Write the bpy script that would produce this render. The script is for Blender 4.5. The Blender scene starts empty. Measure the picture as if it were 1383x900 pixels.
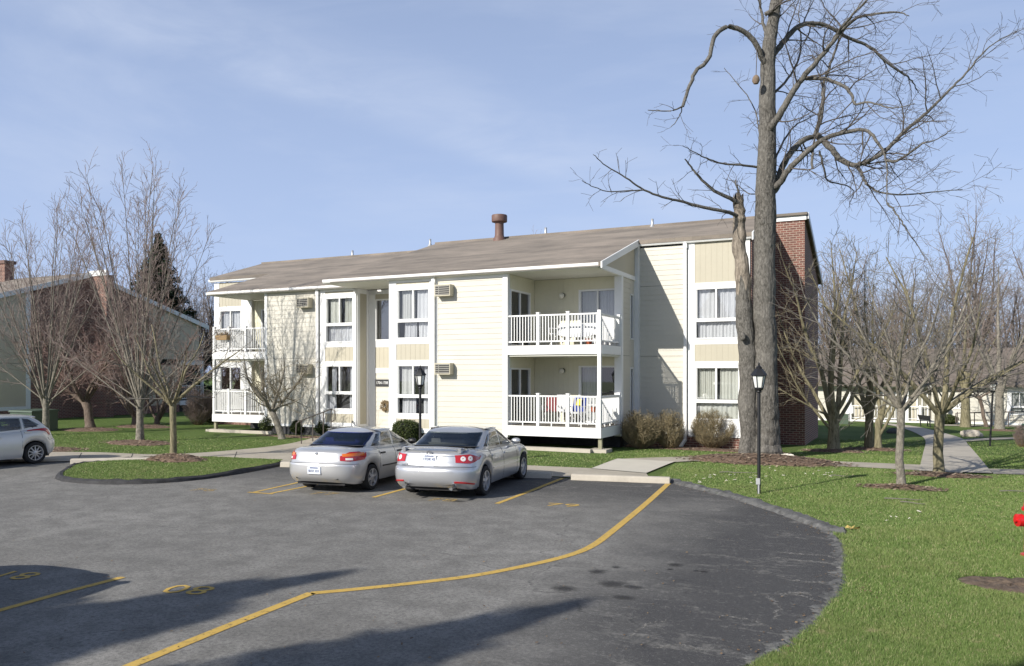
import bpy, math, random
import numpy as np
from mathutils import Vector, Matrix
R = math.radians
SC = bpy.context.scene
COL = SC.collection
# ---------------------------------------------------------------- camera numbers (28 mm lens, 2.5 m up)
F_, CX_, Y0_, H_ = 1080.0, 691.5, 506.0, 2.5
YAW = R(25.5); SA, CA = math.sin(YAW), math.cos(YAW)

def sstep(a, b, v):
    t = min(1.0, max(0.0, (v - a) / (b - a))); return t * t * (3 - 2 * t)
def terrain(x, y):
    "the lawn falls away gently behind and to the right of the block"
    return -0.0175 * min(60.0, max(0.0, y - 22.0)) * sstep(-14, -3, x)
def at(px, py, d):
    X = (px - CX_) / F_ * d
    return Vector((X * CA - d * SA, X * SA + d * CA, H_ - (py - Y0_) / F_ * d))
def gnd(px, py, dz=0.0):
    z = 0.0
    for _ in range(12):
        d = F_ * (H_ - z) / (py - Y0_)
        p = at(px, py, d); z = terrain(p.x, p.y)
    return Vector((p.x, p.y, z + dz))
def dist_cam(x, y): return -x * SA + y * CA

# ---------------------------------------------------------------- object helpers
WL = {}
def link(o, parent=None):
    COL.objects.link(o)
    if parent is not None: o.parent = parent
    return o
def tag(o, label=None, cat=None, group=None, kind=None):
    if label: o['label'] = label
    if cat: o['category'] = cat
    if group: o['group'] = group
    if kind: o['kind'] = kind
    return o
def thing(name, label, cat, loc=(0, 0, 0), rz=0.0, group=None):
    o = bpy.data.objects.new(name, None); link(o)
    o.empty_display_size = 0.2
    o.location = loc; o.rotation_euler = (0, 0, rz)
    WL[o] = Vector(loc)
    return tag(o, label, cat, group)
def dup(o, parent=None):
    c = o.copy(); COL.objects.link(c)
    c.parent = parent
    for ch in list(o.children): dup(ch, c)
    return c
def place(o, loc, rz=0.0, sc=1.0, label=None, group=None):
    o.location = loc; o.rotation_euler = (0, 0, rz); o.scale = (sc, sc, sc) if not isinstance(sc, tuple) else sc
    if label: o['label'] = label
    if group: o['group'] = group
    return o

class MB:
    "collects simple solids; build() links them as ONE mesh object"
    def __init__(s, fn=None): s.v = []; s.f = []; s.sm = []; s.fn = fn; s.mi = []
    def _add(s, vs, fs, smooth=False, mi=0):
        n = len(s.v)
        if s.fn: vs = [s.fn(*p) for p in vs]
        s.v.extend([tuple(p) for p in vs]); s.f.extend([tuple(i + n for i in f) for f in fs])
        s.sm.extend([smooth] * len(fs)); s.mi.extend([mi] * len(fs)); return s
    def box(s, x0, x1, y0, y1, z0, z1, mi=0):
        v = [(x0, y0, z0), (x1, y0, z0), (x1, y1, z0), (x0, y1, z0), (x0, y0, z1), (x1, y0, z1), (x1, y1, z1), (x0, y1, z1)]
        return s._add(v, [(0, 3, 2, 1), (4, 5, 6, 7), (0, 1, 5, 4), (1, 2, 6, 5), (2, 3, 7, 6), (3, 0, 4, 7)], mi=mi)
    def poly(s, pts, mi=0): return s._add(pts, [tuple(range(len(pts)))], mi=mi)
    def prism(s, pts, off):
        "closed polygon swept by a vector"
        n = len(pts); o = Vector(off)
        v = [tuple(p) for p in pts] + [tuple(Vector(p) + o) for p in pts]
        f = [tuple(range(n))[::-1], tuple(range(n, 2 * n))] + [(i, (i + 1) % n, n + (i + 1) % n, n + i) for i in range(n)]
        return s._add(v, f)
    def bar(s, a, b, w, h=None, up=(0, 0, 1)):
        a = Vector(a); b = Vector(b); d = (b - a).normalized(); h = h or w
        u = Vector(up)
        if abs(d.dot(u)) > 0.95: u = Vector((0, 1, 0))
        x = d.cross(u).normalized() * (w / 2); y = x.cross(d).normalized() * (h / 2)
        v = [a - x - y, a + x - y, a + x + y, a - x + y, b - x - y, b + x - y, b + x + y, b - x + y]
        return s._add(v, [(0, 3, 2, 1), (4, 5, 6, 7), (0, 1, 5, 4), (1, 2, 6, 5), (2, 3, 7, 6), (3, 0, 4, 7)])
    def tube(s, pts, rad, n=8, cap=True):
        pts = [Vector(p) for p in pts]; m = len(pts)
        rr = rad if isinstance(rad, (list, tuple)) else [rad] * m
        V = []; Fc = []
        ref = Vector((0.31, 0.55, 0.77))
        for i, p in enumerate(pts):
            d = (pts[min(i + 1, m - 1)] - pts[max(i - 1, 0)]).normalized()
            a = d.cross(ref)
            if a.length < 1e-3: a = d.cross(Vector((1, 0, 0)))
            a.normalize(); b = d.cross(a)
            for k in range(n):
                t = 2 * math.pi * k / n
                V.append(p + (a * math.cos(t) + b * math.sin(t)) * rr[i])
        for i in range(m - 1):
            for k in range(n):
                k2 = (k + 1) % n
                Fc.append((i * n + k, i * n + k2, (i + 1) * n + k2, (i + 1) * n + k))
        s._add(V, Fc, True)
        if cap:
            s._add(V[:n], [tuple(range(n))[::-1]]); s._add(V[-n:], [tuple(range(n))])
        return s
    def lathe(s, prof, c=(0, 0, 0), n=16, axis='z', smooth=True, cap=True):
        V = []; Fc = []
        for (r, z) in prof:
            for k in range(n):
                t = 2 * math.pi * k / n
                a, b = r * math.cos(t), r * math.sin(t)
                p = (a, b, z) if axis == 'z' else ((a, z, b) if axis == 'y' else (z, a, b))
                V.append((p[0] + c[0], p[1] + c[1], p[2] + c[2]))
        for i in range(len(prof) - 1):
            for k in range(n):
                k2 = (k + 1) % n
                Fc.append((i * n + k, i * n + k2, (i + 1) * n + k2, (i + 1) * n + k))
        s._add(V, Fc, smooth)
        if cap: s._add(V[:n], [tuple(range(n))[::-1]]); s._add(V[-n:], [tuple(range(n))])
        return s
    def grid(s, P, smooth=True, close=False):
        "P[i][j] points"
        a, b = len(P), len(P[0])
        V = [p for row in P for p in row]
        Fc = [(i * b + j, i * b + (j + 1) % b, (i + 1) * b + (j + 1) % b, (i + 1) * b + j) for i in range(a - 1) for j in range(b if close else b - 1)]
        return s._add(V, Fc, smooth)
    def build(s, name, mat, parent=None, world=True, sharp=35, fixn=True):
        me = bpy.data.meshes.new(name)
        vs = s.v
        if parent is not None and world:
            r = parent
            while r.parent is not None: r = r.parent
            L = WL.get(r, Vector((0, 0, 0)))
            vs = [(p[0] - L[0], p[1] - L[1], p[2] - L[2]) for p in s.v]
        me.from_pydata(vs, [], s.f)
        mats = mat if isinstance(mat, (list, tuple)) else [mat]
        for m in mats: me.materials.append(m)
        me.polygons.foreach_set('use_smooth', s.sm)
        me.polygons.foreach_set('material_index', s.mi)
        if fixn:
            import bmesh
            bm = bmesh.new(); bm.from_mesh(me)
            bmesh.ops.recalc_face_normals(bm, faces=bm.faces)
            bm.to_mesh(me); bm.free()
        if any(s.sm): me.set_sharp_from_angle(angle=R(sharp))
        me.update()
        return link(bpy.data.objects.new(name, me), parent)

def np_mesh(name, verts, faces, mat, parent=None, smooth=True):
    "fast mesh from numpy: faces (n,3) or (n,4)"
    me = bpy.data.meshes.new(name)
    nv, nf, k = len(verts), len(faces), faces.shape[1]
    me.vertices.add(nv); me.vertices.foreach_set('co', np.asarray(verts, dtype=np.float32).ravel())
    me.loops.add(nf * k); me.loops.foreach_set('vertex_index', np.asarray(faces, dtype=np.int32).ravel())
    me.polygons.add(nf)
    me.polygons.foreach_set('loop_start', np.arange(0, nf * k, k, dtype=np.int32))
    me.polygons.foreach_set('loop_total', np.full(nf, k, dtype=np.int32))
    me.polygons.foreach_set('use_smooth', np.full(nf, smooth, dtype=bool))
    me.materials.append(mat)
    me.update(calc_edges=True); me.validate()
    return link(bpy.data.objects.new(name, me), parent)

def text(name, body, size, mat, parent, loc, rot, ex=0.002, sx=1.0):
    cu = bpy.data.curves.new(name, 'FONT'); cu.body = body; cu.size = size; cu.extrude = ex
    cu.align_x = 'CENTER'; cu.align_y = 'CENTER'; cu.materials.append(mat); cu.resolution_u = 2
    tmp = bpy.data.objects.new('tmp', cu); COL.objects.link(tmp); bpy.context.view_layer.update()
    me = bpy.data.meshes.new_from_object(tmp.evaluated_get(bpy.context.evaluated_depsgraph_get())); bpy.data.objects.remove(tmp); bpy.data.curves.remove(cu)
    me.name = name; o = bpy.data.objects.new(name, me); link(o, parent)
    o.location = loc; o.rotation_euler = rot; o.scale = (sx, 1, 1)
    return o

# ---------------------------------------------------------------- materials
class NT:
    def __init__(s, m):
        s.t = m.node_tree; s.t.nodes.clear()
        s.out = s.n('ShaderNodeOutputMaterial'); s.co = None
    def n(s, typ, **kw):
        nd = s.t.nodes.new(typ)
        for k, v in kw.items(): setattr(nd, k, v)
        return nd
    def l(s, a, b): s.t.links.new(a, b)
    def coord(s, scale=(1, 1, 1), world=False, rot=(0, 0, 0)):
        if world: src = s.n('ShaderNodeNewGeometry').outputs['Position']
        else: src = s.n('ShaderNodeTexCoord').outputs['Object']
        mp = s.n('ShaderNodeMapping'); mp.inputs['Scale'].default_value = scale; mp.inputs['Rotation'].default_value = rot
        s.l(src, mp.inputs['Vector']); return mp.outputs[0]
    def noise(s, vec, scale, detail=4, rough=0.55, dist=0.0):
        nd = s.n('ShaderNodeTexNoise'); nd.inputs['Scale'].default_value = scale; nd.inputs['Detail'].default_value = detail
        nd.inputs['Roughness'].default_value = rough; nd.inputs['Distortion'].default_value = dist
        s.l(vec, nd.inputs['Vector']); return nd.outputs['Fac']
    def ramp(s, fac, stops):
        nd = s.n('ShaderNodeValToRGB'); cr = nd.color_ramp
        while len(cr.elements) < len(stops): cr.elements.new(0.5)
        for e, (p, c) in zip(cr.elements, stops):
            e.position = p; e.color = (c, c, c, 1) if not isinstance(c, (tuple, list)) else (*c[:3], 1)
        s.l(fac, nd.inputs[0]); return nd.outputs[0]
    def mix(s, fac, a, b, mode='MIX'):
        nd = s.n('ShaderNodeMix', data_type='RGBA', blend_type=mode)
        for sock, v in ((nd.inputs[0], fac), (nd.inputs[6], a), (nd.inputs[7], b)):
            if isinstance(v, (int, float)): sock.default_value = v
            elif isinstance(v, (tuple, list)): sock.default_value = (*v[:3], 1)
            else: s.l(v, sock)
        return nd.outputs[2]
    def math(s, op, a, b=0.0):
        nd = s.n('ShaderNodeMath', operation=op)
        for sock, v in ((nd.inputs[0], a), (nd.inputs[1], b)):
            if isinstance(v, (int, float)): sock.default_value = v
            else: s.l(v, sock)
        return nd.outputs[0]
    def bump(s, h, strength=0.3, dist=0.02):
        nd = s.n('ShaderNodeBump'); nd.inputs['Strength'].default_value = strength; nd.inputs['Distance'].default_value = dist
        s.l(h, nd.inputs['Height']); return nd.outputs[0]
    def bsdf(s, col, rough=0.7, normal=None, metallic=0.0, spec=0.5, coat=0.0, **kw):
        b = s.n('ShaderNodeBsdfPrincipled')
        for key, v in (('Base Color', col), ('Roughness', rough), ('Metallic', metallic), ('Specular IOR Level', spec), ('Coat Weight', coat)):
            if isinstance(v, (int, float)): b.inputs[key].default_value = v
            elif isinstance(v, (tuple, list)): b.inputs[key].default_value = (*v[:3], 1)
            else: s.l(v, b.inputs[key])
        if normal is not None: s.l(normal, b.inputs['Normal'])
        s.l(b.outputs[0], s.out.inputs[0]); return b
def newmat(name):
    m = bpy.data.materials.new(name); m.use_nodes = True; return m, NT(m)

def m_plain(name, c, rough=0.6, var=0.08, scale=3.0, metallic=0.0, coat=0.0, bump=0.0, bscale=60.0, spec=0.5):
    m, n = newmat(name); v = n.coord()
    f = n.noise(v, scale, 5)
    f2 = n.noise(v, scale * 9, 3)
    c1 = tuple(max(0, x * (1 - var)) for x in c); c2 = tuple(min(1, x * (1 + var)) for x in c)
    col = n.ramp(n.math('ADD', n.math('MULTIPLY', f, 0.7), n.math('MULTIPLY', f2, 0.3)), [(0.32, c1), (0.68, c2)])
    nm = n.bump(n.noise(v, bscale, 3), bump, 0.01) if bump else None
    n.bsdf(col, rough, nm, metallic, spec, coat); return m

M = {}
def mats():
    P = m_plain
    M['siding'] = P('cream_siding', (0.565, 0.54, 0.468), 0.6, 0.035, 1.2, bump=0.05)
    M['tan'] = P('tan_panel', (0.455, 0.42, 0.33), 0.65, 0.04, 1.5, bump=0.08)
    M['porch'] = P('porch_tan_lifted', (0.66, 0.63, 0.49), 0.65, 0.04, 1.5, bump=0.08)  # tan panel colour brightened to imitate more light inside the porches
    M['siding_far'] = P('greige_siding', (0.56, 0.49, 0.37), 0.65, 0.06, 1.2)
    M['white'] = P('white_paint', (0.78, 0.78, 0.77), 0.5, 0.03, 1.0)
    M['soffit'] = P('soffit_paint', (0.66, 0.65, 0.58), 0.7, 0.04)
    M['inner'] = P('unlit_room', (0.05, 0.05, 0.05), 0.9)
    M['deck'] = P('deck_boards', (0.22, 0.20, 0.17), 0.8, 0.2, 4)
    M['wood'] = P('grey_green_timber', (0.25, 0.24, 0.16), 0.8, 0.2, 6)
    M['alu'] = P('grey_aluminium', (0.45, 0.46, 0.47), 0.4, 0.05, metallic=0.4)
    M['acbody'] = P('beige_ac_sleeve', (0.50, 0.46, 0.35), 0.5, 0.06)
    M['acgrille'] = P('ac_grille', (0.28, 0.27, 0.24), 0.5, 0.1)
    M['black'] = P('black_metal', (0.012, 0.012, 0.014), 0.45, 0.2)
    M['dark'] = P('dark_underside', (0.015, 0.015, 0.016), 0.8, 0.2)
    M['rail'] = P('brown_pipe', (0.09, 0.075, 0.065), 0.5, 0.1)
    M['flue'] = P('rusty_flue', (0.145, 0.082, 0.065), 0.6, 0.2, 3)
    M['concrete'] = P('concrete', (0.44, 0.40, 0.335), 0.85, 0.12, 2.0, bump=0.15)
    M['concrete_new'] = P('pale_concrete', (0.54, 0.505, 0.43), 0.85, 0.06, 2.0, bump=0.1)
    M['walk'] = P('walk_concrete', (0.385, 0.345, 0.28), 0.85, 0.16, 1.3, bump=0.15)
    M['rock'] = P('pale_rock', (0.42, 0.38, 0.32), 0.85, 0.25, 3, bump=0.6, bscale=12)
    M['darkrock'] = P('dark_rock', (0.10, 0.10, 0.09), 0.85, 0.25, 3, bump=0.6, bscale=12)
    M['white_rock'] = P('white_rock', (0.62, 0.58, 0.50), 0.85, 0.15, 6, bump=0.6, bscale=20)
    M['red'] = P('red_enamel', (0.55, 0.012, 0.015), 0.35, 0.1, 5, coat=0.4)
    M['green_box'] = P('green_cabinet', (0.06, 0.09, 0.06), 0.5, 0.1)
    M['green_bin'] = P('green_plastic', (0.02, 0.13, 0.07), 0.5, 0.1)
    M['globe'] = P('milk_glass', (0.72, 0.70, 0.62), 0.3, 0.03)
    M['lampglass'] = P('lamp_frosted_pane', (0.75, 0.76, 0.72), 0.35, 0.06)
    M['nest'] = P('paper_nest', (0.19, 0.14, 0.10), 0.9, 0.3, 12, bump=0.6)
    M['curtain'] = P('curtain_cloth', (0.72, 0.72, 0.74), 0.9, 0.05, 2)
    M['curtain_warm'] = P('warm_curtain_cloth', (0.66, 0.66, 0.60), 0.9, 0.05, 2)
    M['blind'] = P('vertical_blind', (0.62, 0.62, 0.61), 0.8, 0.05, 2)
    M['red_cloth'] = P('dark_red_cloth', (0.16, 0.02, 0.025), 0.9, 0.15)
    M['blue_cloth'] = P('blue_cloth', (0.03, 0.05, 0.20), 0.9, 0.15)
    M['yellow_cloth'] = P('yellow_cloth', (0.7, 0.55, 0.05), 0.9, 0.1)
    M['terracotta'] = P('terracotta', (0.35, 0.09, 0.04), 0.8, 0.1)
    M['basket'] = P('wicker', (0.30, 0.20, 0.10), 0.8, 0.3, 20)
    M['twig_crab'] = P('twig_crab', (0.21, 0.135, 0.115), 0.85, 0.25, 4)
    M['twig_shrub'] = P('twig_shrub', (0.25, 0.205, 0.12), 0.85, 0.3, 6)
    M['leaf_dead'] = P('dry_leaf', (0.45, 0.33, 0.10), 0.8, 0.2)
    M['yellow'] = None
    # paint on asphalt, worn
    m, n = newmat('yellow_road_paint'); v = n.coord()
    f = n.noise(v, 3.0, 6, 0.7); f2 = n.noise(v, 45, 4, 0.7)
    col = n.ramp(f, [(0.3, (0.50, 0.325, 0.07)), (0.7, (0.60, 0.40, 0.095))])
    spots = n.ramp(n.math('ADD', n.math('MULTIPLY', f, 0.5), n.math('MULTIPLY', f2, 0.5)), [(0.33, 1.0), (0.42, 0.0)])
    def worn(m, n, col, mask):
        b = n.bsdf(col, 0.85); tr = n.n('ShaderNodeBsdfTransparent'); mx = n.n('ShaderNodeMixShader'); n.l(mask, mx.inputs[0]); n.l(b.outputs[0], mx.inputs[1]); n.l(tr.outputs[0], mx.inputs[2]); n.l(mx.outputs[0], n.out.inputs[0])
    f3 = n.noise(v, 16, 6, 0.75)
    col = n.mix(n.ramp(f3, [(0.36, 0.7), (0.5, 0.0)]), col, (0.36, 0.25, 0.08))
    worn(m, n, col, n.ramp(n.math('ADD', n.math('MULTIPLY', f3, 0.6), n.math('MULTIPLY', f2, 0.4)), [(0.36, 1.0), (0.43, 0.0)])); M['yellow'] = m
    m, n = newmat('faded_yellow_paint'); v = n.coord()
    f = n.noise(v, 22, 5, 0.75)
    worn(m, n, n.mix(0.0, (0.50, 0.36, 0.14), (0, 0, 0)), n.ramp(f, [(0.44, 0.0), (0.56, 0.9)])); M['yellow_faded'] = m
    # brick
    m, n = newmat('red_brick')
    sp = n.n('ShaderNodeSeparateXYZ'); n.l(n.coord(), sp.inputs[0])
    cb = n.n('ShaderNodeCombineXYZ'); n.l(n.math('ADD', sp.outputs[0], sp.outputs[1]), cb.inputs[0]); n.l(sp.outputs[2], cb.inputs[1])
    br = n.n('ShaderNodeTexBrick'); n.l(cb.outputs[0], br.inputs['Vector'])
    for k, v in (('Scale', 1.0), ('Mortar Size', 0.011), ('Mortar Smooth', 0.2), ('Bias', -0.1), ('Brick Width', 0.23), ('Row Height', 0.085)): br.inputs[k].default_value = v
    br.inputs['Color1'].default_value = (0.195, 0.075, 0.056, 1); br.inputs['Color2'].default_value = (0.095, 0.046, 0.038, 1); br.inputs['Mortar'].default_value = (0.40, 0.33, 0.27, 1)
    nz = n.noise(n.coord(), 1.3, 5)
    col = n.mix(n.ramp(nz, [(0.35, 0.0), (0.75, 0.45)]), br.outputs['Color'], (0.24, 0.115, 0.085))
    n.bsdf(col, 0.85, n.bump(n.math('SUBTRACT', 1.0, br.outputs['Fac']), 0.5, 0.01)); M['brick'] = m
    # shingles
    m, n = newmat('roof_shingles')
    v = n.coord((1, 1.05, 1))
    br = n.n('ShaderNodeTexBrick'); n.l(v, br.inputs['Vector'])
    for k, q in (('Scale', 1.0), ('Mortar Size', 0.008), ('Bias', 0.0), ('Brick Width', 0.32), ('Row Height', 0.145)): br.inputs[k].default_value = q
    br.inputs['Color1'].default_value = (0.29, 0.25, 0.205, 1); br.inputs['Color2'].default_value = (0.185, 0.16, 0.135, 1); br.inputs['Mortar'].default_value = (0.13, 0.118, 0.11, 1)
    f = n.noise(n.coord((0.35, 1.0, 1)), 1.2, 6, 0.65)
    col = n.mix(0.75, br.outputs['Color'], n.ramp(f, [(0.32, (0.13, 0.11, 0.092)), (0.48, (0.235, 0.20, 0.165)), (0.66, (0.34, 0.285, 0.235))]))
    f3 = n.noise(n.coord(), 40, 3)
    n.bsdf(n.mix(n.math('MULTIPLY', f3, 0.35), col, (0.12, 0.11, 0.10)), 0.95, n.bump(br.outputs['Fac'], 0.4, 0.01)); M['shingle'] = m
    m, n = newmat('far_roof_shingles'); f = n.noise(n.coord(), 2.0, 5)
    n.bsdf(n.ramp(f, [(0.3, (0.125, 0.102, 0.085)), (0.7, (0.20, 0.168, 0.142))]), 0.95); M['shingle_far'] = m
    # asphalt: worn grey lane, darker sealed area by the right kerb and in the far stalls
    m, n = newmat('asphalt'); v = n.coord(world=True)
    big = n.noise(v, 0.35, 5, 0.6); mid = n.noise(v, 2.2, 6, 0.65); fine = n.noise(v, 120, 3, 0.7); sp2 = n.noise(v, 320, 2, 0.6)
    streak = n.math('ADD', n.math('MULTIPLY', n.noise(n.coord((0.8, 1.9, 1), world=True, rot=(0, 0, R(-24))), 1.1, 10, 0.74, 0.8), 0.62), n.math('MULTIPLY', n.noise(v, 7.0, 6, 0.75), 0.38))
    grey = n.ramp(big, [(0.3, (0.185, 0.178, 0.164)), (0.5, (0.265, 0.256, 0.236)), (0.72, (0.335, 0.323, 0.30))])
    grey = n.mix(n.ramp(mid, [(0.36, 0.65), (0.60, 0.0)]), grey, (0.125, 0.12, 0.11))
    sx = n.n('ShaderNodeSeparateXYZ'); n.l(v, sx.inputs[0])
    wob = n.math('MULTIPLY', n.math('SUBTRACT', n.noise(v, 0.8, 4), 0.5), 2.4)
    mk = n.math('ADD', n.math('ADD', sx.outputs[0], n.math('MULTIPLY', sx.outputs[1], 0.03)), wob)
    m1 = n.ramp(n.math('MULTIPLY', n.math('ADD', mk, 3.9), 0.30), [(0.05, 0.0), (0.6, 1.0)])
    m2 = n.ramp(n.math('MULTIPLY', n.math('SUBTRACT', n.math('ADD', sx.outputs[1], wob), 13.6), 0.3), [(0.05, 0.0), (0.8, 0.9)])
    seal = n.math('MAXIMUM', m1, m2)
    sealc = n.mix(n.ramp(streak, [(0.525, 0.0), (0.63, 0.8)]), (0.046, 0.045, 0.047), (0.25, 0.238, 0.215))
    col = n.mix(seal, grey, sealc)
    col = n.mix(n.ramp(fine, [(0.40, 0.5), (0.56, 0.0)]), col, (0.07, 0.07, 0.073))
    col = n.mix(n.ramp(sp2, [(0.60, 0.0), (0.70, 0.7)]), col, (0.45, 0.44, 0.41))
    mott = n.noise(v, 22, 4, 0.7); col = n.mix(n.ramp(mott, [(0.36, 0.55), (0.52, 0.0)]), col, (0.085, 0.083, 0.08)); col = n.mix(n.ramp(mott, [(0.55, 0.0), (0.72, 0.35)]), col, (0.33, 0.32, 0.30))
    vor = n.n('ShaderNodeTexVoronoi', feature='DISTANCE_TO_EDGE'); vor.inputs['Scale'].default_value = 0.16
    dv = n.n('ShaderNodeVectorMath', operation='ADD'); nn = n.n('ShaderNodeTexNoise'); nn.inputs['Scale'].default_value = 1.1; nn.inputs['Detail'].default_value = 5; n.l(v, nn.inputs['Vector'])
    n.l(v, dv.inputs[0]); n.l(nn.outputs['Color'], dv.inputs[1]); n.l(dv.outputs[0], vor.inputs['Vector'])
    crack = n.math('MULTIPLY', n.ramp(vor.outputs['Distance'], [(0.0, 1.0), (0.004, 0.0)]), n.ramp(mid, [(0.45, 0.0), (0.6, 0.6)]))
    col = n.mix(crack, col, (0.03, 0.03, 0.03))
    n.bsdf(col, 0.85, n.bump(n.math('ADD', fine, n.math('MULTIPLY', mid, 0.5)), 0.5, 0.012), spec=0.3); M['asphalt'] = m
    m, n = newmat('scuffed_asphalt'); f = n.noise(n.coord(), 26, 5, 0.75)
    worn(m, n, (0.27, 0.258, 0.235), n.ramp(f, [(0.42, 0.25), (0.58, 1.0)])); M['scuff'] = m
    M['kerb_and_shade_black'] = P('asphalt_kerb', (0.030, 0.030, 0.032), 0.8, 0.6, 5, bump=0.8, bscale=30)  # kerb asphalt; also painted shade on foundations and inside the bushes
    M['berm'] = P('broken_asphalt_berm', (0.10, 0.10, 0.098), 0.9, 0.6, 7, bump=1.0, bscale=35)
    m, n = newmat('oil_stain'); ln_ = n.n('ShaderNodeVectorMath', operation='LENGTH'); n.l(n.coord(), ln_.inputs[0])
    worn(m, n, (0.035, 0.034, 0.034), n.ramp(n.math('ADD', n.math('MULTIPLY', ln_.outputs['Value'], 4.2), n.math('MULTIPLY', n.noise(n.coord(), 14, 4, 0.7), 0.5)), [(0.45, 0.35), (0.95, 1.0)])); M['oil'] = m
    # lawn
    m, n = newmat('lawn_turf'); v = n.coord(world=True)
    a = n.noise(v, 0.45, 5, 0.6); b = n.noise(v, 3.0, 5, 0.7); c = n.noise(v, 60, 4, 0.75)
    col = n.ramp(a, [(0.3, (0.100, 0.158, 0.040)), (0.55, (0.132, 0.196, 0.052)), (0.75, (0.18, 0.218, 0.076))])
    col = n.mix(n.ramp(b, [(0.60, 0.0), (0.78, 0.5)]), col, (0.19, 0.175, 0.075))
    col = n.mix(n.ramp(c, [(0.35, 0.40), (0.6, 0.0)]), col, (0.050, 0.080, 0.020))
    n.bsdf(col, 0.9, n.bump(n.math('ADD', c, n.math('MULTIPLY', n.noise(v, 12, 4), 0.8)), 0.9, 0.05), spec=0.15); M['lawn'] = m
    m, n = newmat('grass_blade')
    gi = n.n('ShaderNodeNewGeometry').outputs['Random Per Island']; v = n.coord(world=True)
    col = n.ramp(gi, [(0.0, (0.115, 0.190, 0.045)), (0.45, (0.168, 0.258, 0.068)), (0.86, (0.24, 0.31, 0.10)), (0.98, (0.50, 0.44, 0.26))])
    col = n.mix(n.ramp(n.noise(v, 0.55, 5, 0.65), [(0.47, 0.0), (0.68, 0.5)]), col, (0.255, 0.28, 0.105)); col = n.mix(n.ramp(n.noise(v, 1.9, 5, 0.7), [(0.50, 0.0), (0.70, 0.6)]), col, (0.115, 0.185, 0.045)); col = n.mix(n.ramp(n.noise(v, 3.7, 4, 0.7), [(0.60, 0.0), (0.72, 0.7)]), col, (0.38, 0.33, 0.19))
    b = n.bsdf(col, 0.6, spec=0.3); tl = n.n('ShaderNodeBsdfTranslucent'); n.l(col, tl.inputs[0]); mx = n.n('ShaderNodeMixShader'); mx.inputs[0].default_value = 0.25; n.l(b.outputs[0], mx.inputs[1]); n.l(tl.outputs[0], mx.inputs[2]); n.l(mx.outputs[0], n.out.inputs[0]); M['grass'] = m
    m, n = newmat('mulch_bark'); v = n.coord()
    f = n.noise(v, 14, 6, 0.75)
    n.bsdf(n.ramp(f, [(0.3, (0.06, 0.038, 0.025)), (0.55, (0.19, 0.125, 0.085)), (0.72, (0.33, 0.25, 0.18))]), 0.95, n.bump(f, 1.0, 0.05)); M['mulch'] = m
    m, n = newmat('mulch_chip'); gi = n.n('ShaderNodeNewGeometry').outputs['Random Per Island']
    n.bsdf(n.ramp(gi, [(0.0, (0.07, 0.045, 0.03)), (0.6, (0.22, 0.15, 0.10)), (1.0, (0.45, 0.36, 0.26))]), 0.95); M['chip'] = m
    m, n = newmat('bare_soil'); v = n.coord(); f = n.noise(v, 9, 6, 0.7)
    n.bsdf(n.ramp(f, [(0.3, (0.075, 0.052, 0.036)), (0.7, (0.17, 0.125, 0.09))]), 0.95, n.bump(f, 0.9, 0.04)); M['soil'] = m
    # barks
    def bark(name, c1, c2, c3, sc=6.0, strength=0.8, zs=0.22):
        m, n = newmat(name)
        v = n.coord((1, 1, zs)); f = n.noise(v, sc * 1.6, 6, 0.7, 0.6); g = n.noise(n.coord(), 1.1, 4)
        col = n.ramp(f, [(0.34, c1), (0.52, c2), (0.70, c3)])
        col = n.mix(n.ramp(g, [(0.4, 0.0), (0.75, 0.45)]), col, c3)
        n.bsdf(col, 0.9, n.bump(f, strength, 0.05), spec=0.2); M[name] = m
    bark('bark_grey', (0.04, 0.037, 0.032), (0.135, 0.126, 0.112), (0.25, 0.235, 0.21), 13, 1.0, 0.42)
    bark('bark_dead', (0.06, 0.05, 0.04), (0.23, 0.195, 0.155), (0.42, 0.365, 0.30), 8, 0.9, 0.3)
    bark('bark_green', (0.075, 0.068, 0.042), (0.20, 0.178, 0.11), (0.30, 0.265, 0.175), 9, 0.7)
    bark('bark_pale', (0.09, 0.083, 0.07), (0.215, 0.196, 0.160), (0.33, 0.30, 0.25), 11, 0.8, 0.5)
    bark('bark_brown', (0.06, 0.045, 0.036), (0.14, 0.108, 0.085), (0.21, 0.165, 0.135), 9, 0.6)
    M['twig_grey'] = P('twig_grey', (0.085, 0.072, 0.062), 0.8, 0.3, 4)
    M['twig_pale'] = P('twig_pale', (0.165, 0.148, 0.126), 0.8, 0.25, 4)
    M['twig_red'] = P('twig_reddish', (0.225, 0.175, 0.155), 0.8, 0.25, 4)
    M['twig_far'] = P('twig_far', (0.24, 0.195, 0.175), 0.85, 0.25, 1)
    M['twig_olive'] = P('twig_olive', (0.20, 0.17, 0.115), 0.8, 0.3, 4)
    M['twig_tan'] = P('twig_tan', (0.22, 0.16, 0.085), 0.85, 0.35, 6)
    def leaf(name, c1, c2, c3):
        m, n = newmat(name); gi = n.n('ShaderNodeNewGeometry').outputs['Random Per Island']
        n.bsdf(n.ramp(gi, [(0.0, c1), (0.6, c2), (1.0, c3)]), 0.65, spec=0.3); M[name] = m
    leaf('leaf_box', (0.022, 0.036, 0.010), (0.050, 0.070, 0.018), (0.095, 0.11, 0.032))
    leaf('leaf_conifer', (0.014, 0.030, 0.014), (0.03, 0.055, 0.026), (0.05, 0.08, 0.04))
    leaf('leaf_brown', (0.10, 0.065, 0.04), (0.18, 0.12, 0.07), (0.26, 0.19, 0.11))
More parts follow.
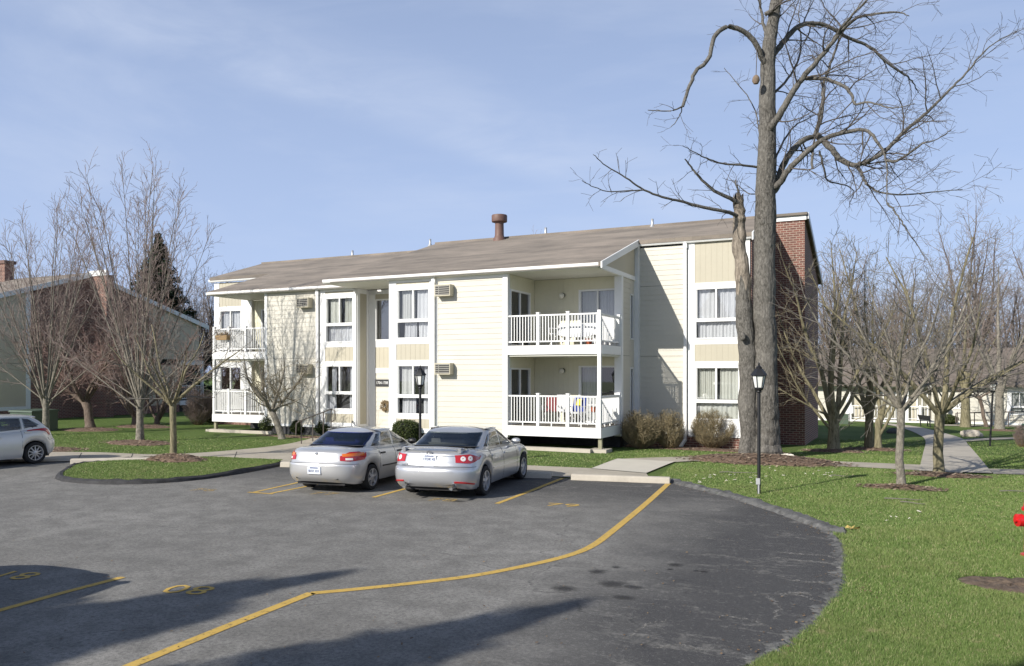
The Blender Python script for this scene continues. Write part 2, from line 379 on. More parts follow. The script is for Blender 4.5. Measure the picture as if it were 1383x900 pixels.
    # glass
    def glass(name, tint, refl):
        m, n = newmat(name)
        tr = n.n('ShaderNodeBsdfTransparent'); tr.inputs[0].default_value = (*tint, 1)
        gl = n.n('ShaderNodeBsdfGlossy'); gl.inputs['Roughness'].default_value = 0.02
        fr = n.n('ShaderNodeFresnel'); fr.inputs[0].default_value = 1.5
        mx = n.n('ShaderNodeMixShader')
        n.l(n.math('ADD', fr.outputs[0], refl), mx.inputs[0]); n.l(tr.outputs[0], mx.inputs[1]); n.l(gl.outputs[0], mx.inputs[2]); n.l(mx.outputs[0], n.out.inputs[0]); M[name] = m
    glass('glass', (0.84, 0.86, 0.87), 0.09)
    glass('glass_mirror', (0.35, 0.38, 0.40), 0.28)
    # cars
    def paint(name, c, met, rough):
        m, n = newmat(name)
        f = n.noise(n.coord(), 1.4, 4)
        n.bsdf(n.ramp(f, [(0.3, tuple(x * 0.95 for x in c)), (0.7, c)]), rough, None, met, 0.5, 1.0)
        M[name] = m
    paint('silver_paint', (0.62, 0.62, 0.62), 0.55, 0.34)
    paint('silver_blue_paint', (0.55, 0.56, 0.58), 0.6, 0.32)
    paint('white_pearl', (0.70, 0.69, 0.66), 0.25, 0.30)
    paint('dark_paint', (0.06, 0.07, 0.10), 0.4, 0.3)
    glass('carglass', (0.66, 0.70, 0.68), 0.12)
    glass('carglass_blue', (0.20, 0.24, 0.62), 0.10); M['cabin'] = P('cabin_cloth', (0.22, 0.215, 0.21), 0.9, 0.2)
    M['tyre'] = P('tyre_rubber', (0.014, 0.014, 0.015), 0.8, 0.2)
    M['rim'] = P('alloy_rim', (0.55, 0.55, 0.56), 0.35, 0.05, metallic=0.5)
    M['lens_red'] = P('red_lens', (0.42, 0.006, 0.008), 0.15, 0.1, 9, coat=1.0)
    M['lens_orange'] = P('orange_lens', (0.70, 0.16, 0.01), 0.15, 0.1, 9, coat=1.0)
    M['lens_clear'] = P('clear_lens', (0.75, 0.72, 0.70), 0.15, 0.05, coat=1.0)
    M['plate'] = P('plate_white', (0.62, 0.66, 0.72), 0.5, 0.03)
    M['plate_text'] = P('plate_navy', (0.02, 0.04, 0.16), 0.5, 0.03)
    M['chrome'] = P('chrome', (0.6, 0.6, 0.6), 0.12, 0.02, metallic=1.0)
    M['seam'] = P('panel_gap', (0.03, 0.03, 0.032), 0.7, 0.1)
    M['sign_dark'] = P('sign_dark', (0.018, 0.018, 0.02), 0.6, 0.1)
mats()
# ================================================================= the apartment block
rnd = random.Random(5)
def front(Y): return lambda u, w, z: (u, Y - w, z)
def right(X): return lambda u, w, z: (X + w, u, z)
def left_(X): return lambda u, w, z: (X - w, u, z)

def siding(fn, u0, u1, z0, z1, name, mat, parent, ex=0.185, lip=0.017):
    mb = MB(fn); z = z0
    while z < z1 - 1e-4:
        zt = min(z + ex, z1)
        mb.poly([(u0, lip, z), (u1, lip, z), (u1, 0.004, zt), (u0, 0.004, zt)])
        mb.poly([(u0, -0.02, z), (u0, lip, z), (u0, 0.004, zt), (u0, -0.02, zt)])
        mb.poly([(u1, -0.02, z), (u1, lip, z), (u1, 0.004, zt), (u1, -0.02, zt)])
        mb.poly([(u0, -0.02, z), (u1, -0.02, z), (u1, lip, z), (u0, lip, z)])
        z = zt
    return mb.build(name, mat, parent, fixn=False)
def boards(fn, u0, u1, z0, z1, name, mat, parent, pitch=0.2, w=0.012):
    "vertical grooved panel: boards with a narrow groove between"
    mb = MB(fn); n = max(1, round((u1 - u0) / pitch)); p = (u1 - u0) / n
    mb.box(u0, u1, -0.03, w - 0.006, z0, z1)
    for i in range(n): mb.box(u0 + i * p + 0.005, u0 + (i + 1) * p - 0.005, w - 0.007, w, z0 + 0.002, z1 - 0.002)
    return mb.build(name, mat, parent)
def slab(fn, boxes, name, mat, parent):
    mb = MB(fn)
    for b in boxes: mb.box(*b)
    return mb.build(name, mat, parent)
def curtain(fn, u0, u1, z0, z1, mat, parent, fold=0.09, amp=0.02, w=-0.16, name='curtain', seed=0):
    r = random.Random(seed); n = max(8, int((u1 - u0) / 0.018)); P = []
    ph = r.uniform(0, 6); P0 = []; P1 = []; P2 = []
    for i in range(n + 1):
        u = u0 + (u1 - u0) * i / n
        a = math.sin(u / fold * 6.28 + ph) * amp + math.sin(u / fold * 2.3 + ph * 2) * amp * 0.8
        P0.append((u, w + a * 0.6, z1)); P1.append((u + a * 0.2, w + a, (z0 + z1) / 2)); P2.append((u - a * 0.3, w + a * 1.2, z0))
    mb = MB(fn); mb.grid([P0, P1, P2]); return mb.build(name, mat, parent, fixn=False)
def window(parent, fn, u0, u1, z0, z1, split=None, mull=0.5, cur=(), name='window', glass='glass', fr=0.055, depth=0.30, lower_mull=False, seed=1):
    mb = MB(fn)
    mb.box(u0, u1, -0.10, 0.035, z1 - fr, z1); mb.box(u0, u1, -0.10, 0.045, z0, z0 + fr)
    mb.box(u0, u0 + fr, -0.10, 0.033, z0 + fr, z1 - fr); mb.box(u1 - fr, u1, -0.10, 0.033, z0 + fr, z1 - fr)
    zs = z0 + fr
    if split:
        mb.box(u0 + fr, u1 - fr, -0.10, 0.04, split - 0.06, split + 0.06); zs = split + 0.06
    if mull:
        um = u0 + (u1 - u0) * mull
        mb.box(um - 0.028, um + 0.028, -0.09, 0.02, zs, z1 - fr)
        mb.box(u0 + fr, u0 + fr + 0.03, -0.08, 0.01, zs, z1 - fr)
    o = mb.build(name, M['white'], parent)
    g = MB(fn); g.poly([(u0 + fr, -0.03, z0 + fr), (u1 - fr, -0.03, z0 + fr), (u1 - fr, -0.03, z1 - fr), (u0 + fr, -0.03, z1 - fr)])
    g.build('pane', M[glass], o)
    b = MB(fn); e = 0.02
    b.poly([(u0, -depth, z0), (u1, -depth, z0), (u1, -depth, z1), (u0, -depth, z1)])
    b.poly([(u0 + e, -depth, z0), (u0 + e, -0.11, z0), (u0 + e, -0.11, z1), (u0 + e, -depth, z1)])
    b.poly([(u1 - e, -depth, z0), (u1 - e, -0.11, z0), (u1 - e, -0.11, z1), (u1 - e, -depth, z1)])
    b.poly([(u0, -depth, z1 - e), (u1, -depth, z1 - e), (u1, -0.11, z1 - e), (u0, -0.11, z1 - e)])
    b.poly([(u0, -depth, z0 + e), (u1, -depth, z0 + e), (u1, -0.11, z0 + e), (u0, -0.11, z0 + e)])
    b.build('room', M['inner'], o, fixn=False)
    for k, c in enumerate(cur):
        a, bb, za, zb = c[:4]; mt = c[4] if len(c) > 4 else 'curtain'
        curtain(fn, u0 + 0.03 + (u1 - u0 - 0.06) * a, u0 + 0.03 + (u1 - u0 - 0.06) * bb, z0 + 0.04 + (z1 - z0 - 0.06) * za, z0 + 0.03 + (z1 - z0 - 0.06) * zb, M[mt], o, fold=0.07 + 0.05 * ((k * 7 + seed) % 3), seed=seed * 10 + k)
    return o
def railing(parent, a, b, z0, h=1.0, posts=(), pitch=0.107, name='railing'):
    "white rail from a to b (xy), z0 the deck"
    a = Vector((*a, 0)); b = Vector((*b, 0)); L = (b - a).length; d = (b - a) / L
    mb = MB(); zt = z0 + h
    mb.bar(a + Vector((0, 0, zt - 0.025)), b + Vector((0, 0, zt - 0.025)), 0.06, 0.05)
    mb.bar(a + Vector((0, 0, z0 + 0.12)), b + Vector((0, 0, z0 + 0.12)), 0.04, 0.045)
    n = int(L / pitch)
    for i in range(1, n + 1):
        t = i * L / (n + 1); p = a + d * t
        mb.bar(p + Vector((0, 0, z0 + 0.13)), p + Vector((0, 0, zt - 0.04)), 0.026, 0.026)
        if i % 5 == 0: mb.bar(p + Vector((0, 0, z0)), p + Vector((0, 0, z0 + 0.1)), 0.035, 0.035)
    o = mb.build(name, M['white'], parent)
    for t in posts:
        p = a + d * (t * L); q = MB()
        q.box(p.x - 0.05, p.x + 0.05, p.y - 0.05, p.y + 0.05, z0, zt + 0.05); q.box(p.x - 0.062, p.x + 0.062, p.y - 0.062, p.y + 0.062, zt + 0.05, zt + 0.075)
        q.build('post', M['white'], o)
    return o
def ac_unit(parent, u, z, Y, w=0.62, h=0.40):
    mb = MB(); y = Y - 0.30
    mb.box(u, u + w, y, Y - 0.005, z, z + h)
    o = mb.build('air_conditioner', M['acbody'], parent)
    g = MB(); g.box(u + 0.03, u + w - 0.03, y - 0.004, y + 0.01, z + 0.035, z + h - 0.035); g.build('louvre_back', M['dark'], o)
    g = MB()
    for k in range(5):
        zz = z + 0.06 + k * (h - 0.12) / 4
        g.box(u + 0.03, u + w - 0.03, y - 0.014, y - 0.004, zz - 0.014, zz + 0.016)
    g.box(u + w * 0.28 - 0.01, u + w * 0.28 + 0.01, y - 0.018, y - 0.004, z + 0.03, z + h - 0.03)
    g.build('grille', M['acgrille'], o); return o
def gutter(parent, u0, u1, Y, z, name='gutter'):
    mb = MB()
    prof = [(Y, z), (Y - 0.10, z), (Y - 0.13, z + 0.05), (Y - 0.13, z + 0.13), (Y, z + 0.13)]
    mb.prism([(u0, y, zz) for y, zz in prof], (u1 - u0, 0, 0)); return mb.build(name, M['white'], parent)
def downspout(parent, u, Y, z0, z1, kick=True):
    mb = MB(); mb.box(u - 0.05, u + 0.05, Y - 0.11, Y - 0.025, z0 + 0.25, z1 - 0.15)
    mb.bar((u, Y - 0.07, z1 - 0.16), (u, Y - 0.10, z1), 0.1, 0.08); mb.box(u - 0.07, u + 0.07, Y - 0.12, Y - 0.02, z1 - 0.2, z1 - 0.05)
    if kick: mb.bar((u, Y - 0.07, z0 + 0.3), (u - 0.12, Y - 0.40, z0 + 0.02), 0.1, 0.08)
    return mb.build('downspout', M['white'], parent)
def roof(parent, x0, x1, y0, y1, z, slope, th=0.14, mat='shingle', name='roof'):
    "slab with its top on z + slope*(y-y0)"
    dz = slope * (y1 - y0); mb = MB()
    mb.prism([(x0, y0, z), (x0, y1, z + dz), (x0, y1, z + dz - th), (x0, y0, z - th)], (x1 - x0, 0, 0))
    return mb.build(name, M[mat], parent)
def porch_light(parent, u, Y, z):
    mb = MB(); mb.lathe([(0.09, 0), (0.09, -0.05), (0.06, -0.07)], (u, Y, z), 14, 'y'); o = mb.build('porch_light', M['sign_dark'], parent)
    g = MB(); g.lathe([(0.01, -0.21), (0.07, -0.19), (0.105, -0.13), (0.09, -0.08), (0.05, -0.06)], (u, Y, z - 0.02), 14, 'y'); g.build('globe', M['globe'], o)
def sliding_door(parent, fn, u0, u1, z0, z1, cur=(), glass='glass', seed=3):
    return window(parent, fn, u0, u1, z0, z1, None, 0.5, cur, 'sliding_door', glass, 0.06, 0.30, seed=seed)

S_ = 0.318
bld = thing('apartment_building', 'long cream two storey apartment block with white balconies under a low brown roof', 'building', (-16, 28, 0))
YR, YL, YB = 24.5, 26.1, 28.4            # right unit front, left unit front, set-back right end
ZB0, ZB1, ZE = 0.44, 3.17, 5.93          # deck undersides, eave soffit
# ---- dark solid core behind every skin
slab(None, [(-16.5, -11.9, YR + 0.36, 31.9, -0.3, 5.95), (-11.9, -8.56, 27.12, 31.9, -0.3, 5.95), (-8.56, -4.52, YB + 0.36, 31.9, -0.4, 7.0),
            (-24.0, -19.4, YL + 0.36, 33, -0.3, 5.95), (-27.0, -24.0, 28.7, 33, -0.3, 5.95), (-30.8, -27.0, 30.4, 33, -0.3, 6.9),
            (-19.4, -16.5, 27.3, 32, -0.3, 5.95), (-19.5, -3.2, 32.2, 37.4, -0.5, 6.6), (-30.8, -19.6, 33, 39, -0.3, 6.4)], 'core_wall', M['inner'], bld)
# ---- right unit: bay of windows
f = front(YR)
slab(f, [(-16.66, -16.345, -0.35, 0.03, 0.40, 5.95), (-14.93, -14.60, -0.35, 0.03, 0.40, 5.95), (-16.345, -14.93, -0.35, 0.022, 5.60, 5.76), (-16.345, -14.93, -0.35, 0.022, 5.83, 5.95),
         (-16.345, -14.93, -0.35, 0.022, 3.60, 3.78), (-16.345, -14.93, -0.35, 0.022, 2.86, 3.02), (-16.345, -14.93, -0.35, 0.022, 0.90, 1.04), (-16.345, -14.93, -0.35, 0.022, 0.40, 0.56)], 'window_bay_trim', M['white'], bld)
boards(f, -16.345, -14.93, 5.76, 5.83, 'tan_panel', M['tan'], bld); boards(f, -16.345, -14.93, 3.02, 3.60, 'tan_panel', M['tan'], bld); boards(f, -16.345, -14.93, 0.56, 0.90, 'tan_panel', M['tan'], bld)
window(bld, f, -16.345, -14.93, 3.78, 5.60, 4.45, 0.5, [(0.08, 0.45, 0.38, 1, 'blind'), (0.55, 1, 0.38, 1), (0.18, 0.55, 0, 0.36), (0.6, 1, 0, 0.36)], seed=4)
window(bld, f, -16.345, -14.93, 1.04, 2.86, 1.72, 0.5, [(0.06, 0.48, 0.38, 1, 'blind'), (0.78, 1, 0.38, 1), (0.10, 0.52, 0, 0.36), (0.76, 1, 0, 0.36)], seed=5)
downspout(bld, -14.72, YR - 0.03, 0.1, 5.95, False)
# ---- right unit: siding wall with the two air conditioners
siding(f, -14.60, -12.02, 0.44, 3.16, 'siding', M['siding'], bld); siding(f, -14.60, -12.02, 3.17, 5.82, 'siding', M['siding'], bld)
slab(f, [(-14.60, -12.02, -0.02, 0.02, 5.82, 5.95)], 'frieze_board', M['white'], bld); slab(f, [(-14.60, -12.02, -0.02, 0.02, 0.36, 0.44)], 'skirt_board', M['white'], bld)
slab(None, [(-12.02, -11.84, YR - 0.035, YR + 0.14, 0.36, 5.93)], 'corner_board', M['white'], bld)
ac_unit(bld, -14.56, 5.25, YR); ac_unit(bld, -14.56, 2.50, YR)
# ---- right balconies
def balcony(parent, x0, x1, y0, y1, z, zt, fullpost, ground, side='right', posts=(0.335, 0.665)):
    mb = MB(); mb.box(x0, x1, y0, y0 + 0.045, z, zt); xs = x1 if side == 'right' else x0
    mb.box(xs - 0.045 if side == 'right' else xs, xs if side == 'right' else xs + 0.045, y0 + 0.045, y1, z, zt)
    mb.box(x0 + 0.05, x1 - 0.05, y0 + 0.05, y1, z + 0.02, z + 0.05)
    o = mb.build('balcony', M['white'], parent)
    d = MB(); k = int((y1 - y0) / 0.14)
    for i in range(k): d.box(x0 + 0.01, x1 - 0.01, y0 + 0.05 + i * 0.14, y0 + 0.182 + i * 0.14, zt - 0.05, zt + 0.012)
    d.build('deck', M['deck'], o)
    xc = xs - 0.07 if side == 'right' else xs + 0.07
    railing(o, (x0 + 0.02, y0 + 0.06) if side == 'right' else (xc, y0 + 0.06), (xc, y0 + 0.06) if side == 'right' else (x1 - 0.02, y0 + 0.06), zt + 0.012, 1.02, posts)
    railing(o, (xc, y0 + 0.1), (xc, y1 - 0.1), zt + 0.012, 1.02, (0.97,))
    p = MB(); p.box(xc - 0.055, xc + 0.055, y0 + 0.01, y0 + 0.12, zt, ground[1] if fullpost else zt + 1.12); p.build('corner_post', M['white'], o)
    if fullpost:
        p = MB(); p.box(xc - 0.06, xc + 0.06, y0 + 0.10, y0 + 0.22, -0.05, z); p.build('support_post', M['wood'], o)
        p = MB(); p.box(xc - 0.3, xc + 0.3, y0 - 0.15, y0 + 0.45, -0.2, 0.09); p.build('footing', M['concrete'], o)
    return o
balcony(bld, -11.84, -8.5, YR - 0.03, 26.72, ZB0, 0.77, True, (0, 3.17)); balcony(bld, -11.84, -8.5, YR - 0.03, 26.72, ZB1, 3.47, False, (0, 0))
fb = front(26.75)
for z in (0.78, 3.48):
    zt = z + 2.38 if z < 1 else ZE
    boards(fb, -11.84, -10.12, z, zt, 'porch_back_wall', M['porch'], bld); boards(fb, -8.70, -8.62, z, zt, 'porch_back_wall', M['porch'], bld)
    boards(fb, -10.12, -8.70, z + 2.03, zt, 'porch_back_wall', M['porch'], bld)
    porch_light(bld, -10.72, 26.72, z + 1.86)
sliding_door(bld, fb, -10.12, -8.70, 0.79, 2.81, [(0.04, 0.48, 0, 1, 'blind')], seed=7)
sliding_door(bld, fb, -10.12, -8.70, 3.49, 5.51, [(0.04, 0.46, 0, 1, 'blind'), (0.52, 0.98, 0, 1)], seed=8)
slab(None, [(-8.74, -8.48, 26.58, 26.78, 0.36, ZE)], 'corner_board', M['white'], bld)
fl = right(-11.84)
for z in (0.78, 3.48):
    zt = z + 2.38 if z < 1 else ZE
    boards(fl, 24.65, 26.72, z + 1.95, zt, 'porch_side_wall', M['porch'], bld); boards(fl, 26.32, 26.72, z, z + 1.95, 'porch_side_wall', M['porch'], bld)
    sliding_door(bld, fl, 24.66, 26.32, z, z + 1.95, [(0.02, 0.45, 0, 1, 'blind'), (0.55, 0.9, 0, 1, 'blind')], seed=9)
# soffit over porch and entry
slab(None, [(-19.5, -8.55, YR - 0.22, 26.74, ZE + 0.005, ZE + 0.04)], 'soffit', M['soffit'], bld)
slab(None, [(-11.8, -8.55, YR + 0.03, 26.7, 3.11, 3.165)], 'soffit', M['soffit'], bld)
gutter(bld, -19.5, -8.5, YR - 0.16, ZE + 0.02)
# ---- porch right side: beam, rake, gable panel, side wall with slit windows
slab(None, [(-8.56, -8.47, YR + 0.0, 28.36, ZE - 0.02, ZE + 0.13)], 'porch_beam', M['white'], bld)
mb = MB(); mb.prism([(-8.53, 24.9, ZE + 0.13), (-8.53, 28.3, ZE + 0.13), (-8.53, 28.3, 7.12)], (0.03, 0, 0)); mb.build('gable_panel', M['tan'], bld)
mb = MB(); mb.prism([(-8.415, 24.2, 6.105), (-8.415, 28.32, 6.105 + S_ * 4.12), (-8.415, 28.32, 5.87 + S_ * 4.12), (-8.415, 24.2, 5.90)], (0.05, 0, 0))
mb.build('rake_board', M['white'], bld)
fr_ = right(-8.53)
siding(fr_, 26.79, 27.70, 0.44, 3.16, 'siding', M['siding'], bld); siding(fr_, 26.79, 27.70, 3.17, ZE - 0.02, 'siding', M['siding'], bld)
for q in [(27.70, 28.20, -0.02, 0.012, 0.44, 1.0), (27.70, 28.20, -0.02, 0.012, 2.75, 3.75), (27.70, 28.20, -0.02, 0.012, 5.4, ZE - 0.02)]: slab(fr_, [q], 'side_wall_panel', M['siding'], bld)
for z in (1.0, 3.75): window(bld, fr_, 27.70, 28.06, z, z + (1.75 if z < 2 else 1.65), None, None, (), glass='glass_mirror', fr=0.05)
for q in [(28.06, 28.20, -0.02, 0.01, 1.0, 2.75), (28.06, 28.20, -0.02, 0.01, 3.75, 5.4)]: slab(fr_, [q], 'side_wall_panel', M['siding'], bld)
slab(None, [(-8.56, -8.36, 28.20, YB + 0.02, 0.36, 7.2)], 'corner_board', M['white'], bld)
# ---- right end, set back
f = front(YB)
siding(f, -8.36, -6.60, 0.36, 3.16, 'siding', M['siding'], bld); siding(f, -8.36, -6.60, 3.17, 5.7, 'siding', M['siding'], bld); siding(f, -8.36, -6.60, 5.71, 7.12, 'siding', M['siding'], bld)
downspout(bld, -6.68, YB - 0.02, -0.12, 7.2)
slab(f, [(-6.60, -6.36, -0.35, 0.03, 0.30, 7.2), (-6.36, -4.80, -0.35, 0.022, 5.56, 5.74), (-6.36, -4.80, -0.35, 0.022, 3.56, 3.74), (-6.36, -4.80, -0.35, 0.022, 2.78, 2.96), (-6.36, -4.80, -0.35, 0.022, 0.30, 0.9), (-4.80, -4.46, -0.35, 0.03, 0.30, 7.2)], 'window_bay_trim', M['white'], bld)
boards(f, -6.36, -4.80, 5.74, 7.2, 'tan_panel', M['tan'], bld); boards(f, -6.36, -4.80, 2.96, 3.56, 'tan_panel', M['tan'], bld)
window(bld, f, -6.36, -4.80, 3.74, 5.56, 4.42, 0.48, [(0.05, 0.47, 0.38, 1), (0.5, 1, 0.38, 1), (0.02, 1, 0, 0.36)], seed=11)
window(bld, f, -6.36, -4.80, 0.90, 2.78, 1.56, 0.48, [(0.04, 0.5, 0.38, 1, 'curtain_warm'), (0.55, 1, 0.38, 1, 'curtain_warm'), (0.02, 1, 0, 0.36, 'curtain_warm')], seed=12)
gutter(bld, -8.46, -4.40, YB - 0.02, 7.17)
slab(None, [(-8.52, -4.47, YB + 0.03, YB + 0.4, -0.6, 0.32)], 'brick_base', M['brick'], bld)
# ---- brick gable end and fin at the ridge
mb = MB(); mb.prism([(-4.47, YB + 0.04, -0.7), (-4.47, 32.0, -0.7), (-4.47, 32.0, 8.5), (-4.47, YB + 0.04, 7.28)], (0.06, 0, 0)); mb.build('brick_wall', M['brick'], bld)
mb = MB(); mb.prism([(-3.02, 32.0, -0.9), (-3.02, 37.9, -0.9), (-3.02, 37.9, 6.75), (-3.02, 32.0, 8.44)], (-1.43, 0, 0)); mb.build('brick_wall', M['brick'], bld)
slab(None, [(-4.41, -2.96, 31.95, 31.999, 8.34, 8.60)], 'fascia_board', M['white'], bld)
mb = MB(); mb.prism([(-4.376, YB - 0.16, 7.38), (-4.376, 31.94, 7.38 + S_ * 3.70), (-4.376, 31.94, 7.12 + S_ * 3.70), (-4.376, YB - 0.16, 7.12)], (0.05, 0, 0)); mb.build('rake_board', M['white'], bld)
mb = MB(); mb.prism([(-2.915, 31.95, 8.60), (-2.915, 38.5, 8.60 - 0.29 * 6.55), (-2.915, 38.5, 8.36 - 0.29 * 6.55), (-2.915, 31.95, 8.36)], (0.05, 0, 0)); mb.build('rake_board', M['alu'], bld)
gutter(bld, -3.4, -2.92, 38.45, 6.62)
# ---- roofs
zR = 6.10; yR = YR - 0.28
roof(bld, -19.15, -8.42, yR, 32.0, zR, S_)
roof(bld, -8.42, -4.38, YB - 0.17, 32.0, zR + S_ * (YB - 0.17 - yR), S_)
zr = zR + S_ * (32.0 - yR)
roof(bld, -19.15, -2.92, 32.0, 38.5, zr, -0.29)
slab(None, [(-19.15, -2.92, 31.86, 32.14, zr - 0.06, zr + 0.035)], 'ridge_cap', M['shingle'], bld)
yL = YL - 0.28
roof(bld, -27.1, -19.15, yL, 33.6, zR, S_); roof(bld, -31.1, -27.1, 29.8, 33.6, zR + S_ * (29.8 - yL), S_)
zl = zR + S_ * (33.6 - yL)
roof(bld, -31.1, -19.15, 33.6, 40.2, zl, -0.29)
slab(None, [(-31.1, -19.15, 33.46, 33.74, zl - 0.06, zl + 0.035)], 'ridge_cap', M['shingle'], bld)
gutter(bld, -27.15, -19.5, yL + 0.12, ZE + 0.02)
gutter(bld, -31.2, -27.1, 29.95, 7.14)
def on_roof(px, py, y0, z0):
    d0, d1 = 10.0, 60.0
    for _ in range(40):
        d = (d0 + d1) / 2; p = at(px, py, d)
        if p.z < z0 + S_ * (p.y - y0): d1 = d
        else: d0 = d
    return at(px, py, (d0 + d1) / 2)
p = on_roof(674.5, 324, yR, zR)
mb = MB(); r = 0.20
mb.lathe([(0.30, -0.25), (0.27, 0.05), (0.22, 0.12), (r, 0.2), (r * 0.95, 0.70), (r, 0.74), (0.335, 0.78), (0.345, 0.82), (0.345, 1.05), (0.33, 1.08), (0.05, 1.10)], p, 24)
mb.build('flue', M['flue'], bld)
for (px, py) in ((737, 317), (881, 306), (476, 346.5), (581, 331)):
    yy, zz = (yR, zR) if px > 590 else (yL, zR)
    try: q = on_roof(px, py, yy, zz)
    except Exception: continue
    mb = MB(); mb.lathe([(0.16, -0.1), (0.06, 0.06), (0.055, 0.28), (0.06, 0.30)], q, 10); mb.build('vent_pipe', M['alu'], bld)
# ---- entry recess
fe = front(26.92)
slab(fe, [(-19.3, -16.9, -0.03, 0.0, 5.75, 5.93), (-19.28, -18.98, -0.03, 0.03, 0.3, 5.75), (-18.98, -16.9, -0.03, 0.025, 3.60, 3.86), (-18.98, -16.9, -0.03, 0.025, 2.55, 2.76), (-18.28, -18.14, -0.03, 0.03, 0.3, 2.55), (-17.42, -16.9, -0.03, 0.03, 0.3, 2.55)], 'entry_trim', M['white'], bld)
boards(fe, -18.98, -16.9, 5.55, 5.75, 'tan_panel', M['tan'], bld); boards(fe, -18.98, -16.9, 2.76, 3.60, 'tan_panel', M['tan'], bld)
window(bld, fe, -18.98, -16.9, 3.86, 5.55, None, None, (), glass='glass_mirror')
siding(fe, -18.98, -18.28, 0.3, 2.55, 'siding', M['siding'], bld)
mb = MB(fe); mb.box(-18.14, -17.42, -0.06, -0.02, 0.3, 2.55); dr = mb.build('entry_door', M['sign_dark'], bld)
mb = MB(fe); mb.box(-18.14, -18.04, -0.018, 0.05, 0.3, 2.55); mb.build('door_jamb', M['tan'], dr)
mb = MB(fe); mb.lathe([(0.01, 0), (0.035, 0.02), (0.03, 0.05), (0.01, 0.06)], (-17.95, 0.0, 1.3), 8, 'y'); mb.build('handle', M['chrome'], dr)
sg = slab(fe, [(-18.95, -18.30, 0.03, 0.05, 2.02, 2.30)], 'number_sign', M['sign_dark'], bld)
L0 = WL[bld]
text('numbers', '1704-1708', 0.165, M['white'], sg, Vector((-18.625, 26.92 - 0.055, 2.16)) - L0, (R(90), 0, 0), 0.003, 0.80)
# side wall of the left unit that closes the recess
fs = right(-19.32)
slab(fs, [(YL + 0.02, YL + 0.2, -0.03, 0.03, 0.3, ZE), (26.76, 26.92, -0.03, 0.03, 0.3, ZE), (YL + 0.2, 26.76, -0.03, 0.02, 5.75, ZE), (YL + 0.2, 26.76, -0.03, 0.02, 0.3, 0.5)], 'recess_trim', M['white'], bld)
boards(fs, YL + 0.2, 26.76, 0.5, 5.75, 'tan_panel', M['tan'], bld)
slab(None, [(-19.32, -16.62, 25.2, 26.9, -0.1, 0.28)], 'entry_step', M['concrete'], bld)
slab(None, [(-16.68, -16.62, YR + 0.02, 26.9, 0.3, ZE)], 'recess_trim', M['white'], bld)
# ---- left unit: bay of windows, siding with air conditioners
f = front(YL); a0, a1 = -20.86, -19.44
slab(f, [(a0 - 0.25, a0, -0.35, 0.03, 0.40, 5.95), (a1, -19.33, -0.35, 0.03, 0.40, 5.95), (a0, a1, -0.35, 0.022, 5.62, 5.78), (a0, a1, -0.35, 0.022, 5.86, 5.95), (a0, a1, -0.35, 0.022, 3.60, 3.78), (a0, a1, -0.35, 0.022, 2.88, 3.04), (a0, a1, -0.35, 0.022, 0.92, 1.08), (a0, a1, -0.35, 0.022, 0.40, 0.56)], 'window_bay_trim', M['white'], bld)
boards(f, a0, a1, 5.78, 5.86, 'tan_panel', M['tan'], bld); boards(f, a0, a1, 3.04, 3.60, 'tan_panel', M['tan'], bld); boards(f, a0, a1, 0.56, 0.92, 'tan_panel', M['tan'], bld)
window(bld, f, a0, a1, 3.78, 5.62, 4.52, 0.5, [(0.04, 0.48, 0.40, 1, 'curtain_warm'), (0.62, 1, 0.40, 1, 'curtain_warm'), (0.0, 1, 0, 0.38)], seed=14)
window(bld, f, a0, a1, 1.08, 2.88, 1.76, 0.5, [(0.14, 0.30, 0.40, 1), (0.82, 1, 0.40, 1), (0.0, 0.28, 0, 0.38), (0.78, 1, 0, 0.38)], seed=15)
downspout(bld, -21.2, YL - 0.02, 0.1, 5.95, False)
siding(f, -23.92, -21.11, 0.44, 3.16, 'siding', M['siding'], bld); siding(f, -23.92, -21.11, 3.17, 5.95, 'siding', M['siding'], bld)
slab(None, [(-24.06, -23.92, YL - 0.03, YL + 0.12, 0.36, ZE)], 'corner_board', M['white'], bld)
slab(f, [(-23.92, -21.11, -0.02, 0.02, 0.34, 0.44)], 'frieze_board', M['white'], bld)
ac_unit(bld, -22.12, 5.24, YL); ac_unit(bld, -22.12, 2.52, YL)
for q in [(-24.0, -19.3, YL + 0.03, YL + 0.35, -0.3, 0.36), (-16.66, -11.9, YR + 0.03, YR + 0.35, -0.3, 0.38), (-11.84, -8.6, 26.8, 27.1, -0.3, 0.44), (-27, -24.0, 28.35, 28.7, -0.3, 0.5)]: slab(None, [q], 'foundation_wall', M['kerb_and_shade_black'], bld)  # near-black colour puts the shade under the floors into the foundation
slab(None, [(-30.85, -27.0, 30.03, 30.4, -0.3, 0.5)], 'brick_base', M['brick'], bld)
# left balconies
balcony(bld, -27.05, -24.06, YL - 0.03, 28.3, ZB0, 0.77, True, (0, 3.17), 'left', (0.30, 0.63)); balcony(bld, -27.05, -24.06, YL - 0.03, 28.3, ZB1, 3.47, False, (0, 0), 'left', (0.30, 0.63))
slab(None, [(-27.06, -26.80, 28.2, 28.36, 0.36, ZE)], 'corner_board', M['white'], bld)
fb2 = front(28.36)
for z in (0.78, 3.48):
    zt = z + 2.38 if z < 1 else ZE
    boards(fb2, -26.80, -26.35, z, zt, 'porch_back_wall', M['porch'], bld); boards(fb2, -24.95, -24.06, z, zt, 'porch_back_wall', M['porch'], bld); boards(fb2, -26.35, -24.95, z + 2.03, zt, 'porch_back_wall', M['porch'], bld)
    sliding_door(bld, fb2, -26.35, -24.95, z + 0.01, z + 2.03, [(0.02, 0.5, 0, 1, 'blind'), (0.55, 1, 0, 1)] if z > 1 else [(0.6, 1, 0, 1, 'blind')], seed=17)
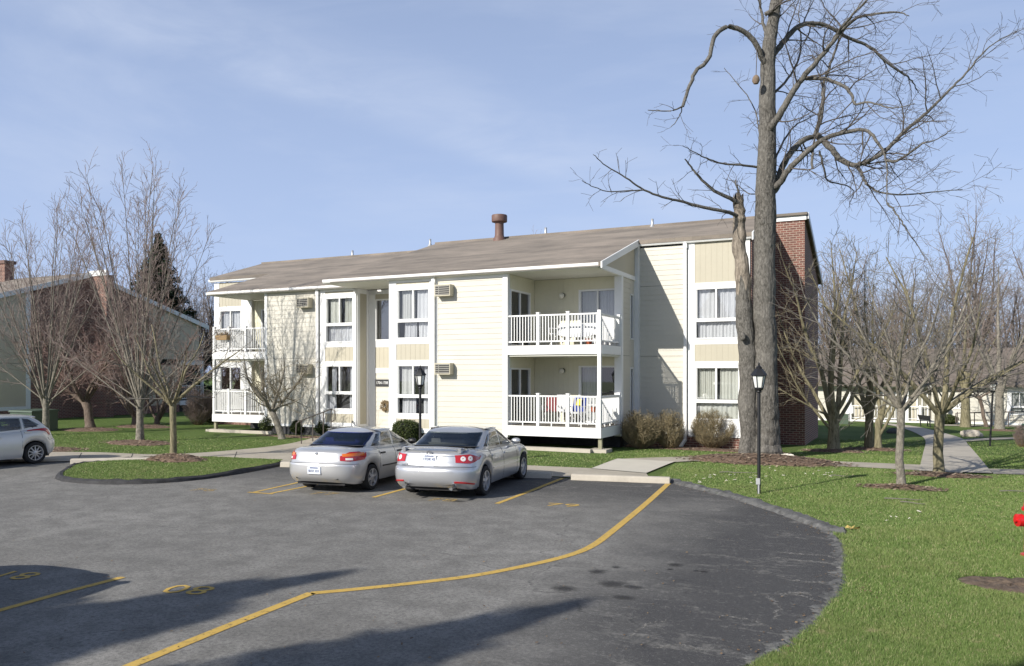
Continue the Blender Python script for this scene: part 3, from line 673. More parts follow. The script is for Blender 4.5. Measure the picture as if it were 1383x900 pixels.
for q in [(-27.05, -24.08, YL - 0.12, 28.34, ZE + 0.005, ZE + 0.04), (-24.08, -19.3, YL - 0.12, YL - 0.035, ZE + 0.005, ZE + 0.04), (-27.0, -24.08, YL + 0.05, 28.3, 3.11, 3.165)]: slab(None, [q], 'soffit', M['soffit'], bld)
# left end set back behind the balconies
f = front(30.0)
slab(f, [(-30.95, -30.62, -0.35, 0.03, 0.4, 7.1), (-29.15, -28.75, -0.35, 0.03, 0.4, 7.1), (-30.62, -29.15, -0.35, 0.02, 5.72, 5.9), (-30.62, -29.15, -0.35, 0.02, 3.45, 3.62), (-30.62, -29.15, -0.35, 0.02, 2.9, 3.1), (-30.62, -29.15, -0.35, 0.02, 0.4, 0.9)], 'window_bay_trim', M['white'], bld)
boards(f, -30.62, -29.15, 5.9, 7.1, 'tan_panel', M['tan'], bld); boards(f, -30.62, -29.15, 3.1, 3.45, 'tan_panel', M['tan'], bld)
window(bld, f, -30.62, -29.15, 3.62, 5.72, 4.4, 0.5, [(0.02, 0.5, 0.0, 1), (0.5, 1, 0.0, 1)], seed=18)
window(bld, f, -30.62, -29.15, 0.9, 2.9, 1.7, 0.5, [(0.6, 1, 0.0, 1, 'blind')], seed=19)
siding(f, -28.75, -27.0, 0.44, 6.9, 'siding', M['siding'], bld)
# concrete kerb that edges the bed under the porch
mb = MB(); mb.box(-12.6, -8.75, 24.15, 24.4, -0.2, 0.10); tag(mb.build('edging_kerb', M['concrete']), 'low concrete edging kerb under the right hand balconies', 'kerb')
mb = MB(); mb.box(-26.9, -23.4, 25.75, 25.95, -0.2, 0.12); tag(mb.build('edging_kerb', M['concrete']), 'low concrete edging kerb under the left hand balconies', 'kerb')

# ================================================================= things on the balconies
def patio_chair(name, label, loc, rz, matf, mats_, h=0.85):
    t = thing(name, label, 'chair', loc, rz, None)
    s = MB(); s.box(-0.24, 0.24, -0.22, 0.22, 0.40, 0.43); s.build('seat', M[mats_], t, False)
    b = MB(); b.prism([(-0.24, 0.20, 0.43), (0.24, 0.20, 0.43), (0.24, 0.34, h), (-0.24, 0.34, h)], (0, 0.03, 0)); b.build('backrest', M[mats_], t, False)
    for sx in (-0.26, 0.26):
        l = MB(); l.bar((sx, -0.22, 0), (sx, 0.22, 0.44), 0.025); l.build('leg', M[matf], t, False)
        l = MB(); l.bar((sx, 0.24, 0), (sx, -0.22, 0.44), 0.025); l.build('leg', M[matf], t, False)
        l = MB(); l.bar((sx, -0.24, 0.62), (sx, 0.26, 0.62), 0.04, 0.025); l.bar((sx, -0.22, 0.44), (sx, -0.22, 0.62), 0.025); l.build('armrest', M[matf], t, False)
    return t
Z0, Z1 = 0.79, 3.49
patio_chair('folding_chair', 'folding chair with dark red seat on the lower right balcony', (-10.75, 25.7, Z0), R(8), 'alu', 'red_cloth', 0.95)
c = patio_chair('folding_chair', 'white folding chair with a blue and yellow towel on the lower right balcony', (-9.72, 25.4, Z0), R(-12), 'white', 'white', 0.92)
mb = MB(); mb.prism([(-0.25, 0.17, 0.45), (0.25, 0.17, 0.45), (0.25, 0.315, 0.94), (-0.25, 0.315, 0.94)], (0, -0.015, 0)); mb.box(-0.25, 0.25, 0.30, 0.40, 0.935, 0.95)
tw = mb.build('towel', M['blue_cloth']); tw.location = (-9.72, 25.4, Z0); tw.rotation_euler = (0, 0, R(-12)); tag(tw, 'blue towel with a yellow patch draped over the white folding chair', 'towel')
mb = MB(); mb.prism([(-0.08, 0.145, 0.66), (0.12, 0.145, 0.66), (0.12, 0.215, 0.88), (-0.08, 0.215, 0.88)], (0, -0.008, 0)); pt = mb.build('yellow_patch', M['yellow_cloth'], tw, False)
patio_chair('lounge_chair', 'white slatted lounge chair between the two folding chairs on the lower right balcony', (-10.25, 25.85, Z0), R(35), 'white', 'white', 1.0)
t = thing('storage_shelf', 'small white shelf with clutter at the right end of the lower balcony', 'shelf', (-9.05, 25.7, Z0))
for k in range(3):
    mb = MB(); mb.box(-0.3, 0.3, -0.2, 0.2, 0.15 + k * 0.26, 0.17 + k * 0.26); mb.build('shelf_board', M['white'], t, False)
for sx in (-0.29, 0.29):
    for sy in (-0.19, 0.19):
        mb = MB(); mb.bar((sx, sy, 0), (sx, sy, 0.8), 0.025); mb.build('leg', M['white'], t, False)
for k, (dx, m) in enumerate(((-0.15, 'terracotta'), (0.12, 'basket'))):
    mb = MB(); mb.lathe([(0.06, 0), (0.09, 0.16), (0.095, 0.18), (0.07, 0.18)], (0, 0, 0), 12); o = mb.build('flower_pot', M[m]); o.location = (-9.05 + dx, 25.7, Z0 + 0.43); tag(o, ('terracotta' if k == 0 else 'brown wicker') + ' pot standing on the small white balcony shelf', 'pot')
t = thing('patio_table', 'table under a white dust cover on the upper right balcony', 'table', (-9.6, 25.6, Z1))
P = []
for i in range(3):
    z = (0.30, 0.70, 0.73)[i]; e = (1.12, 1.0, 0.96)[i]
    P.append([(0.75 * e * math.copysign(abs(math.cos(a)) ** 0.5, math.cos(a)) + (0.03 * math.sin(a * 9) if i == 0 else 0), 0.42 * e * math.copysign(abs(math.sin(a)) ** 0.5, math.sin(a)), z + (0.04 * math.sin(a * 5) if i == 0 else 0)) for a in [k * 2 * math.pi / 48 for k in range(48)]])
mb = MB(); mb.grid(P, close=True); mb.poly(P[2]); mb.build('dust_cover', M['white'], t, False)
for sx in (-0.6, 0.6):
    for sy in (-0.3, 0.3):
        mb = MB(); mb.bar((sx, sy, 0), (sx * 0.9, sy * 0.9, 0.7), 0.03); mb.build('leg', M['white'], t, False)
patio_chair('lounge_chair', 'white reclining chair left of the covered table on the upper right balcony', (-10.45, 25.7, Z1), R(-20), 'white', 'white', 0.8)
patio_chair('patio_chair', 'white chair right of the covered table on the upper right balcony', (-8.95, 25.9, Z1), R(-30), 'white', 'white', 0.95)
mb = MB(); mb.lathe([(0.08, 0), (0.12, 0.17), (0.13, 0.19), (0.10, 0.19)], (0, 0, 0), 14); o = mb.build('flower_pot', M['terracotta']); o.location = (-9.05, 24.85, Z1); tag(o, 'terracotta pot at the foot of the upper right balcony rail', 'pot')
t = thing('planter_basket', 'brown planter basket hung on the upper left balcony rail', 'planter', (-26.35, 26.0, 4.0))
mb = MB(); mb.prism([(-0.3, -0.09, 0), (0.3, -0.09, 0), (0.34, -0.12, 0.2), (-0.34, -0.12, 0.2)], (0, 0.2, 0)); mb.build('trough', M['basket'], t, False)
mb = MB()
for k in range(70):
    a = (rnd.uniform(-0.33, 0.33), rnd.uniform(-0.08, 0.08), 0.18); b = (a[0] + rnd.uniform(-0.12, 0.12), a[1] + rnd.uniform(-0.1, 0.1), rnd.uniform(0.22, 0.38)); mb.bar(a, b, 0.012)
mb.build('dry_stems', M['twig_tan'], t, False)
patio_chair('patio_chair', 'dark chair standing on the upper left balcony', (-24.8, 27.3, Z1), R(10), 'black', 'sign_dark', 0.9)
t = thing('wall_wreath', 'round dried wreath hung beside the entry door', 'wreath', (-18.45, 26.86, 1.25))
mb = MB()
for k in range(160):
    a = rnd.uniform(0, 6.283); r0 = rnd.uniform(0.10, 0.22); p = Vector((r0 * math.cos(a), rnd.uniform(-0.05, 0.02), r0 * math.sin(a)))
    mb.bar(p, p + Vector((rnd.uniform(-0.08, 0.08), rnd.uniform(-0.06, 0.0), rnd.uniform(-0.08, 0.08))), 0.02)
mb.build('dry_stems', M['twig_tan'], t, False)
# pipe handrail along the entry walk
t = thing('handrail', 'brown pipe handrail climbing along the entry walk', 'handrail', (0, 0, 0))
A = gnd(407, 600.7); B = Vector((-19.9, 25.25, 0.28))
tops = [A + (B - A) * k + Vector((0, 0, 0.86)) for k in (-0.06, 0.0, 0.36, 0.72, 1.0)]
mb = MB(); mb.tube(tops + [tops[-1] + Vector((0.16, 0.02, -0.06)), tops[-1] + Vector((0.18, 0.02, -0.4)), tops[-1] + Vector((0.02, 0, -0.5))], 0.024, 8)
mb.tube([tops[0], tops[0] + Vector((-0.12, -0.02, -0.08)), tops[0] + Vector((-0.14, -0.02, -0.5))], 0.024, 8); mb.build('top_rail', M['rail'], t)
for k in (0.0, 0.36, 0.72, 1.0):
    q = A + (B - A) * k; mb = MB(); mb.tube([(q.x, q.y, -0.05), (q.x, q.y, q.z + 0.86)], 0.022, 8); mb.build('post', M['rail'], t)
# ================================================================= ground, lot, walks, kerbs
rnd = random.Random(11)
def axis(lo, hi, flo, fhi, step):
    a = list(np.arange(flo, fhi + 0.01, step)); v = flo; s = step
    while v > lo: s *= 1.6; v -= s; a.insert(0, max(v, lo))
    v = fhi; s = step
    while v < hi: s *= 1.6; v += s; a.append(min(v, hi))
    return a
xs = axis(-900, 900, -40, 30, 1.0); ys = axis(-200, 1200, -6, 84, 1.0)
mb = MB(); mb.grid([[(x, y, terrain(x, y)) for x in xs] for y in ys]); tag(mb.build('lawn', M['lawn'], fixn=False), kind='structure')

def catmull(pts, n=6):
    out = []
    P = [Vector(p) for p in pts]
    for i in range(len(P) - 1):
        a, b, c, d = P[max(i - 1, 0)], P[i], P[i + 1], P[min(i + 2, len(P) - 1)]
        for k in range(n):
            t = k / n
            out.append(0.5 * ((2 * b) + (c - a) * t + (2 * a - 5 * b + 4 * c - d) * t * t + (3 * b - a - 3 * c + d) * t ** 3))
    out.append(P[-1]); return out
EDGE_PX = [(907, 652), (940, 661), (980, 671), (1020, 682), (1060, 696), (1100, 710), (1124, 722), (1136, 742), (1138, 770), (1131, 800), (1106, 835), (1060, 871), (1010, 902)]
edge = catmull([gnd(*p) for p in EDGE_PX], 5)
e2 = edge[-1]; dr_ = (edge[-1] - edge[-6]).normalized()
tail = catmull([e2, e2 + dr_ * 2.5 + Vector((-.3, 0, 0)), e2 + Vector((-3.5, -7, 0)), e2 + Vector((-6, -20, 0)), e2 + Vector((-8, -40, 0))], 4)[1:]
top = [gnd(907, 652), gnd(772, 647), gnd(700, 640), gnd(560, 634), gnd(470, 630), gnd(384, 627), gnd(300, 622), gnd(120, 622)]
far_left = top[-1] + Vector((-40, -2.0, 0))
poly = [(p.x, p.y, 0.005) for p in edge + tail] + [(-90, -40, 0.005), (far_left.x - 40, far_left.y, 0.005)] + [(p.x, p.y, 0.005) for p in reversed(top)]
mb = MB(); mb.poly(poly); tag(mb.build('parking_lot', M['asphalt']), kind='structure')
# broken asphalt berm along the right edge
berm = catmull([gnd(*p) for p in [(905, 650), (925, 655.5), (960, 664), (1000, 674), (1040, 687), (1075, 699), (1105, 710), (1128, 718), (1144, 720)]], 8)
P = []
for i, p in enumerate(berm):
    q = berm[min(i + 1, len(berm) - 1)] - berm[max(i - 1, 0)]; nrm = Vector((-q.y, q.x, 0)).normalized()
    h = 0.075 * (0.8 + 0.5 * rnd.random()); w = 0.13 + 0.05 * rnd.random()
    if i < 2 or i > len(berm) - 3: h *= 0.4
    P.append([p - nrm * (w + 0.03) + Vector((0, 0, -0.02)), p - nrm * w * 0.6 + Vector((0, 0, h * rnd.uniform(0.6, 1))), p + Vector((0, 0, h)), p + nrm * w * 0.6 + Vector((0, 0, h * rnd.uniform(0.6, 1))), p + nrm * (w + 0.02) + Vector((0, 0, -0.02))])
mb = MB(); mb.grid(P, True); tag(mb.build('asphalt_kerb', M['berm'], sharp=25), 'crumbling asphalt berm along the right edge of the car park', 'kerb')
# crumbled edge of the lot against the grass
ln = catmull([p for p in edge if dist_cam(p.x, p.y) < 13.2], 7)
P = []
for i, p in enumerate(ln):
    q = ln[min(i + 1, len(ln) - 1)] - ln[max(i - 1, 0)]; nrm = Vector((-q.y, q.x, 0)).normalized(); w = .09 + .05 * math.sin(i * .37) + rnd.uniform(-.03, .05)
    P.append([p - nrm * w + Vector((0, 0, 0.006)), p - nrm * w * .4 + Vector((0, 0, rnd.uniform(.008, .03))), p + Vector((0, 0, 0.03 * rnd.uniform(.2, 1.3))), p + nrm * rnd.uniform(0.03, 0.14) + Vector((0, 0, -0.012))])
mb = MB(); mb.grid(P, True); tag(mb.build('lot_edge', M['berm'], sharp=12), kind='structure')

def strip(name, L, Rr, mat, dz=0.012, n=10, **kw):
    "sheet between two pixel polylines, laid on the terrain"
    L = catmull([gnd(*p) for p in L], n); Rr = catmull([gnd(*p) for p in Rr], n); m = min(len(L), len(Rr)); P = []
    for i in range(m):
        a = L[i * (len(L) - 1) // (m - 1)]; b = Rr[i * (len(Rr) - 1) // (m - 1)]
        row = []
        for k in range(7):
            q = a.lerp(b, k / 6); row.append((q.x, q.y, terrain(q.x, q.y) + dz))
        P.append(row)
    mb = MB(); mb.grid(P); o = mb.build(name, mat, fixn=False); tag(o, **kw); return o
ST = dict(kind='structure')
# sidewalk in front of the building and the slab at the head of the last stall
strip('sidewalk', [(-220, 614), (0, 612.5), (120, 612), (225, 615), (330, 608), (390, 600.5), (432, 590)], [(-220, 627), (0, 626), (120, 624), (225, 624), (330, 622), (392, 625), (520, 612)], M['walk'], 0.03, **ST)
strip('sidewalk', [(300, 617), (384, 612), (470, 614), (560, 620), (640, 625.5), (720, 630), (810, 634)], [(300, 623), (384, 628), (470, 631), (560, 636), (640, 639), (720, 643), (812, 648.5)], M['walk'], 0.022, **ST)
strip('sidewalk_slab', [(798, 634.5), (834, 621)], [(872, 641), (912, 625)], M['concrete_new'], 0.034, **ST)
strip('sidewalk_slab', [(770, 633), (798, 634.6), (835, 637.4), (873, 641)], [(772, 648), (815, 649.5), (850, 650), (880, 651)], M['walk'], 0.028, **ST)
strip('path', [(834, 621), (880, 619), (940, 618), (1010, 620.5), (1100, 623), (1200, 627), (1250, 629), (1300, 632)], [(912, 625), (930, 624), (960, 623), (1010, 626.5), (1100, 629), (1200, 634), (1250, 637), (1300, 640)], M['walk'], 0.02, **ST)
strip('path', [(1241, 637), (1247, 612), (1250, 597), (1243, 589), (1222, 580), (1190, 573), (1138, 568)], [(1340, 640.5), (1322, 618), (1308, 602), (1299, 593), (1272, 585), (1232, 576), (1172, 570)], M['concrete'], 0.026, **ST)
strip('path', [(1300, 594), (1340, 592), (1400, 590.5), (1500, 589)], [(1303, 597), (1345, 594.5), (1400, 593), (1500, 591)], M['walk'], 0.016, **ST)
strip('path', [(1335, 634), (1383, 635), (1450, 636)], [(1342, 641), (1383, 642), (1450, 644)], M['walk'], 0.02, **ST)
strip('path', [(1262, 573.6), (1320, 574.4), (1500, 576)], [(1264, 575.4), (1320, 576.2), (1500, 578)], M['walk'], 0.02, **ST)
# joints in the wide path and the sidewalk are cut grooves
def groove(a, b, w=0.02, dz=0.031):
    a = gnd(*a); b = gnd(*b); d = (b - a).normalized(); nn = Vector((-d.y, d.x, 0)) * w / 2; P = []
    for k in range(6):
        q = a.lerp(b, k / 5); z = terrain(q.x, q.y) + dz; P.append([(q.x - nn.x, q.y - nn.y, z), (q.x + nn.x, q.y + nn.y, z)])
    return P
mb = MB()
for t in (0.0, 0.25, 0.5, 0.75): mb.grid(groove((1242 + 6 * t, 633 - 34 * t), (1336 - 30 * t, 636 - 34 * t)))
for x in (40, 110, 180, 250, 320): mb.grid(groove((x, 613.2 if x < 200 else 611.5), (x - 5, 624), 0.02, 0.035))
mb.grid(groove((798, 634.7), (873, 641), 0.03, 0.040))
tag(mb.build('joint', M['kerb_and_shade_black'], fixn=False), kind='structure')

# grassy island with its dark kerb
outer = [(86, 637.5), (76, 645), (84, 650.5), (130, 654.5), (200, 654), (266, 649), (324, 640.5), (379, 630)]
inner_back = [(88, 636), (100, 631), (130, 627.5), (172, 623), (206, 621)]
O = catmull([gnd(*p) for p in inner_back[::-1] + outer], 5)
P = []
for i, p in enumerate(O):
    q = O[min(i + 1, len(O) - 1)] - O[max(i - 1, 0)]; nn = Vector((-q.y, q.x, 0)).normalized(); j = rnd.uniform(-0.018, 0.018) - (0.03 if i % 17 == 9 else 0)
    P.append([p - nn * (0.03 + 2 * j) + Vector((0, 0, -0.02)), p + nn * (0.01 + j) + Vector((0, 0, 0.075 + j)), p + nn * 0.07 + Vector((0, 0, 0.115 + j)), p + nn * 0.14 + Vector((0, 0, 0.105 + j)), p + nn * 0.17 + Vector((0, 0, 0.0))])
ISL = [P_[3] for P_ in P]
mb = MB(); mb.grid(P, True); tag(mb.build('island_kerb', M['kerb_and_shade_black'], sharp=22), 'black rolled asphalt kerb around the grass island', 'kerb')
back = [gnd(382, 625), gnd(300, 621.5), gnd(215, 620)]
mb = MB(); mb.poly([(p[0], p[1], 0.085) for p in ISL] + [(p.x, p.y, 0.085) for p in back]); tag(mb.build('island_turf', M['lawn']), kind='structure')
ISL_POLY = [(p[0], p[1]) for p in ISL] + [(p.x, p.y) for p in back]

# concrete wheel stops
def wheel_stop(a, b, label, dark=False):
    a = gnd(*a); b = gnd(*b); d = b - a; L = d.length; t = math.atan2(d.y, d.x)
    mb = MB(); mb.prism([(0, -0.09, 0.0), (0, 0.13, 0.0), (0, 0.12, 0.12), (0, 0.09, 0.145), (0, -0.04, 0.145), (0, -0.075, 0.12)], (L, 0, 0))
    o = mb.build('wheel_stop', M['concrete']); o.location = (a.x, a.y, 0.004); o.rotation_euler = (0, 0, t)
    md = o.modifiers.new('b', 'BEVEL'); md.width = 0.012; md.segments = 2
    tag(o, label, 'wheel stop', 'concrete wheel stops at the stall heads')
wheel_stop((772, 648.5), (905, 653.5), 'long pale concrete wheel stop at the head of the empty stall on the right')
wheel_stop((640, 644), (744.5, 646.5), 'shaded concrete wheel stop in front of the silver saloon with the rear spoiler')
wheel_stop((380, 631), (470, 633), 'concrete wheel stop ahead of the silver saloon with orange and red lamps')
wheel_stop((96, 627), (205, 625), 'concrete wheel stop left of the grass island behind the white hatchback')

# painted lines
def line(name, pts, w, mat='yellow', smooth=1, kind='structure', dz=0.010):
    p = [gnd(*q) for q in pts]
    if smooth > 1: p = catmull(p, smooth)
    P = []
    for i, a in enumerate(p):
        q = p[min(i + 1, len(p) - 1)] - p[max(i - 1, 0)]; nn = Vector((-q.y, q.x, 0)).normalized() * w / 2
        P.append([(a.x - nn.x, a.y - nn.y, dz), (a.x + nn.x, a.y + nn.y, dz)])
    mb = MB(); mb.grid(P, False); o = mb.build(name, M[mat], fixn=False); o['kind'] = kind; return o
line('painted_line', [(903, 653.5), (870, 683), (826, 719), (800, 738), (770, 750.5), (720, 763), (640, 778.5), (560, 788.5), (480, 797), (420, 802.5)], 0.125, smooth=4)
line('painted_line', [(421, 802), (300, 850), (180, 899), (60, 950)], 0.125)
line('painted_line', [(671, 681), (716, 664), (760, 646.5)], 0.105)
line('painted_line', [(504, 672.5), (548, 660.5), (610, 643)], 0.10)
line('painted_line', [(-60, 842), (0, 825.5), (80, 803), (166, 780.5)], 0.105)
line('painted_line', [(342, 665.8), (411, 650.5), (440, 644)], 0.09); line('painted_line', [(366, 667), (420, 656.5), (470, 646), (500, 640)], 0.09); line('painted_line', [(335, 665.6), (369, 668)], 0.09, dz=0.0125)
# stall numbers painted for drivers coming from the other side
def stall_number(txt, px, py, size, rot, mat='yellow', sx=1.0):
    p = gnd(px, py)
    o = text('stall_number', txt, size, M[mat], None, (p.x, p.y, 0.0105), (0, 0, rot), 0.0005, sx); o['kind'] = 'structure'
    return o
stall_number('80', 256, 797.0, 0.50, R(180 + 14), sx=1.2)
stall_number('81', 22, 777.5, 0.50, R(180 + 14), sx=1.2)
stall_number('79', 760, 683, 0.46, R(10), sx=1.5)
stall_number('78', 597, 676, 0.46, R(10), 'yellow_faded', 1.4)
stall_number('77', 437, 667.5, 0.46, R(10), 'yellow_faded', 1.4)
stall_number('76', 275, 662.5, 0.46, R(10), 'yellow_faded', 1.4)
# oil stains
def stain(px, py, rx, ry, seed):
    r = random.Random(seed); p = gnd(px, py); n = 22
    mb = MB(); mb.poly([(.2 * math.cos(a) * r.uniform(0.8, 1.2), .2 * math.sin(a) * r.uniform(0.8, 1.2), 0) for a in [k * 2 * math.pi / n for k in range(n)]])
    o = mb.build('oil_stain', M['oil']); o['kind'] = 'structure'; o.location = (p.x, p.y, 0.0085); o.scale = (rx / .15, ry / .15, 1)
for i, s in enumerate([(828, 790, .20, .16), (762, 796, .17, .14), (806, 773, .12, .12), (856, 794, .12, .09), (912, 764, .11, .11), (950, 773, .07, .06), (842, 808, .14, .1), (617, 677.5, .22, .12), (905, 770, .05, .05), (940, 772, .04, .05), (832, 767, .06, .06)]): stain(*s, i)

# pale scuffed cracks in the sealed surface by the right edge
def crack(pts, w, seed):
    r = random.Random(seed); C_ = catmull([gnd(*q) for q in pts], 14); P = []
    for i, a in enumerate(C_):
        q = C_[min(i + 1, len(C_) - 1)] - C_[max(i - 1, 0)]; nn = Vector((-q.y, q.x, 0)).normalized(); o_ = nn * r.uniform(-.03, .03); h_ = w * r.uniform(.3, 1.3) * (1 - abs(2 * i / (len(C_) - 1) - 1) ** 3)
        P.append([(a.x + o_.x - nn.x * h_, a.y + o_.y - nn.y * h_, .0078), (a.x + o_.x + nn.x * h_, a.y + o_.y + nn.y * h_, .0078)])
    mb = MB(); mb.grid(P, False); mb.build('surface_crack', M['scuff'], fixn=False)['kind'] = 'structure'
for k, (pts, w) in enumerate([([(1040, 746), (1080, 749), (1110, 751), (1134, 756)], .05), ([(1030, 751), (1075, 757), (1120, 762), (1136, 765)], .045), ([(1060, 784), (1095, 787), (1132, 789)], .05), ([(1010, 806), (1050, 803), (1080, 806), (1118, 816)], .03), ([(968, 832), (1010, 838), (1040, 847)], .035), ([(1020, 800), (1040, 808), (1052, 822), (1046, 838)], .03), ([(1052, 806), (1078, 801), (1098, 806)], .05), ([(880, 876), (920, 872), (955, 882)], .03), ([(840, 868), (870, 846), (905, 838)], .018), ([(950, 700), (985, 706), (1020, 708)], .03), ([(900, 722), (950, 726), (1000, 733)], .025), ([(690, 760), (640, 752), (560, 748)], .012), ([(300, 730), (420, 722), (560, 735), (700, 716)], .010), ([(150, 700), (300, 708), (420, 695)], .012)]): crack(pts, w, k)
# bare soil patch, mulch rings
def disc(name, px, py, rx, ry, mat, h=0.0, seed=0, dz=0.012, rings=7, kind='structure', label=None, base=0.0):
    r = random.Random(seed); p = gnd(px, py) if not isinstance(px, Vector) else px; n = 40; P = []
    wob = [r.uniform(0.82, 1.15) for _ in range(n)]; wob = [(wob[i - 1] + wob[i] + wob[(i + 1) % n]) / 3 for i in range(n)]
    for k in range(rings + 1):
        t = k / rings; row = []
        for i in range(n):
            a = 2 * math.pi * i / n; x = p.x + rx * math.cos(a) * t * wob[i]; y = p.y + ry * math.sin(a) * t * wob[i]
            row.append((x, y, terrain(x, y) + base + dz + h * (1 - t * t) + (r.uniform(-0.02, 0.02) if h and 0 < t < 1 else 0) - (0.03 if k == rings else 0)))
        P.append(row)
    mb = MB(); mb.grid(P, True, True); o = mb.build(name, M[mat]); o['kind'] = kind
    if label: tag(o, label, 'mulch')
    return o
disc('bare_soil', 1368, 791, 0.62, 0.40, 'soil', 0.012, 3)
CH = []
def mulch(px, py, rx, ry, h, seed, label, chips=240, base=0.0):
    disc('mulch', px, py, rx, ry, 'mulch', h, seed, kind='stuff', label=label, base=base)
    r = random.Random(seed + 50); p = gnd(px, py)
    for _ in range(chips):
        a = r.uniform(0, 6.283); t = math.sqrt(r.random()) * 1.12
        x = p.x + rx * t * math.cos(a); y = p.y + ry * t * math.sin(a); CH.append((x, y, terrain(x, y) + base + 0.02 + h * max(0, 1 - t * t)))
mulch(1030, 624, 2.3, 1.35, 0.20, 1, 'wide mulch mound around the twin trunked old tree', 900)
mulch(235, 625.5, 1.05, 0.62, 0.16, 2, 'mulch cone around the young tree on the island', 260, 0.08)
mulch(189, 599, 1.7, 0.8, 0.08, 3, 'mulch ring around the tall multi stemmed tree left of the block', 240)
mulch(1217, 660, 0.85, 0.40, 0.05, 4, 'mulch ring around the smooth forked tree nearest the camera', 200)
mulch(1270, 643, 1.1, 0.48, 0.06, 5, 'mulch ring around the forked tree beside the wide path', 200)
mulch(1124, 610, 1.0, 0.6, 0.06, 6, 'mulch ring around the mossy tree next to the brick gable', 150)
mulch(1183, 608, 1.2, 0.6, 0.06, 7, 'mulch ring around the pair of mossy trees', 150)
mulch(122, 581, 1.6, 1.0, 0.08, 8, 'mulch ring around the crooked crab apple', 120)
mulch(195, 577, 1.8, 0.9, 0.08, 9, 'mulch ring around the slim trees by the brick building', 120)
mulch(1350, 582, 1.2, 0.7, 0.06, 10, 'mulch ring around the straight tree in front of the low building', 60)
for k, (px, py, rx, ry) in enumerate([(900, 605, 4.4, 0.7), (440, 592, 3.4, 0.5), (70, 608, 1.2, 0.8)]): mulch(px, py, rx, ry, 0.03, 20 + k, ['mulch bed along the right end of the block', 'mulch bed under the box bushes by the entry', 'mulch patch behind the white hatchback'][k], 260)
V = np.zeros((len(CH) * 4, 3)); r = np.random.default_rng(4); c = np.array(CH); n = len(c)
a = r.uniform(0, 6.283, n); L = r.uniform(0.03, 0.075, n); W = r.uniform(0.012, 0.028, n); tl = r.uniform(-0.5, 0.5, n)
dx, dy = np.cos(a), np.sin(a)
for k, (s, t) in enumerate(((-1, -1), (1, -1), (1, 1), (-1, 1))):
    V[k::4, 0] = c[:, 0] + s * L * dx - t * W * dy; V[k::4, 1] = c[:, 1] + s * L * dy + t * W * dx; V[k::4, 2] = c[:, 2] + s * L * tl * 0.5 + 0.01
o = np_mesh('mulch_chips', V, np.arange(n * 4).reshape(n, 4), M['chip'], smooth=False); tag(o, 'loose bark chips scattered over the mulch rings', 'bark chips', kind='stuff')

# ---------------------------------------------------------------- grass blades (nobody could count them)
def inpoly(x, y, P):
    c = np.zeros(x.shape, bool); j = len(P) - 1
    for i in range(len(P)):
        xi, yi = P[i]; xj, yj = P[j]
        c ^= ((yi > y) != (yj > y)) & (x < (xj - xi) * (y - yi) / (yj - yi + 1e-12) + xi); j = i
    return c
LOT = [(p[0], p[1]) for p in poly]
rg = np.random.default_rng(8)
def grass_patch(n_target, dmin, dmax, pxlo, pxhi, hmin, hmax, wfac, excl, only=None, base=0.0):
    d = 1 / rg.uniform(1 / dmax, 1 / dmin, n_target) if dmin > 0 else rg.uniform(dmin, dmax, n_target)
    px = rg.uniform(pxlo, pxhi, n_target); X = (px - CX_) / F_ * d
    x = X * CA - d * SA; y = X * SA + d * CA
    keep = ~inpoly(x, y, LOT) if only is None else inpoly(x, y, only)
    for P in excl: keep &= ~inpoly(x, y, P)
    x, y, d = x[keep], y[keep], d[keep]; n = len(x)
    fx = np.clip((x + 14) / 11, 0, 1); z = -0.0175 * np.clip(y - 22, 0, 60) * fx * fx * (3 - 2 * fx) + base
    patch = 0.6 + 0.4 * np.sin(x * 2.1 + 1.3 * np.sin(y * 1.7)) * np.sin(y * 2.7 + x)
    h = rg.uniform(hmin, hmax, n) * (0.35 + 0.8 * patch); w = wfac * d * rg.uniform(0.6, 1.3, n); a = rg.uniform(0, 6.283, n); ln = rg.uniform(0.1, 1.0, n) * h
    b = rg.uniform(0, 6.283, n)
    v = np.zeros((n * 3, 3)); v[0::3] = np.stack([x - np.cos(a) * w, y - np.sin(a) * w, z], 1); v[1::3] = np.stack([x + np.cos(a) * w, y + np.sin(a) * w, z], 1)
    v[2::3] = np.stack([x + np.cos(b) * ln, y + np.sin(b) * ln, z + h], 1); return v
def pxpoly(L): return [(gnd(*p).x, gnd(*p).y) for p in L]
EX = [pxpoly([(1241, 638), (1247, 612), (1250, 597), (1300, 592), (1308, 602), (1340, 641)]), pxpoly([(834, 620.5), (940, 617.5), (1010, 620.5), (1100, 623), (1200, 627), (1300, 632), (1450, 636), (1450, 644), (1300, 640.5), (1200, 634), (1100, 629), (960, 624), (912, 626), (881, 652), (770, 650), (770, 632.5), (798, 634)]),
      pxpoly([(-220, 613), (120, 611.5), (225, 614.5), (330, 607.5), (390, 600), (432, 589), (525, 612), (640, 625), (720, 629.5), (812, 633.5), (812, 650), (640, 641), (384, 630), (225, 626), (-220, 630)]),
      [(1.17 + .62 * math.cos(t) + .12, 10.9 + .40 * math.sin(t)) for t in np.linspace(0, 6.2, 16)], [(-40, 23.6), (-11, 23.6), (-8.4, 23.9), (-8.4, 27.3), (-3, 28.2), (-2.9, 31.8), (-2.9, 60), (-40, 60)]]
sp_ = gnd(1368, 791); EX[3] = [(sp_.x + .60 * math.cos(t), sp_.y + .38 * math.sin(t)) for t in np.linspace(0, 6.2, 16)]
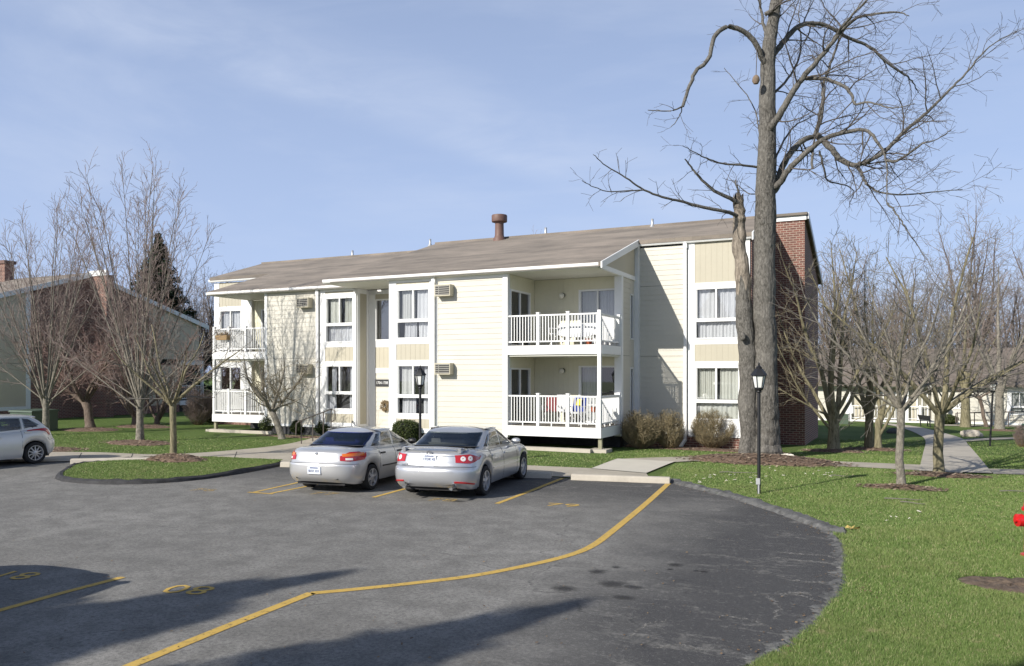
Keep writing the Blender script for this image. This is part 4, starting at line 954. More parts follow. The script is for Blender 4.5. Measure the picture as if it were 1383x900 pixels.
Vs = [grass_patch(330000, 6.2, 13, 980, 1480, 0.025, 0.06, 0.00042, EX), grass_patch(230000, 13, 26, 860, 1460, 0.022, 0.045, 0.00042, EX), grass_patch(60000, 20, 34, 640, 1460, 0.02, 0.04, 0.0005, EX), grass_patch(230000, 6.2, 15, 1480, 2200, 0.025, 0.06, 0.00055, EX), grass_patch(150000, 15, 30, 1460, 2300, 0.03, 0.06, 0.0006, EX), grass_patch(130000, 2.5, 6.2, 1300, 2600, 0.025, 0.05, 0.0009, EX), grass_patch(50000, 22, 34, -700, -60, 0.03, 0.055, 0.0006, EX),
      grass_patch(60000, 22, 34, -60, 620, 0.018, 0.035, 0.0005, EX), grass_patch(150000, 17, 24, 60, 400, 0.016, 0.034, 0.0005, [], ISL_POLY, 0.085)]
V = np.concatenate(Vs); o = np_mesh('grass', V, np.arange(len(V)).reshape(-1, 3), M['grass'], smooth=False); tag(o, 'short spring grass growing on the lawns', 'grass', kind='stuff')
# dry leaf bits along the kerbs
rl = np.random.default_rng(21); pts_ = []
for line_, n_, sg_ in ((edge, 420, .22), (ISL, 200, .18), (top, 160, .25), (berm, 160, .2)):
    for _ in range(n_):
        i = rl.integers(0, len(line_) - 1); f_ = rl.random(); a_, b_ = Vector(line_[i]), Vector(line_[i + 1]); q = a_.lerp(b_, f_); pts_.append((q.x + rl.normal(0, sg_), q.y + rl.normal(0, sg_), .016))
for _ in range(260):
    d_ = 1 / rl.uniform(1 / 17, 1 / 6.5); q = at(rl.uniform(0, 1100), Y0_, d_); pts_.append((q.x, q.y, .014))
c = np.array(pts_); n = len(c); a = rl.uniform(0, 6.283, n); L = rl.uniform(.005, .015, n); V = np.zeros((n * 4, 3))
for k, (s, t) in enumerate(((-1, -1), (1, -1), (1, 1), (-1, 1))):
    V[k::4, 0] = c[:, 0] + s * L * np.cos(a) - t * L * .6 * np.sin(a); V[k::4, 1] = c[:, 1] + s * L * np.sin(a) + t * L * .6 * np.cos(a); V[k::4, 2] = c[:, 2] + rl.uniform(0, .012, n)
V = V[np.repeat(~np.isnan(c[:, 0]), 4)]; o = np_mesh('leaf_litter', V, np.arange(len(V)).reshape(-1, 4), M['leaf_brown'], smooth=False); tag(o, 'dry leaf bits scattered along the kerbs and over the asphalt', 'leaf litter', kind='stuff')
# fallen sticks and scraps on the lawn
def stick(px, py, L, rz, label):
    p = gnd(px, py); r = random.Random(int(px)); pts = [Vector((math.cos(rz), math.sin(rz), 0)) * (L * k / 5) + Vector((r.uniform(-.03, .03), r.uniform(-.03, .03), 0.035 + r.uniform(0, .02))) for k in range(6)]
    mb = MB(); mb.tube([p + q for q in pts], [0.012, 0.011, 0.010, 0.008, 0.006, 0.004], 5); tag(mb.build('fallen_stick', M['twig_pale']), label, 'stick', 'sticks fallen on the lawn')
stick(973, 640, 0.9, 0.2, 'pale fallen stick on the grass left of the near lamp post'); stick(1195, 676, 0.7, 0.15, 'pale fallen stick in the open lawn under the smooth forked tree'); stick(1214, 680, 0.5, -0.5, 'short crossed stick in the open lawn'); stick(1350, 666, 1.1, 0.4, 'thin pale stick on the grass at the right edge'); stick(1122, 645, 0.6, 0.3, 'short stick on the grass right of the near lamp post'); stick(1110, 629, 0.8, 0.4, 'stick lying by the path right of the big tree')
mb = MB()
r = random.Random(77)
for (px, py, n_, s) in ((985, 649, 16, 45), (1090, 640, 12, 60), (1210, 700, 5, 60)):
    for _ in range(n_):
        p = gnd(px + r.uniform(-s, s), py + r.uniform(-6, 6)); a = r.uniform(0, 3); L_ = r.uniform(.03, .09); mb.bar(p + Vector((0, 0, .04)), p + Vector((math.cos(a) * L_, math.sin(a) * L_, r.uniform(.03, .06))), r.uniform(.01, .03), 0.008)
tag(mb.build('wood_scraps', M['white_rock']), 'pale wood scraps littering the grass', 'litter', kind='stuff')
p = gnd(1152, 718); mb = MB()
for k in range(5):
    a = k * 1.3; mb.poly([p + Vector((0, 0, .05)), p + Vector((.1 * math.cos(a), .1 * math.sin(a), .09)), p + Vector((.12 * math.cos(a + .5), .12 * math.sin(a + .5), .05))])
tag(mb.build('fallen_leaf', M['leaf_dead'], fixn=False), 'curled yellow leaf on the grass at the end of the berm', 'leaf')
# ================================================================= cars
def keys(K):
    xs_ = [k[0] for k in K]; ys_ = [k[1] for k in K]
    def f(x):
        if x <= xs_[0]: return ys_[0]
        if x >= xs_[-1]: return ys_[-1]
        for i in range(len(xs_) - 1):
            if x <= xs_[i + 1]:
                t = (x - xs_[i]) / (xs_[i + 1] - xs_[i]); t2 = t * t * (3 - 2 * t)
                tt = 0.5 * t + 0.5 * t2
                return ys_[i] + (ys_[i + 1] - ys_[i]) * tt
    return f
class Car:
    def __init__(s, p):
        s.p = p; s.L, s.W = p['L'], p['W'] / 2
        s.xr, s.xf, s.wf, s.zt = keys(p['xr']), keys(p['xf']), keys(p['wf']), keys(p['zt'])
        s.gxr, s.gxf, s.gw, s.gz = keys(p['gxr']), keys(p['gxf']), keys(p['gw']), keys(p['gz'])
        s.ar, s.af, s.nr, s.nf = p['ar'], p['af'], p['nr'], p['nf']
        s.gar, s.gaf, s.gnr, s.gnf = p['gar'], p['gaf'], p['gnr'], p['gnf']
    def zb(s, x, side=True):
        z = s.p['sill'] + 0.08 * sstep(0.45, 0.0, x) + 0.03 * sstep(s.L - 0.6, s.L, x)
        if side:
            for xw in s.p['xw']:
                q = s.p['ra'] ** 2 - (x - xw) ** 2
                if q > 0: z = max(z, s.p['rt'] + math.sqrt(q))
        return z
    def half(s, t, k):
        "t: 0 rear centre, 1 rear corner end, 2 front corner begin, 3 front centre; k level. returns x, y"
        xr, xf, w = s.xr(k), s.L - s.xf(k), s.W * s.wf(k)
        if t <= 1:
            a = t * math.pi / 2; return xr + s.ar * (1 - max(0, math.cos(a)) ** (2 / s.nr)), w * math.sin(a) ** (2 / s.nr)
        if t <= 2: return (xr + s.ar) + (xf - s.af - xr - s.ar) * (t - 1), w
        a = (3 - t) * math.pi / 2; return xf - s.af * (1 - max(0, math.cos(a)) ** (2 / s.nf)), w * math.sin(a) ** (2 / s.nf)
    def B(s, t, k):
        x, y = s.half(t, k); side = y > s.W * 0.72
        z0 = s.zb(x, side); z1 = s.zt(x); return Vector((x, y, z0 + k * (z1 - z0)))
    def Bx(s, x, k):
        xr, xf = s.xr(k), s.L - s.xf(k)
        if x < xr + s.ar:
            q = min(1, max(0, (xr + s.ar - x) / s.ar)); y = (1 - q ** s.nr) ** (1 / s.nr)
        elif x > xf - s.af:
            q = min(1, max(0, (x - xf + s.af) / s.af)); y = (1 - q ** s.nf) ** (1 / s.nf)
        else: y = 1
        z0 = s.zb(x); return Vector((x, y * s.W * s.wf(k), z0 + k * (s.zt(x) - z0)))
    def ghalf(s, t, k):
        xr, xf, w = s.gxr(k), s.gxf(k), s.gw(k)
        if t <= 1:
            a = t * math.pi / 2; return xr + s.gar * (1 - max(0, math.cos(a)) ** (2 / s.gnr)), w * math.sin(a) ** (2 / s.gnr)
        if t <= 2: return (xr + s.gar) + (xf - s.gaf - xr - s.gar) * (t - 1), w
        a = (3 - t) * math.pi / 2; return xf - s.gaf * (1 - max(0, math.cos(a)) ** (2 / s.gnf)), w * math.sin(a) ** (2 / s.gnf)
    def gzz(s, x, k): z0 = s.zt(x) - 0.03; return z0 + k * (s.gz(x) - z0)
    def G(s, t, k): x, y = s.ghalf(t, k); return Vector((x, y, s.gzz(x, k)))
    def Gx(s, x, k):
        xr, xf = s.gxr(k), s.gxf(k)
        if x < xr + s.gar: q = min(1, max(0, (xr + s.gar - x) / s.gar)); y = (1 - q ** s.gnr) ** (1 / s.gnr)
        elif x > xf - s.gaf: q = min(1, max(0, (x - xf + s.gaf) / s.gaf)); y = (1 - q ** s.gnf) ** (1 / s.gnf)
        else: y = 1
        return Vector((x, y * s.gw(k), s.gzz(x, k)))
    def Gy(s, y, k, rear=True):
        w = s.gw(k); q = min(1, abs(y) / w)
        x = s.gxr(k) + s.gar * (1 - (1 - q ** s.gnr) ** (1 / s.gnr)) if rear else s.gxf(k) - s.gaf * (1 - (1 - q ** s.gnf) ** (1 / s.gnf))
        return Vector((x, y, s.gzz(x, k)))
def mir(v, sgn): return Vector((v[0], v[1] * sgn, v[2]))
def patch(fn, nu, nv, eps, sgn=1):
    "sheet fn(u,v) pushed eps outward, with a skirt; returns MB"
    P = [[fn(i / nu, j / nv) for j in range(nv + 1)] for i in range(nu + 1)]
    cen = Vector((2.2, 0, 0.75)); Q = []
    for i in range(nu + 1):
        row = []
        for j in range(nv + 1):
            a = P[min(i + 1, nu)][j] - P[max(i - 1, 0)][j]; b = P[i][min(j + 1, nv)] - P[i][max(j - 1, 0)]
            n = a.cross(b)
            n = n.normalized() if n.length > 1e-9 else Vector((0, 0, 1))
            c0 = Vector((min(max(P[i][j].x, 1.2), 3.2), 0, 0.7))
            if n.dot(P[i][j] - c0) < 0: n = -n
            row.append((P[i][j] + n * eps, P[i][j] - n * 0.004))
        Q.append(row)
    mb = MB(); mb.grid([[mir(q[0], sgn) for q in row] for row in Q])
    border = [(i, 0) for i in range(nu)] + [(nu, j) for j in range(nv)] + [(i, nv) for i in range(nu, 0, -1)] + [(0, j) for j in range(nv, 0, -1)]
    for a, b in zip(border, border[1:] + border[:1]):
        q0, q1 = Q[a[0]][a[1]], Q[b[0]][b[1]]
        mb.poly([mir(q0[0], sgn), mir(q1[0], sgn), mir(q1[1], sgn), mir(q0[1], sgn)])
    return mb
def quadfn(c, S):
    "bilinear patch in (x,k): c = ((x,k) lower left, lower right, upper right, upper left)"
    def f(u, v):
        a = (c[0][0] * (1 - u) + c[1][0] * u, c[0][1] * (1 - u) + c[1][1] * u); b = (c[3][0] * (1 - u) + c[2][0] * u, c[3][1] * (1 - u) + c[2][1] * u)
        return S(a[0] * (1 - v) + b[0] * v, a[1] * (1 - v) + b[1] * v)
    return f
def make_car(p, root):
    c = Car(p); pt = M[p['paint']]
    T = [0, .08, .16, .24, .32, .40, .48, .56, .64, .72, .80, .88, .95] + [1 + i / 64 for i in range(65)] + [3 - q for q in (.95, .88, .80, .72, .64, .56, .48, .40, .32, .24, .16, .08, 0)]
    K = [0, .03, .08, .14, .2, .28, .36, .44, .5, .54, .58, .64, .70, .76, .82, .87, .91, .945, .97, .99, 1]
    rows = []
    for k in K:
        h = [c.B(t, k) for t in T]; rows.append(h + [mir(v, -1) for v in h[-2:0:-1]])
    top = rows[-1]
    for q in (0.04, .1, .2, .35, .55, .78, .97):
        row = []
        for v in top:
            sx = min(max(v.x, c.xr(1) + 0.45), c.L - c.xf(1) - 0.55); e = math.sin(q * math.pi / 2)
            x = v.x + (sx - v.x) * q; row.append(Vector((x, v.y * (1 - q), v.z + (c.zt(x) - c.zt(v.x)) * 0.8 + p['crown'] * e)))
        rows.append(row)
    mb = MB(); mb.grid(rows, True, True); mb.poly(rows[-1])
    body = mb.build('body', pt, root, False, sharp=40)
    # greenhouse
    T2 = [i / 20 for i in range(21)] + [1 + i / 48 for i in range(1, 48)] + [2 + i / 20 for i in range(21)]
    rows = []
    for k in (0, .05, .09, .12, .15, .18, .22, .28, .35, .42, .5, .58, .66, .73, .78, .82, .85, .88, .91, .94, .97, 1):
        h = [c.G(t, k) for t in T2]; rows.append(h + [mir(v, -1) for v in h[-2:0:-1]])
    top = rows[-1]
    for q in (.05, .15, .35, .6, .9):
        row = []
        for v in top:
            sx = min(max(v.x, c.gxr(1) + 0.3), c.gxf(1) - 0.3); x = v.x + (sx - v.x) * q
            row.append(Vector((x, v.y * (1 - q), c.gz(x) + 0.034 * math.sin(q * math.pi / 2))))
        rows.append(row)
    mb = MB(); mb.grid(rows, True, True); mb.poly(rows[-1])
    holes = []
    def inq(q, x, k):
        if not (min(q[0][1], q[1][1]) + .02 < k < max(q[2][1], q[3][1]) - .02): return False
        v = (k - (q[0][1] + q[1][1]) / 2) / ((q[2][1] + q[3][1]) / 2 - (q[0][1] + q[1][1]) / 2); v = min(1, max(0, v))
        return q[0][0] * (1 - v) + q[3][0] * v + .01 < x < q[1][0] * (1 - v) + q[2][0] * v - .01
    def hole(pts):
        cx_ = sum(p_.x for p_ in pts) / 4; cy_ = sum(p_.y for p_ in pts) / 4
        def kk(p_): z0 = c.zt(p_.x) - .03; return (p_.z - z0) / max(.05, c.gz(p_.x) - z0)
        ks = [kk(p_) for p_ in pts]
        rw_ = p['rear_win']
        if all(rw_[0] + .02 < k < rw_[1] - .01 for k in ks) and cx_ < 2.0 and all(abs(p_.y) < c.gw(k) * rw_[2] - .02 and p_.x < c.gxr(k) + .55 * c.gar for p_, k in zip(pts, ks)): return True
        if all(.11 < k < .86 for k in ks) and cx_ > 2.0 and all(abs(p_.y) < c.gw(k) * .9 - .02 and p_.x > c.gxf(k) - .5 * c.gaf for p_, k in zip(pts, ks)): return True
        return any(all(inq(q, p_.x, k) for p_, k in zip(pts, ks)) for q in p['side_win'])
    keepf = []
    for i_, f_ in enumerate(mb.f):
        if len(f_) == 4 and hole([Vector(mb.v[j]) for j in f_]): continue
        keepf.append(i_)
    mb.f = [mb.f[i_] for i_ in keepf]; mb.sm = [mb.sm[i_] for i_ in keepf]; mb.mi = [mb.mi[i_] for i_ in keepf]
    roof_ = mb.build('roof', pt, root, False, sharp=50)
    P_ = []
    for i_ in range(25):
        x = c.gxr(0) + .12 + (c.gxf(0) - c.gxr(0) - .24) * i_ / 24; yw_ = c.Gx(x, 0).y * .93; P_.append([(x, yw_ * (j / 6 * 2 - 1), c.zt(x) + p['crown'] + .012) for j in range(7)])
    mb = MB(); mb.grid(P_); mb.build('cabin_floor', M['cabin'], root, False)
    xa = (c.gxr(0) + c.gxf(0)) / 2; zz = c.zt(xa)
    for y in (-.36, .36):
        mb = MB(); mb.prism([(xa + .28, y - .21, zz - .1), (xa + .28, y + .21, zz - .1), (xa + .16, y + .19, zz + .24), (xa + .16, y - .19, zz + .24)], (-.09, 0, 0)); mb.prism([(xa + .15, y - .12, zz + .22), (xa + .15, y + .12, zz + .22), (xa + .12, y + .11, zz + .38), (xa + .12, y - .11, zz + .38)], (-.07, 0, 0)); mb.build('seat', M['cabin'], root, False)
    mb = MB(); mb.prism([(xa - .62, -.6, zz - .1), (xa - .62, .6, zz - .1), (xa - .70, .56, zz + .13), (xa - .70, -.56, zz + .13)], (-.1, 0, 0))
    for y in (-.38, .38): mb.prism([(xa - .71, y - .11, zz + .12), (xa - .71, y + .11, zz + .12), (xa - .73, y + .1, zz + .22), (xa - .73, y - .1, zz + .22)], (-.06, 0, 0))
    mb.build('rear_seat', M['cabin'], root, False)
    mb = MB(); mb.tube([(xa + .82 + .04 * math.sin(a), .36 + .18 * math.cos(a), zz + .06 + .17 * math.sin(a)) for a in [k * math.pi / 10 for k in range(21)]], .016, 6); mb.build('steering_wheel', M['cabin'], root, False)
    patch(lambda u, v: c.B(.02 + .80 * u, p.get('boot_k', .575) + .010 * v), 16, 1, .0025, 1).build('boot_gap', M['seam'], root, False)
    patch(lambda u, v: c.B(.02 + .80 * u, p.get('boot_k', .575) + .010 * v), 16, 1, .0025, -1).build('boot_gap', M['seam'], root, False)
    gl = M[p.get('rear_glass', 'carglass')]
    rw = p['rear_win']
    patch(lambda u, v: c.Gy((u * 2 - 1) * c.gw(rw[0] + (rw[1] - rw[0]) * v) * rw[2], rw[0] + (rw[1] - rw[0]) * v), 16, 8, 0.006).build('rear_window', gl, root, False)
    patch(lambda u, v: c.Gy((u * 2 - 1) * c.gw(.08 + .8 * v) * 0.9, .08 + .8 * v, False), 16, 8, 0.006).build('windscreen', M['carglass'], root, False)
    for sgn in (1, -1):
        for q in p['side_win']: patch(quadfn(q, c.Gx), 10, 6, 0.005, sgn).build('side_window', M['carglass'], root, False)
        for (x, k0, k1) in p['seams']:
            patch(lambda u, v: c.Bx(x + (u - .5) * .012, k0 + (k1 - k0) * v), 1, 12, 0.0015, sgn).build('door_gap', M['seam'], root, False)
        for (x, k) in p['handles']:
            v = c.Bx(x, k); mb = MB(); mb.box(v.x - .10, v.x + .10, v.y * sgn - 0.025, v.y * sgn + 0.025, v.z - .02, v.z + .02); h = mb.build('door_handle', M[p['handle_mat']], root, False)
            md = h.modifiers.new('b', 'BEVEL'); md.width = 0.012; md.segments = 2
        if p.get('mould'):
            m_ = p['mould']; patch(quadfn(((m_[0], m_[2]), (m_[1], m_[3]), (m_[1], m_[3] + .045), (m_[0], m_[2] + .045)), c.Bx), 24, 2, 0.010, sgn).build('side_moulding', M[m_[4]], root, False)
        xm, zm = p['mirror']; mb = MB(); ym = c.Gx(xm, 0.1).y
        P = []
        for i in range(7):
            a = i / 6 * math.pi; r0 = math.sin(a); P.append([(xm + .07 * math.cos(b) * (0.3 + .7 * r0) + 0.02, sgn * (ym + 0.02 + .20 * (1 - math.cos(a)) / 2), zm + .075 * math.sin(b) * (0.3 + .7 * r0)) for b in [j * math.pi / 5 for j in range(10)]])
        mb.grid(P, True, True); mb.poly(P[-1]); mb.poly(P[0]); mb.build('wing_mirror', M[p.get('mirror_mat', p['paint'])], root, False)
        for l in p['lamps']:
            t0, t1, lo, hi, mt = l[:5]
            def fn(u, v, t0=t0, t1=t1, lo=lo, hi=hi):
                t = t0 + (t1 - t0) * u; a, b = keys(lo)(u), keys(hi)(u); return c.B(t, a + (b - a) * v)
            la = patch(fn, 14, 5, 0.014, sgn).build('tail_lamp', M[mt], root, False)
            for e in l[5:]:
                t0, t1, a, b, m2, rnd_ = e
                def f2(u, v, t0=t0, t1=t1, a=a, b=b, rnd_=rnd_):
                    if rnd_:
                        an = u * 2 * math.pi; return c.B((t0 + t1) / 2 + (t1 - t0) / 2 * v * math.cos(an), (a + b) / 2 + (b - a) / 2 * v * math.sin(an))
                    return c.B(t0 + (t1 - t0) * u, a + (b - a) * v)
                patch(f2, 14 if rnd_ else 8, 3, 0.019, sgn).build('lens', M[m2], la, False)
        for xw in p['xw']:
            yw = c.W - 0.115; R0 = p['rt']; wd = 0.10
            mb = MB(); mb.lathe([(R0 * .66, -wd), (R0 * .9, -wd * 1.02), (R0 * .985, -wd * .8), (R0, -wd * .4), (R0, wd * .4), (R0 * .985, wd * .8), (R0 * .9, wd * 1.02), (R0 * .70, wd * .95), (R0 * .66, wd * .7), (R0 * .66, -wd)], (0, 0, 0), 36, 'y', cap=False); mb.v = [(v[0] + xw, (v[1] + yw) * sgn, v[2] + R0) for v in mb.v]; w_ = mb.build('wheel', M['tyre'], root, False)
            rr = R0 * .69; yo = yw + wd * .86
            mb = MB(); mb.lathe([(rr, wd * .98 + yw - yo), (rr * .93, wd * .98 + yw - yo), (rr * .90, -0.03), (rr * .90, -0.1), (rr, -0.1)], (0, 0, 0), 36, 'y', cap=False)
            ns = p['spokes']
            for i in range(ns):
                a = 2 * math.pi * i / ns + 0.3; w0, w1 = p['spoke_w']
                ca, sa = math.cos(a), math.sin(a); tx, tz = -sa, ca
                pts = []
                for (rad, w, yy) in ((0.03, w0, 0.0), (rr * .92, w1, -0.012), (rr * .92, w1, -0.05), (0.03, w0, -0.05)):
                    pts.append((ca * rad, sa * rad, w, yy))
                V = [(q[0] + tx * q[2] * e, q[3], q[1] + tz * q[2] * e) for e in (-1, 1) for q in pts]
                mb._add(V, [(0, 1, 2, 3), (7, 6, 5, 4), (0, 4, 5, 1), (1, 5, 6, 2), (2, 6, 7, 3), (3, 7, 4, 0)])
            mb.lathe([(0.055, -0.05), (0.055, 0.004), (0.03, 0.012), (0.002, 0.013)], (0, 0, 0), 14, 'y')
            mb.v = [(v[0] + xw, (v[1] + yo) * sgn, v[2] + R0) for v in mb.v]
            mb.build('rim', M['rim'], w_, False)
            mb = MB(); mb.lathe([(0.002, -0.07), (rr * .9, -0.07), (rr * .9, -0.075), (0.002, -0.075)], (0, 0, 0), 24, 'y'); mb.v = [(v[0] + xw, (v[1] + yo) * sgn, v[2] + R0) for v in mb.v]; mb.build('brake_disc', M['dark'], w_, False)
    mb = MB(); mb.box(0.25, c.L - 0.3, -c.W * .68, c.W * .68, p['sill'] - 0.02, 0.62)
    for xw in p['xw']: mb.box(xw - .3, xw + .3, -c.W * .70, c.W * .70, 0.30, 0.70)
    mb.box(0.10, 0.3, -c.W * .6, c.W * .6, .32, .5); mb.build('underbody', M['dark'], root, False)
    return c
def plate(root, c, k, txt, t_off=0.0, w=0.31, h=0.155, extra=None):
    v = c.B(0.0, k); x = v.x - 0.012
    mb = MB(); mb.box(x - .004, x + .05, -w / 2, w / 2, v.z - h / 2, v.z + h / 2); pl = mb.build('number_plate', M['plate'], root, False)
    text('characters', txt, 0.072, M['plate_text'], pl, (x - .0085, 0, v.z - 0.012), (R(90), 0, R(-90)), 0.001, 0.95)
    mb = MB(); mb.box(x - .008, x - .005, -w / 2 + .06, w / 2 - .06, v.z + h / 2 - .032, v.z + h / 2 - .012); mb.build('header_strip', M['plate_text'], pl, False)
    return v
SEDAN = dict(L=4.72, W=1.78, sill=.21, rt=.318, ra=.352, xw=(1.05, 3.725), crown=.045, paint='silver_blue_paint', ar=.72, af=1.1, nr=3.3, nf=2.8,
    xr=[(0, .16), (.06, .08), (.14, .03), (.26, 0), (.48, 0), (.54, .025), (.59, .075), (.64, .085), (.9, .12), (.96, .145), (1, .24)],
    xf=[(0, .22), (.15, .05), (.35, 0), (.55, .04), (.75, .16), (.9, .34), (1, .62)],
    wf=[(0, .93), (.08, .965), (.22, .99), (.42, 1), (.58, .995), (.7, .985), (.82, .965), (.92, .93), (1, .87)],
    zt=[(0, 1.005), (.5, 1.03), (1.0, 1.0), (1.8, .965), (3.0, .945), (3.5, .93), (4.1, .84), (4.72, .70)],
    gxr=[(0, .62), (.3, .86), (.6, 1.12), (.85, 1.36), (.95, 1.48), (1, 1.60)], gxf=[(0, 3.62), (.3, 3.28), (.6, 2.93), (.85, 2.64), (.95, 2.52), (1, 2.40)],
    gw=[(0, .79), (.25, .78), (.5, .755), (.75, .72), (.9, .69), (1, .64)], gz=[(1.2, 1.365), (1.7, 1.40), (2.1, 1.405), (2.6, 1.375), (3.2, 1.3)], gar=.75, gaf=.8, gnr=4.2, gnf=3.6,
    rear_win=(.13, .86, .88), side_win=[((1.36, .16), (2.13, .16), (2.12, .83), (1.72, .80)), ((2.20, .16), (3.08, .16), (2.60, .82), (2.19, .83)), ((1.14, .20), (1.31, .18), (1.64, .76), (1.50, .68))],
    seams=[(1.34, .35, 1), (2.17, .06, 1), (3.16, .06, 1)], handles=[(1.52, .80), (2.36, .80)], handle_mat='silver_blue_paint', mould=(1.45, 3.25, .42, .40, 'silver_blue_paint'), mirror=(2.98, 1.02),
    lamps=[(.30, .97, [(0, .70), (.5, .675), (1, .76)], [(0, .90), (.5, .905), (1, .80)], 'lens_red', (.40, .52, .735, .865, 'lens_clear', True), (.58, .70, .735, .865, 'lens_clear', True)),
           (.30, .80, [(0, .135), (1, .135)], [(0, .175), (1, .175)], 'lens_red')], spokes=5, spoke_w=(.036, .024))
def rotv(v, a): return Vector((v.x * math.cos(a) - v.y * math.sin(a), v.x * math.sin(a) + v.y * math.cos(a), v.z))
def park(root, p, contact, heading, sgn=-1, i=0):
    "put the outside of wheel i (sgn side) on a ground point"
    loc = Vector((p['xw'][i], sgn * (p['W'] / 2 - .03), 0)); q = contact - rotv(loc, heading)
    root.location = (q.x, q.y, 0.006); root.rotation_euler = (0, 0, heading)
# --- silver saloon with spoiler
t = thing('parked_car', 'silver saloon with a boot spoiler and clear round tail lamps, nearest the camera', 'car'); c = make_car(SEDAN, t)
v = plate(t, c, .80, '1TDK 42')
for sg_ in (1, -1): patch(lambda u, v: c.B(.02 + .30 * u, .868 + .014 * v), 10, 1, .006, sg_).build('boot_crease', M['chrome'], t, False)
mb = MB()
for i in range(25):
    pass
P = []
for i in range(25):
    y = -.66 + 1.32 * i / 24; e = abs(y) / .66; z = 1.092 - .030 * e ** 3; x = .15 + .15 * e ** 4
    P.append([(x, y, z), (x + .03, y, z + .018), (x + .17, y, z + .002), (x + .16, y, z - .018), (x + .03, y, z - .022)])
mb.grid(P, True, True); mb.poly(P[0]); mb.poly(P[-1])
for y in (-.60, .60): mb.prism([(.22, y - .03, .98), (.22, y + .03, .98), (.20, y + .03, 1.08), (.20, y - .03, 1.08)], (.14, 0, 0))
mb.build('spoiler', M['silver_blue_paint'], t, False)
mb = MB(); em = c.B(0, .945)
ring = [(em.x - .016, .062 * math.cos(a), em.z + .045 * math.sin(a)) for a in [k * math.pi / 12 for k in range(25)]]
mb.tube(ring, .007, 6); mb.tube([(em.x - .016, -.055, em.z + .012), (em.x - .018, -.02, em.z + .01), (em.x - .018, 0, em.z - .012), (em.x - .018, .02, em.z + .01), (em.x - .016, .055, em.z + .012)], .006, 6); mb.build('emblem', M['chrome'], t, False)
text('badge', 'mazda', 0.07, M['chrome'], t, (c.B(.2, .645).x - .016, .55, c.B(.3, .645).z), (R(90), 0, R(-90)), .003)
for y in (-.52, .48):
    mb = MB(); mb.lathe([(.030, -.06), (.036, -.07), (.036, .2), (.03, .2)], (.02, y, .275), 14, 'x'); mb.build('exhaust_tip', M['chrome'], t, False)
park(t, SEDAN, gnd(656.4, 669.5), R(90 + 8.0)); MAZ = t; t.scale = (1, 1, .955)
# --- silver saloon with orange lamps
PR = dict(SEDAN, L=4.42, W=1.695, sill=.20, rt=.290, ra=.325, xw=(.98, 3.445), crown=.04, paint='silver_paint',
    xr=[(0, .16), (.08, .07), (.18, .02), (.32, 0), (.55, 0), (.60, .03), (.66, .07), (.9, .10), (.96, .14), (1, .24)],
    zt=[(0, .955), (.5, .975), (1.0, .95), (1.8, .925), (2.8, .905), (3.2, .895), (3.8, .80), (4.42, .66)],
    gxr=[(0, .58), (.3, .80), (.6, 1.04), (.85, 1.25), (.95, 1.36), (1, 1.48)], gxf=[(0, 3.34), (.3, 3.02), (.6, 2.70), (.85, 2.44), (.95, 2.32), (1, 2.2)], gz=[(1.1, 1.30), (1.6, 1.33), (1.9, 1.33), (2.4, 1.305), (3.0, 1.25)],
    gw=[(0, .75), (.25, .74), (.5, .715), (.75, .68), (.9, .65), (1, .60)], rear_win=(.10, .88, .90), rear_glass='carglass_blue',
    side_win=[((1.42, .14), (1.98, .14), (1.97, .85), (1.60, .83)), ((2.06, .14), (2.86, .14), (2.38, .84), (2.05, .85)), ((1.04, .16), (1.37, .14), (1.55, .81), (1.40, .74))],
    seams=[(1.30, .35, 1), (2.02, .06, 1), (2.96, .06, 1)], handles=[(1.44, .82), (2.22, .82)], handle_mat='black', mould=(1.38, 3.02, .40, .40, 'black'), mirror=(2.78, .965), mirror_mat='black',
    lamps=[(.32, .97, [(0, .68), (.3, .665), (1, .685)], [(0, .82), (.35, .925), (.75, .92), (1, .84)], 'lens_red', (.37, .93, .80, .885, 'lens_orange', False), (.44, .62, .695, .755, 'lens_clear', False))], spokes=6, spoke_w=(.03, .03))
t = thing('parked_car', 'silver saloon with orange over red tail lamps and dark door handles', 'car'); c = make_car(PR, t)
plate(t, c, .36, 'BXX 321')
mb = MB(); em = c.B(0, .88); mb.lathe([(.002, -.012), (.03, -.010), (.035, 0)], (em.x - .006, 0, em.z), 14, 'x'); mb.v = [(v[0], v[1] * 1.5, em.z + (v[2] - em.z) * .7) for v in mb.v]; mb.build('emblem', M['chrome'], t, False)
mb = MB(); mb.lathe([(.02, -.04), (.09, 0), (.09, .35), (.02, .38)], (.42, -.30, .25), 12, 'x'); mb.build('silencer', M['dark'], t, False)
park(t, PR, gnd(503, 662.2), R(90 + 6.0)); t.scale = (1, 1, .955)
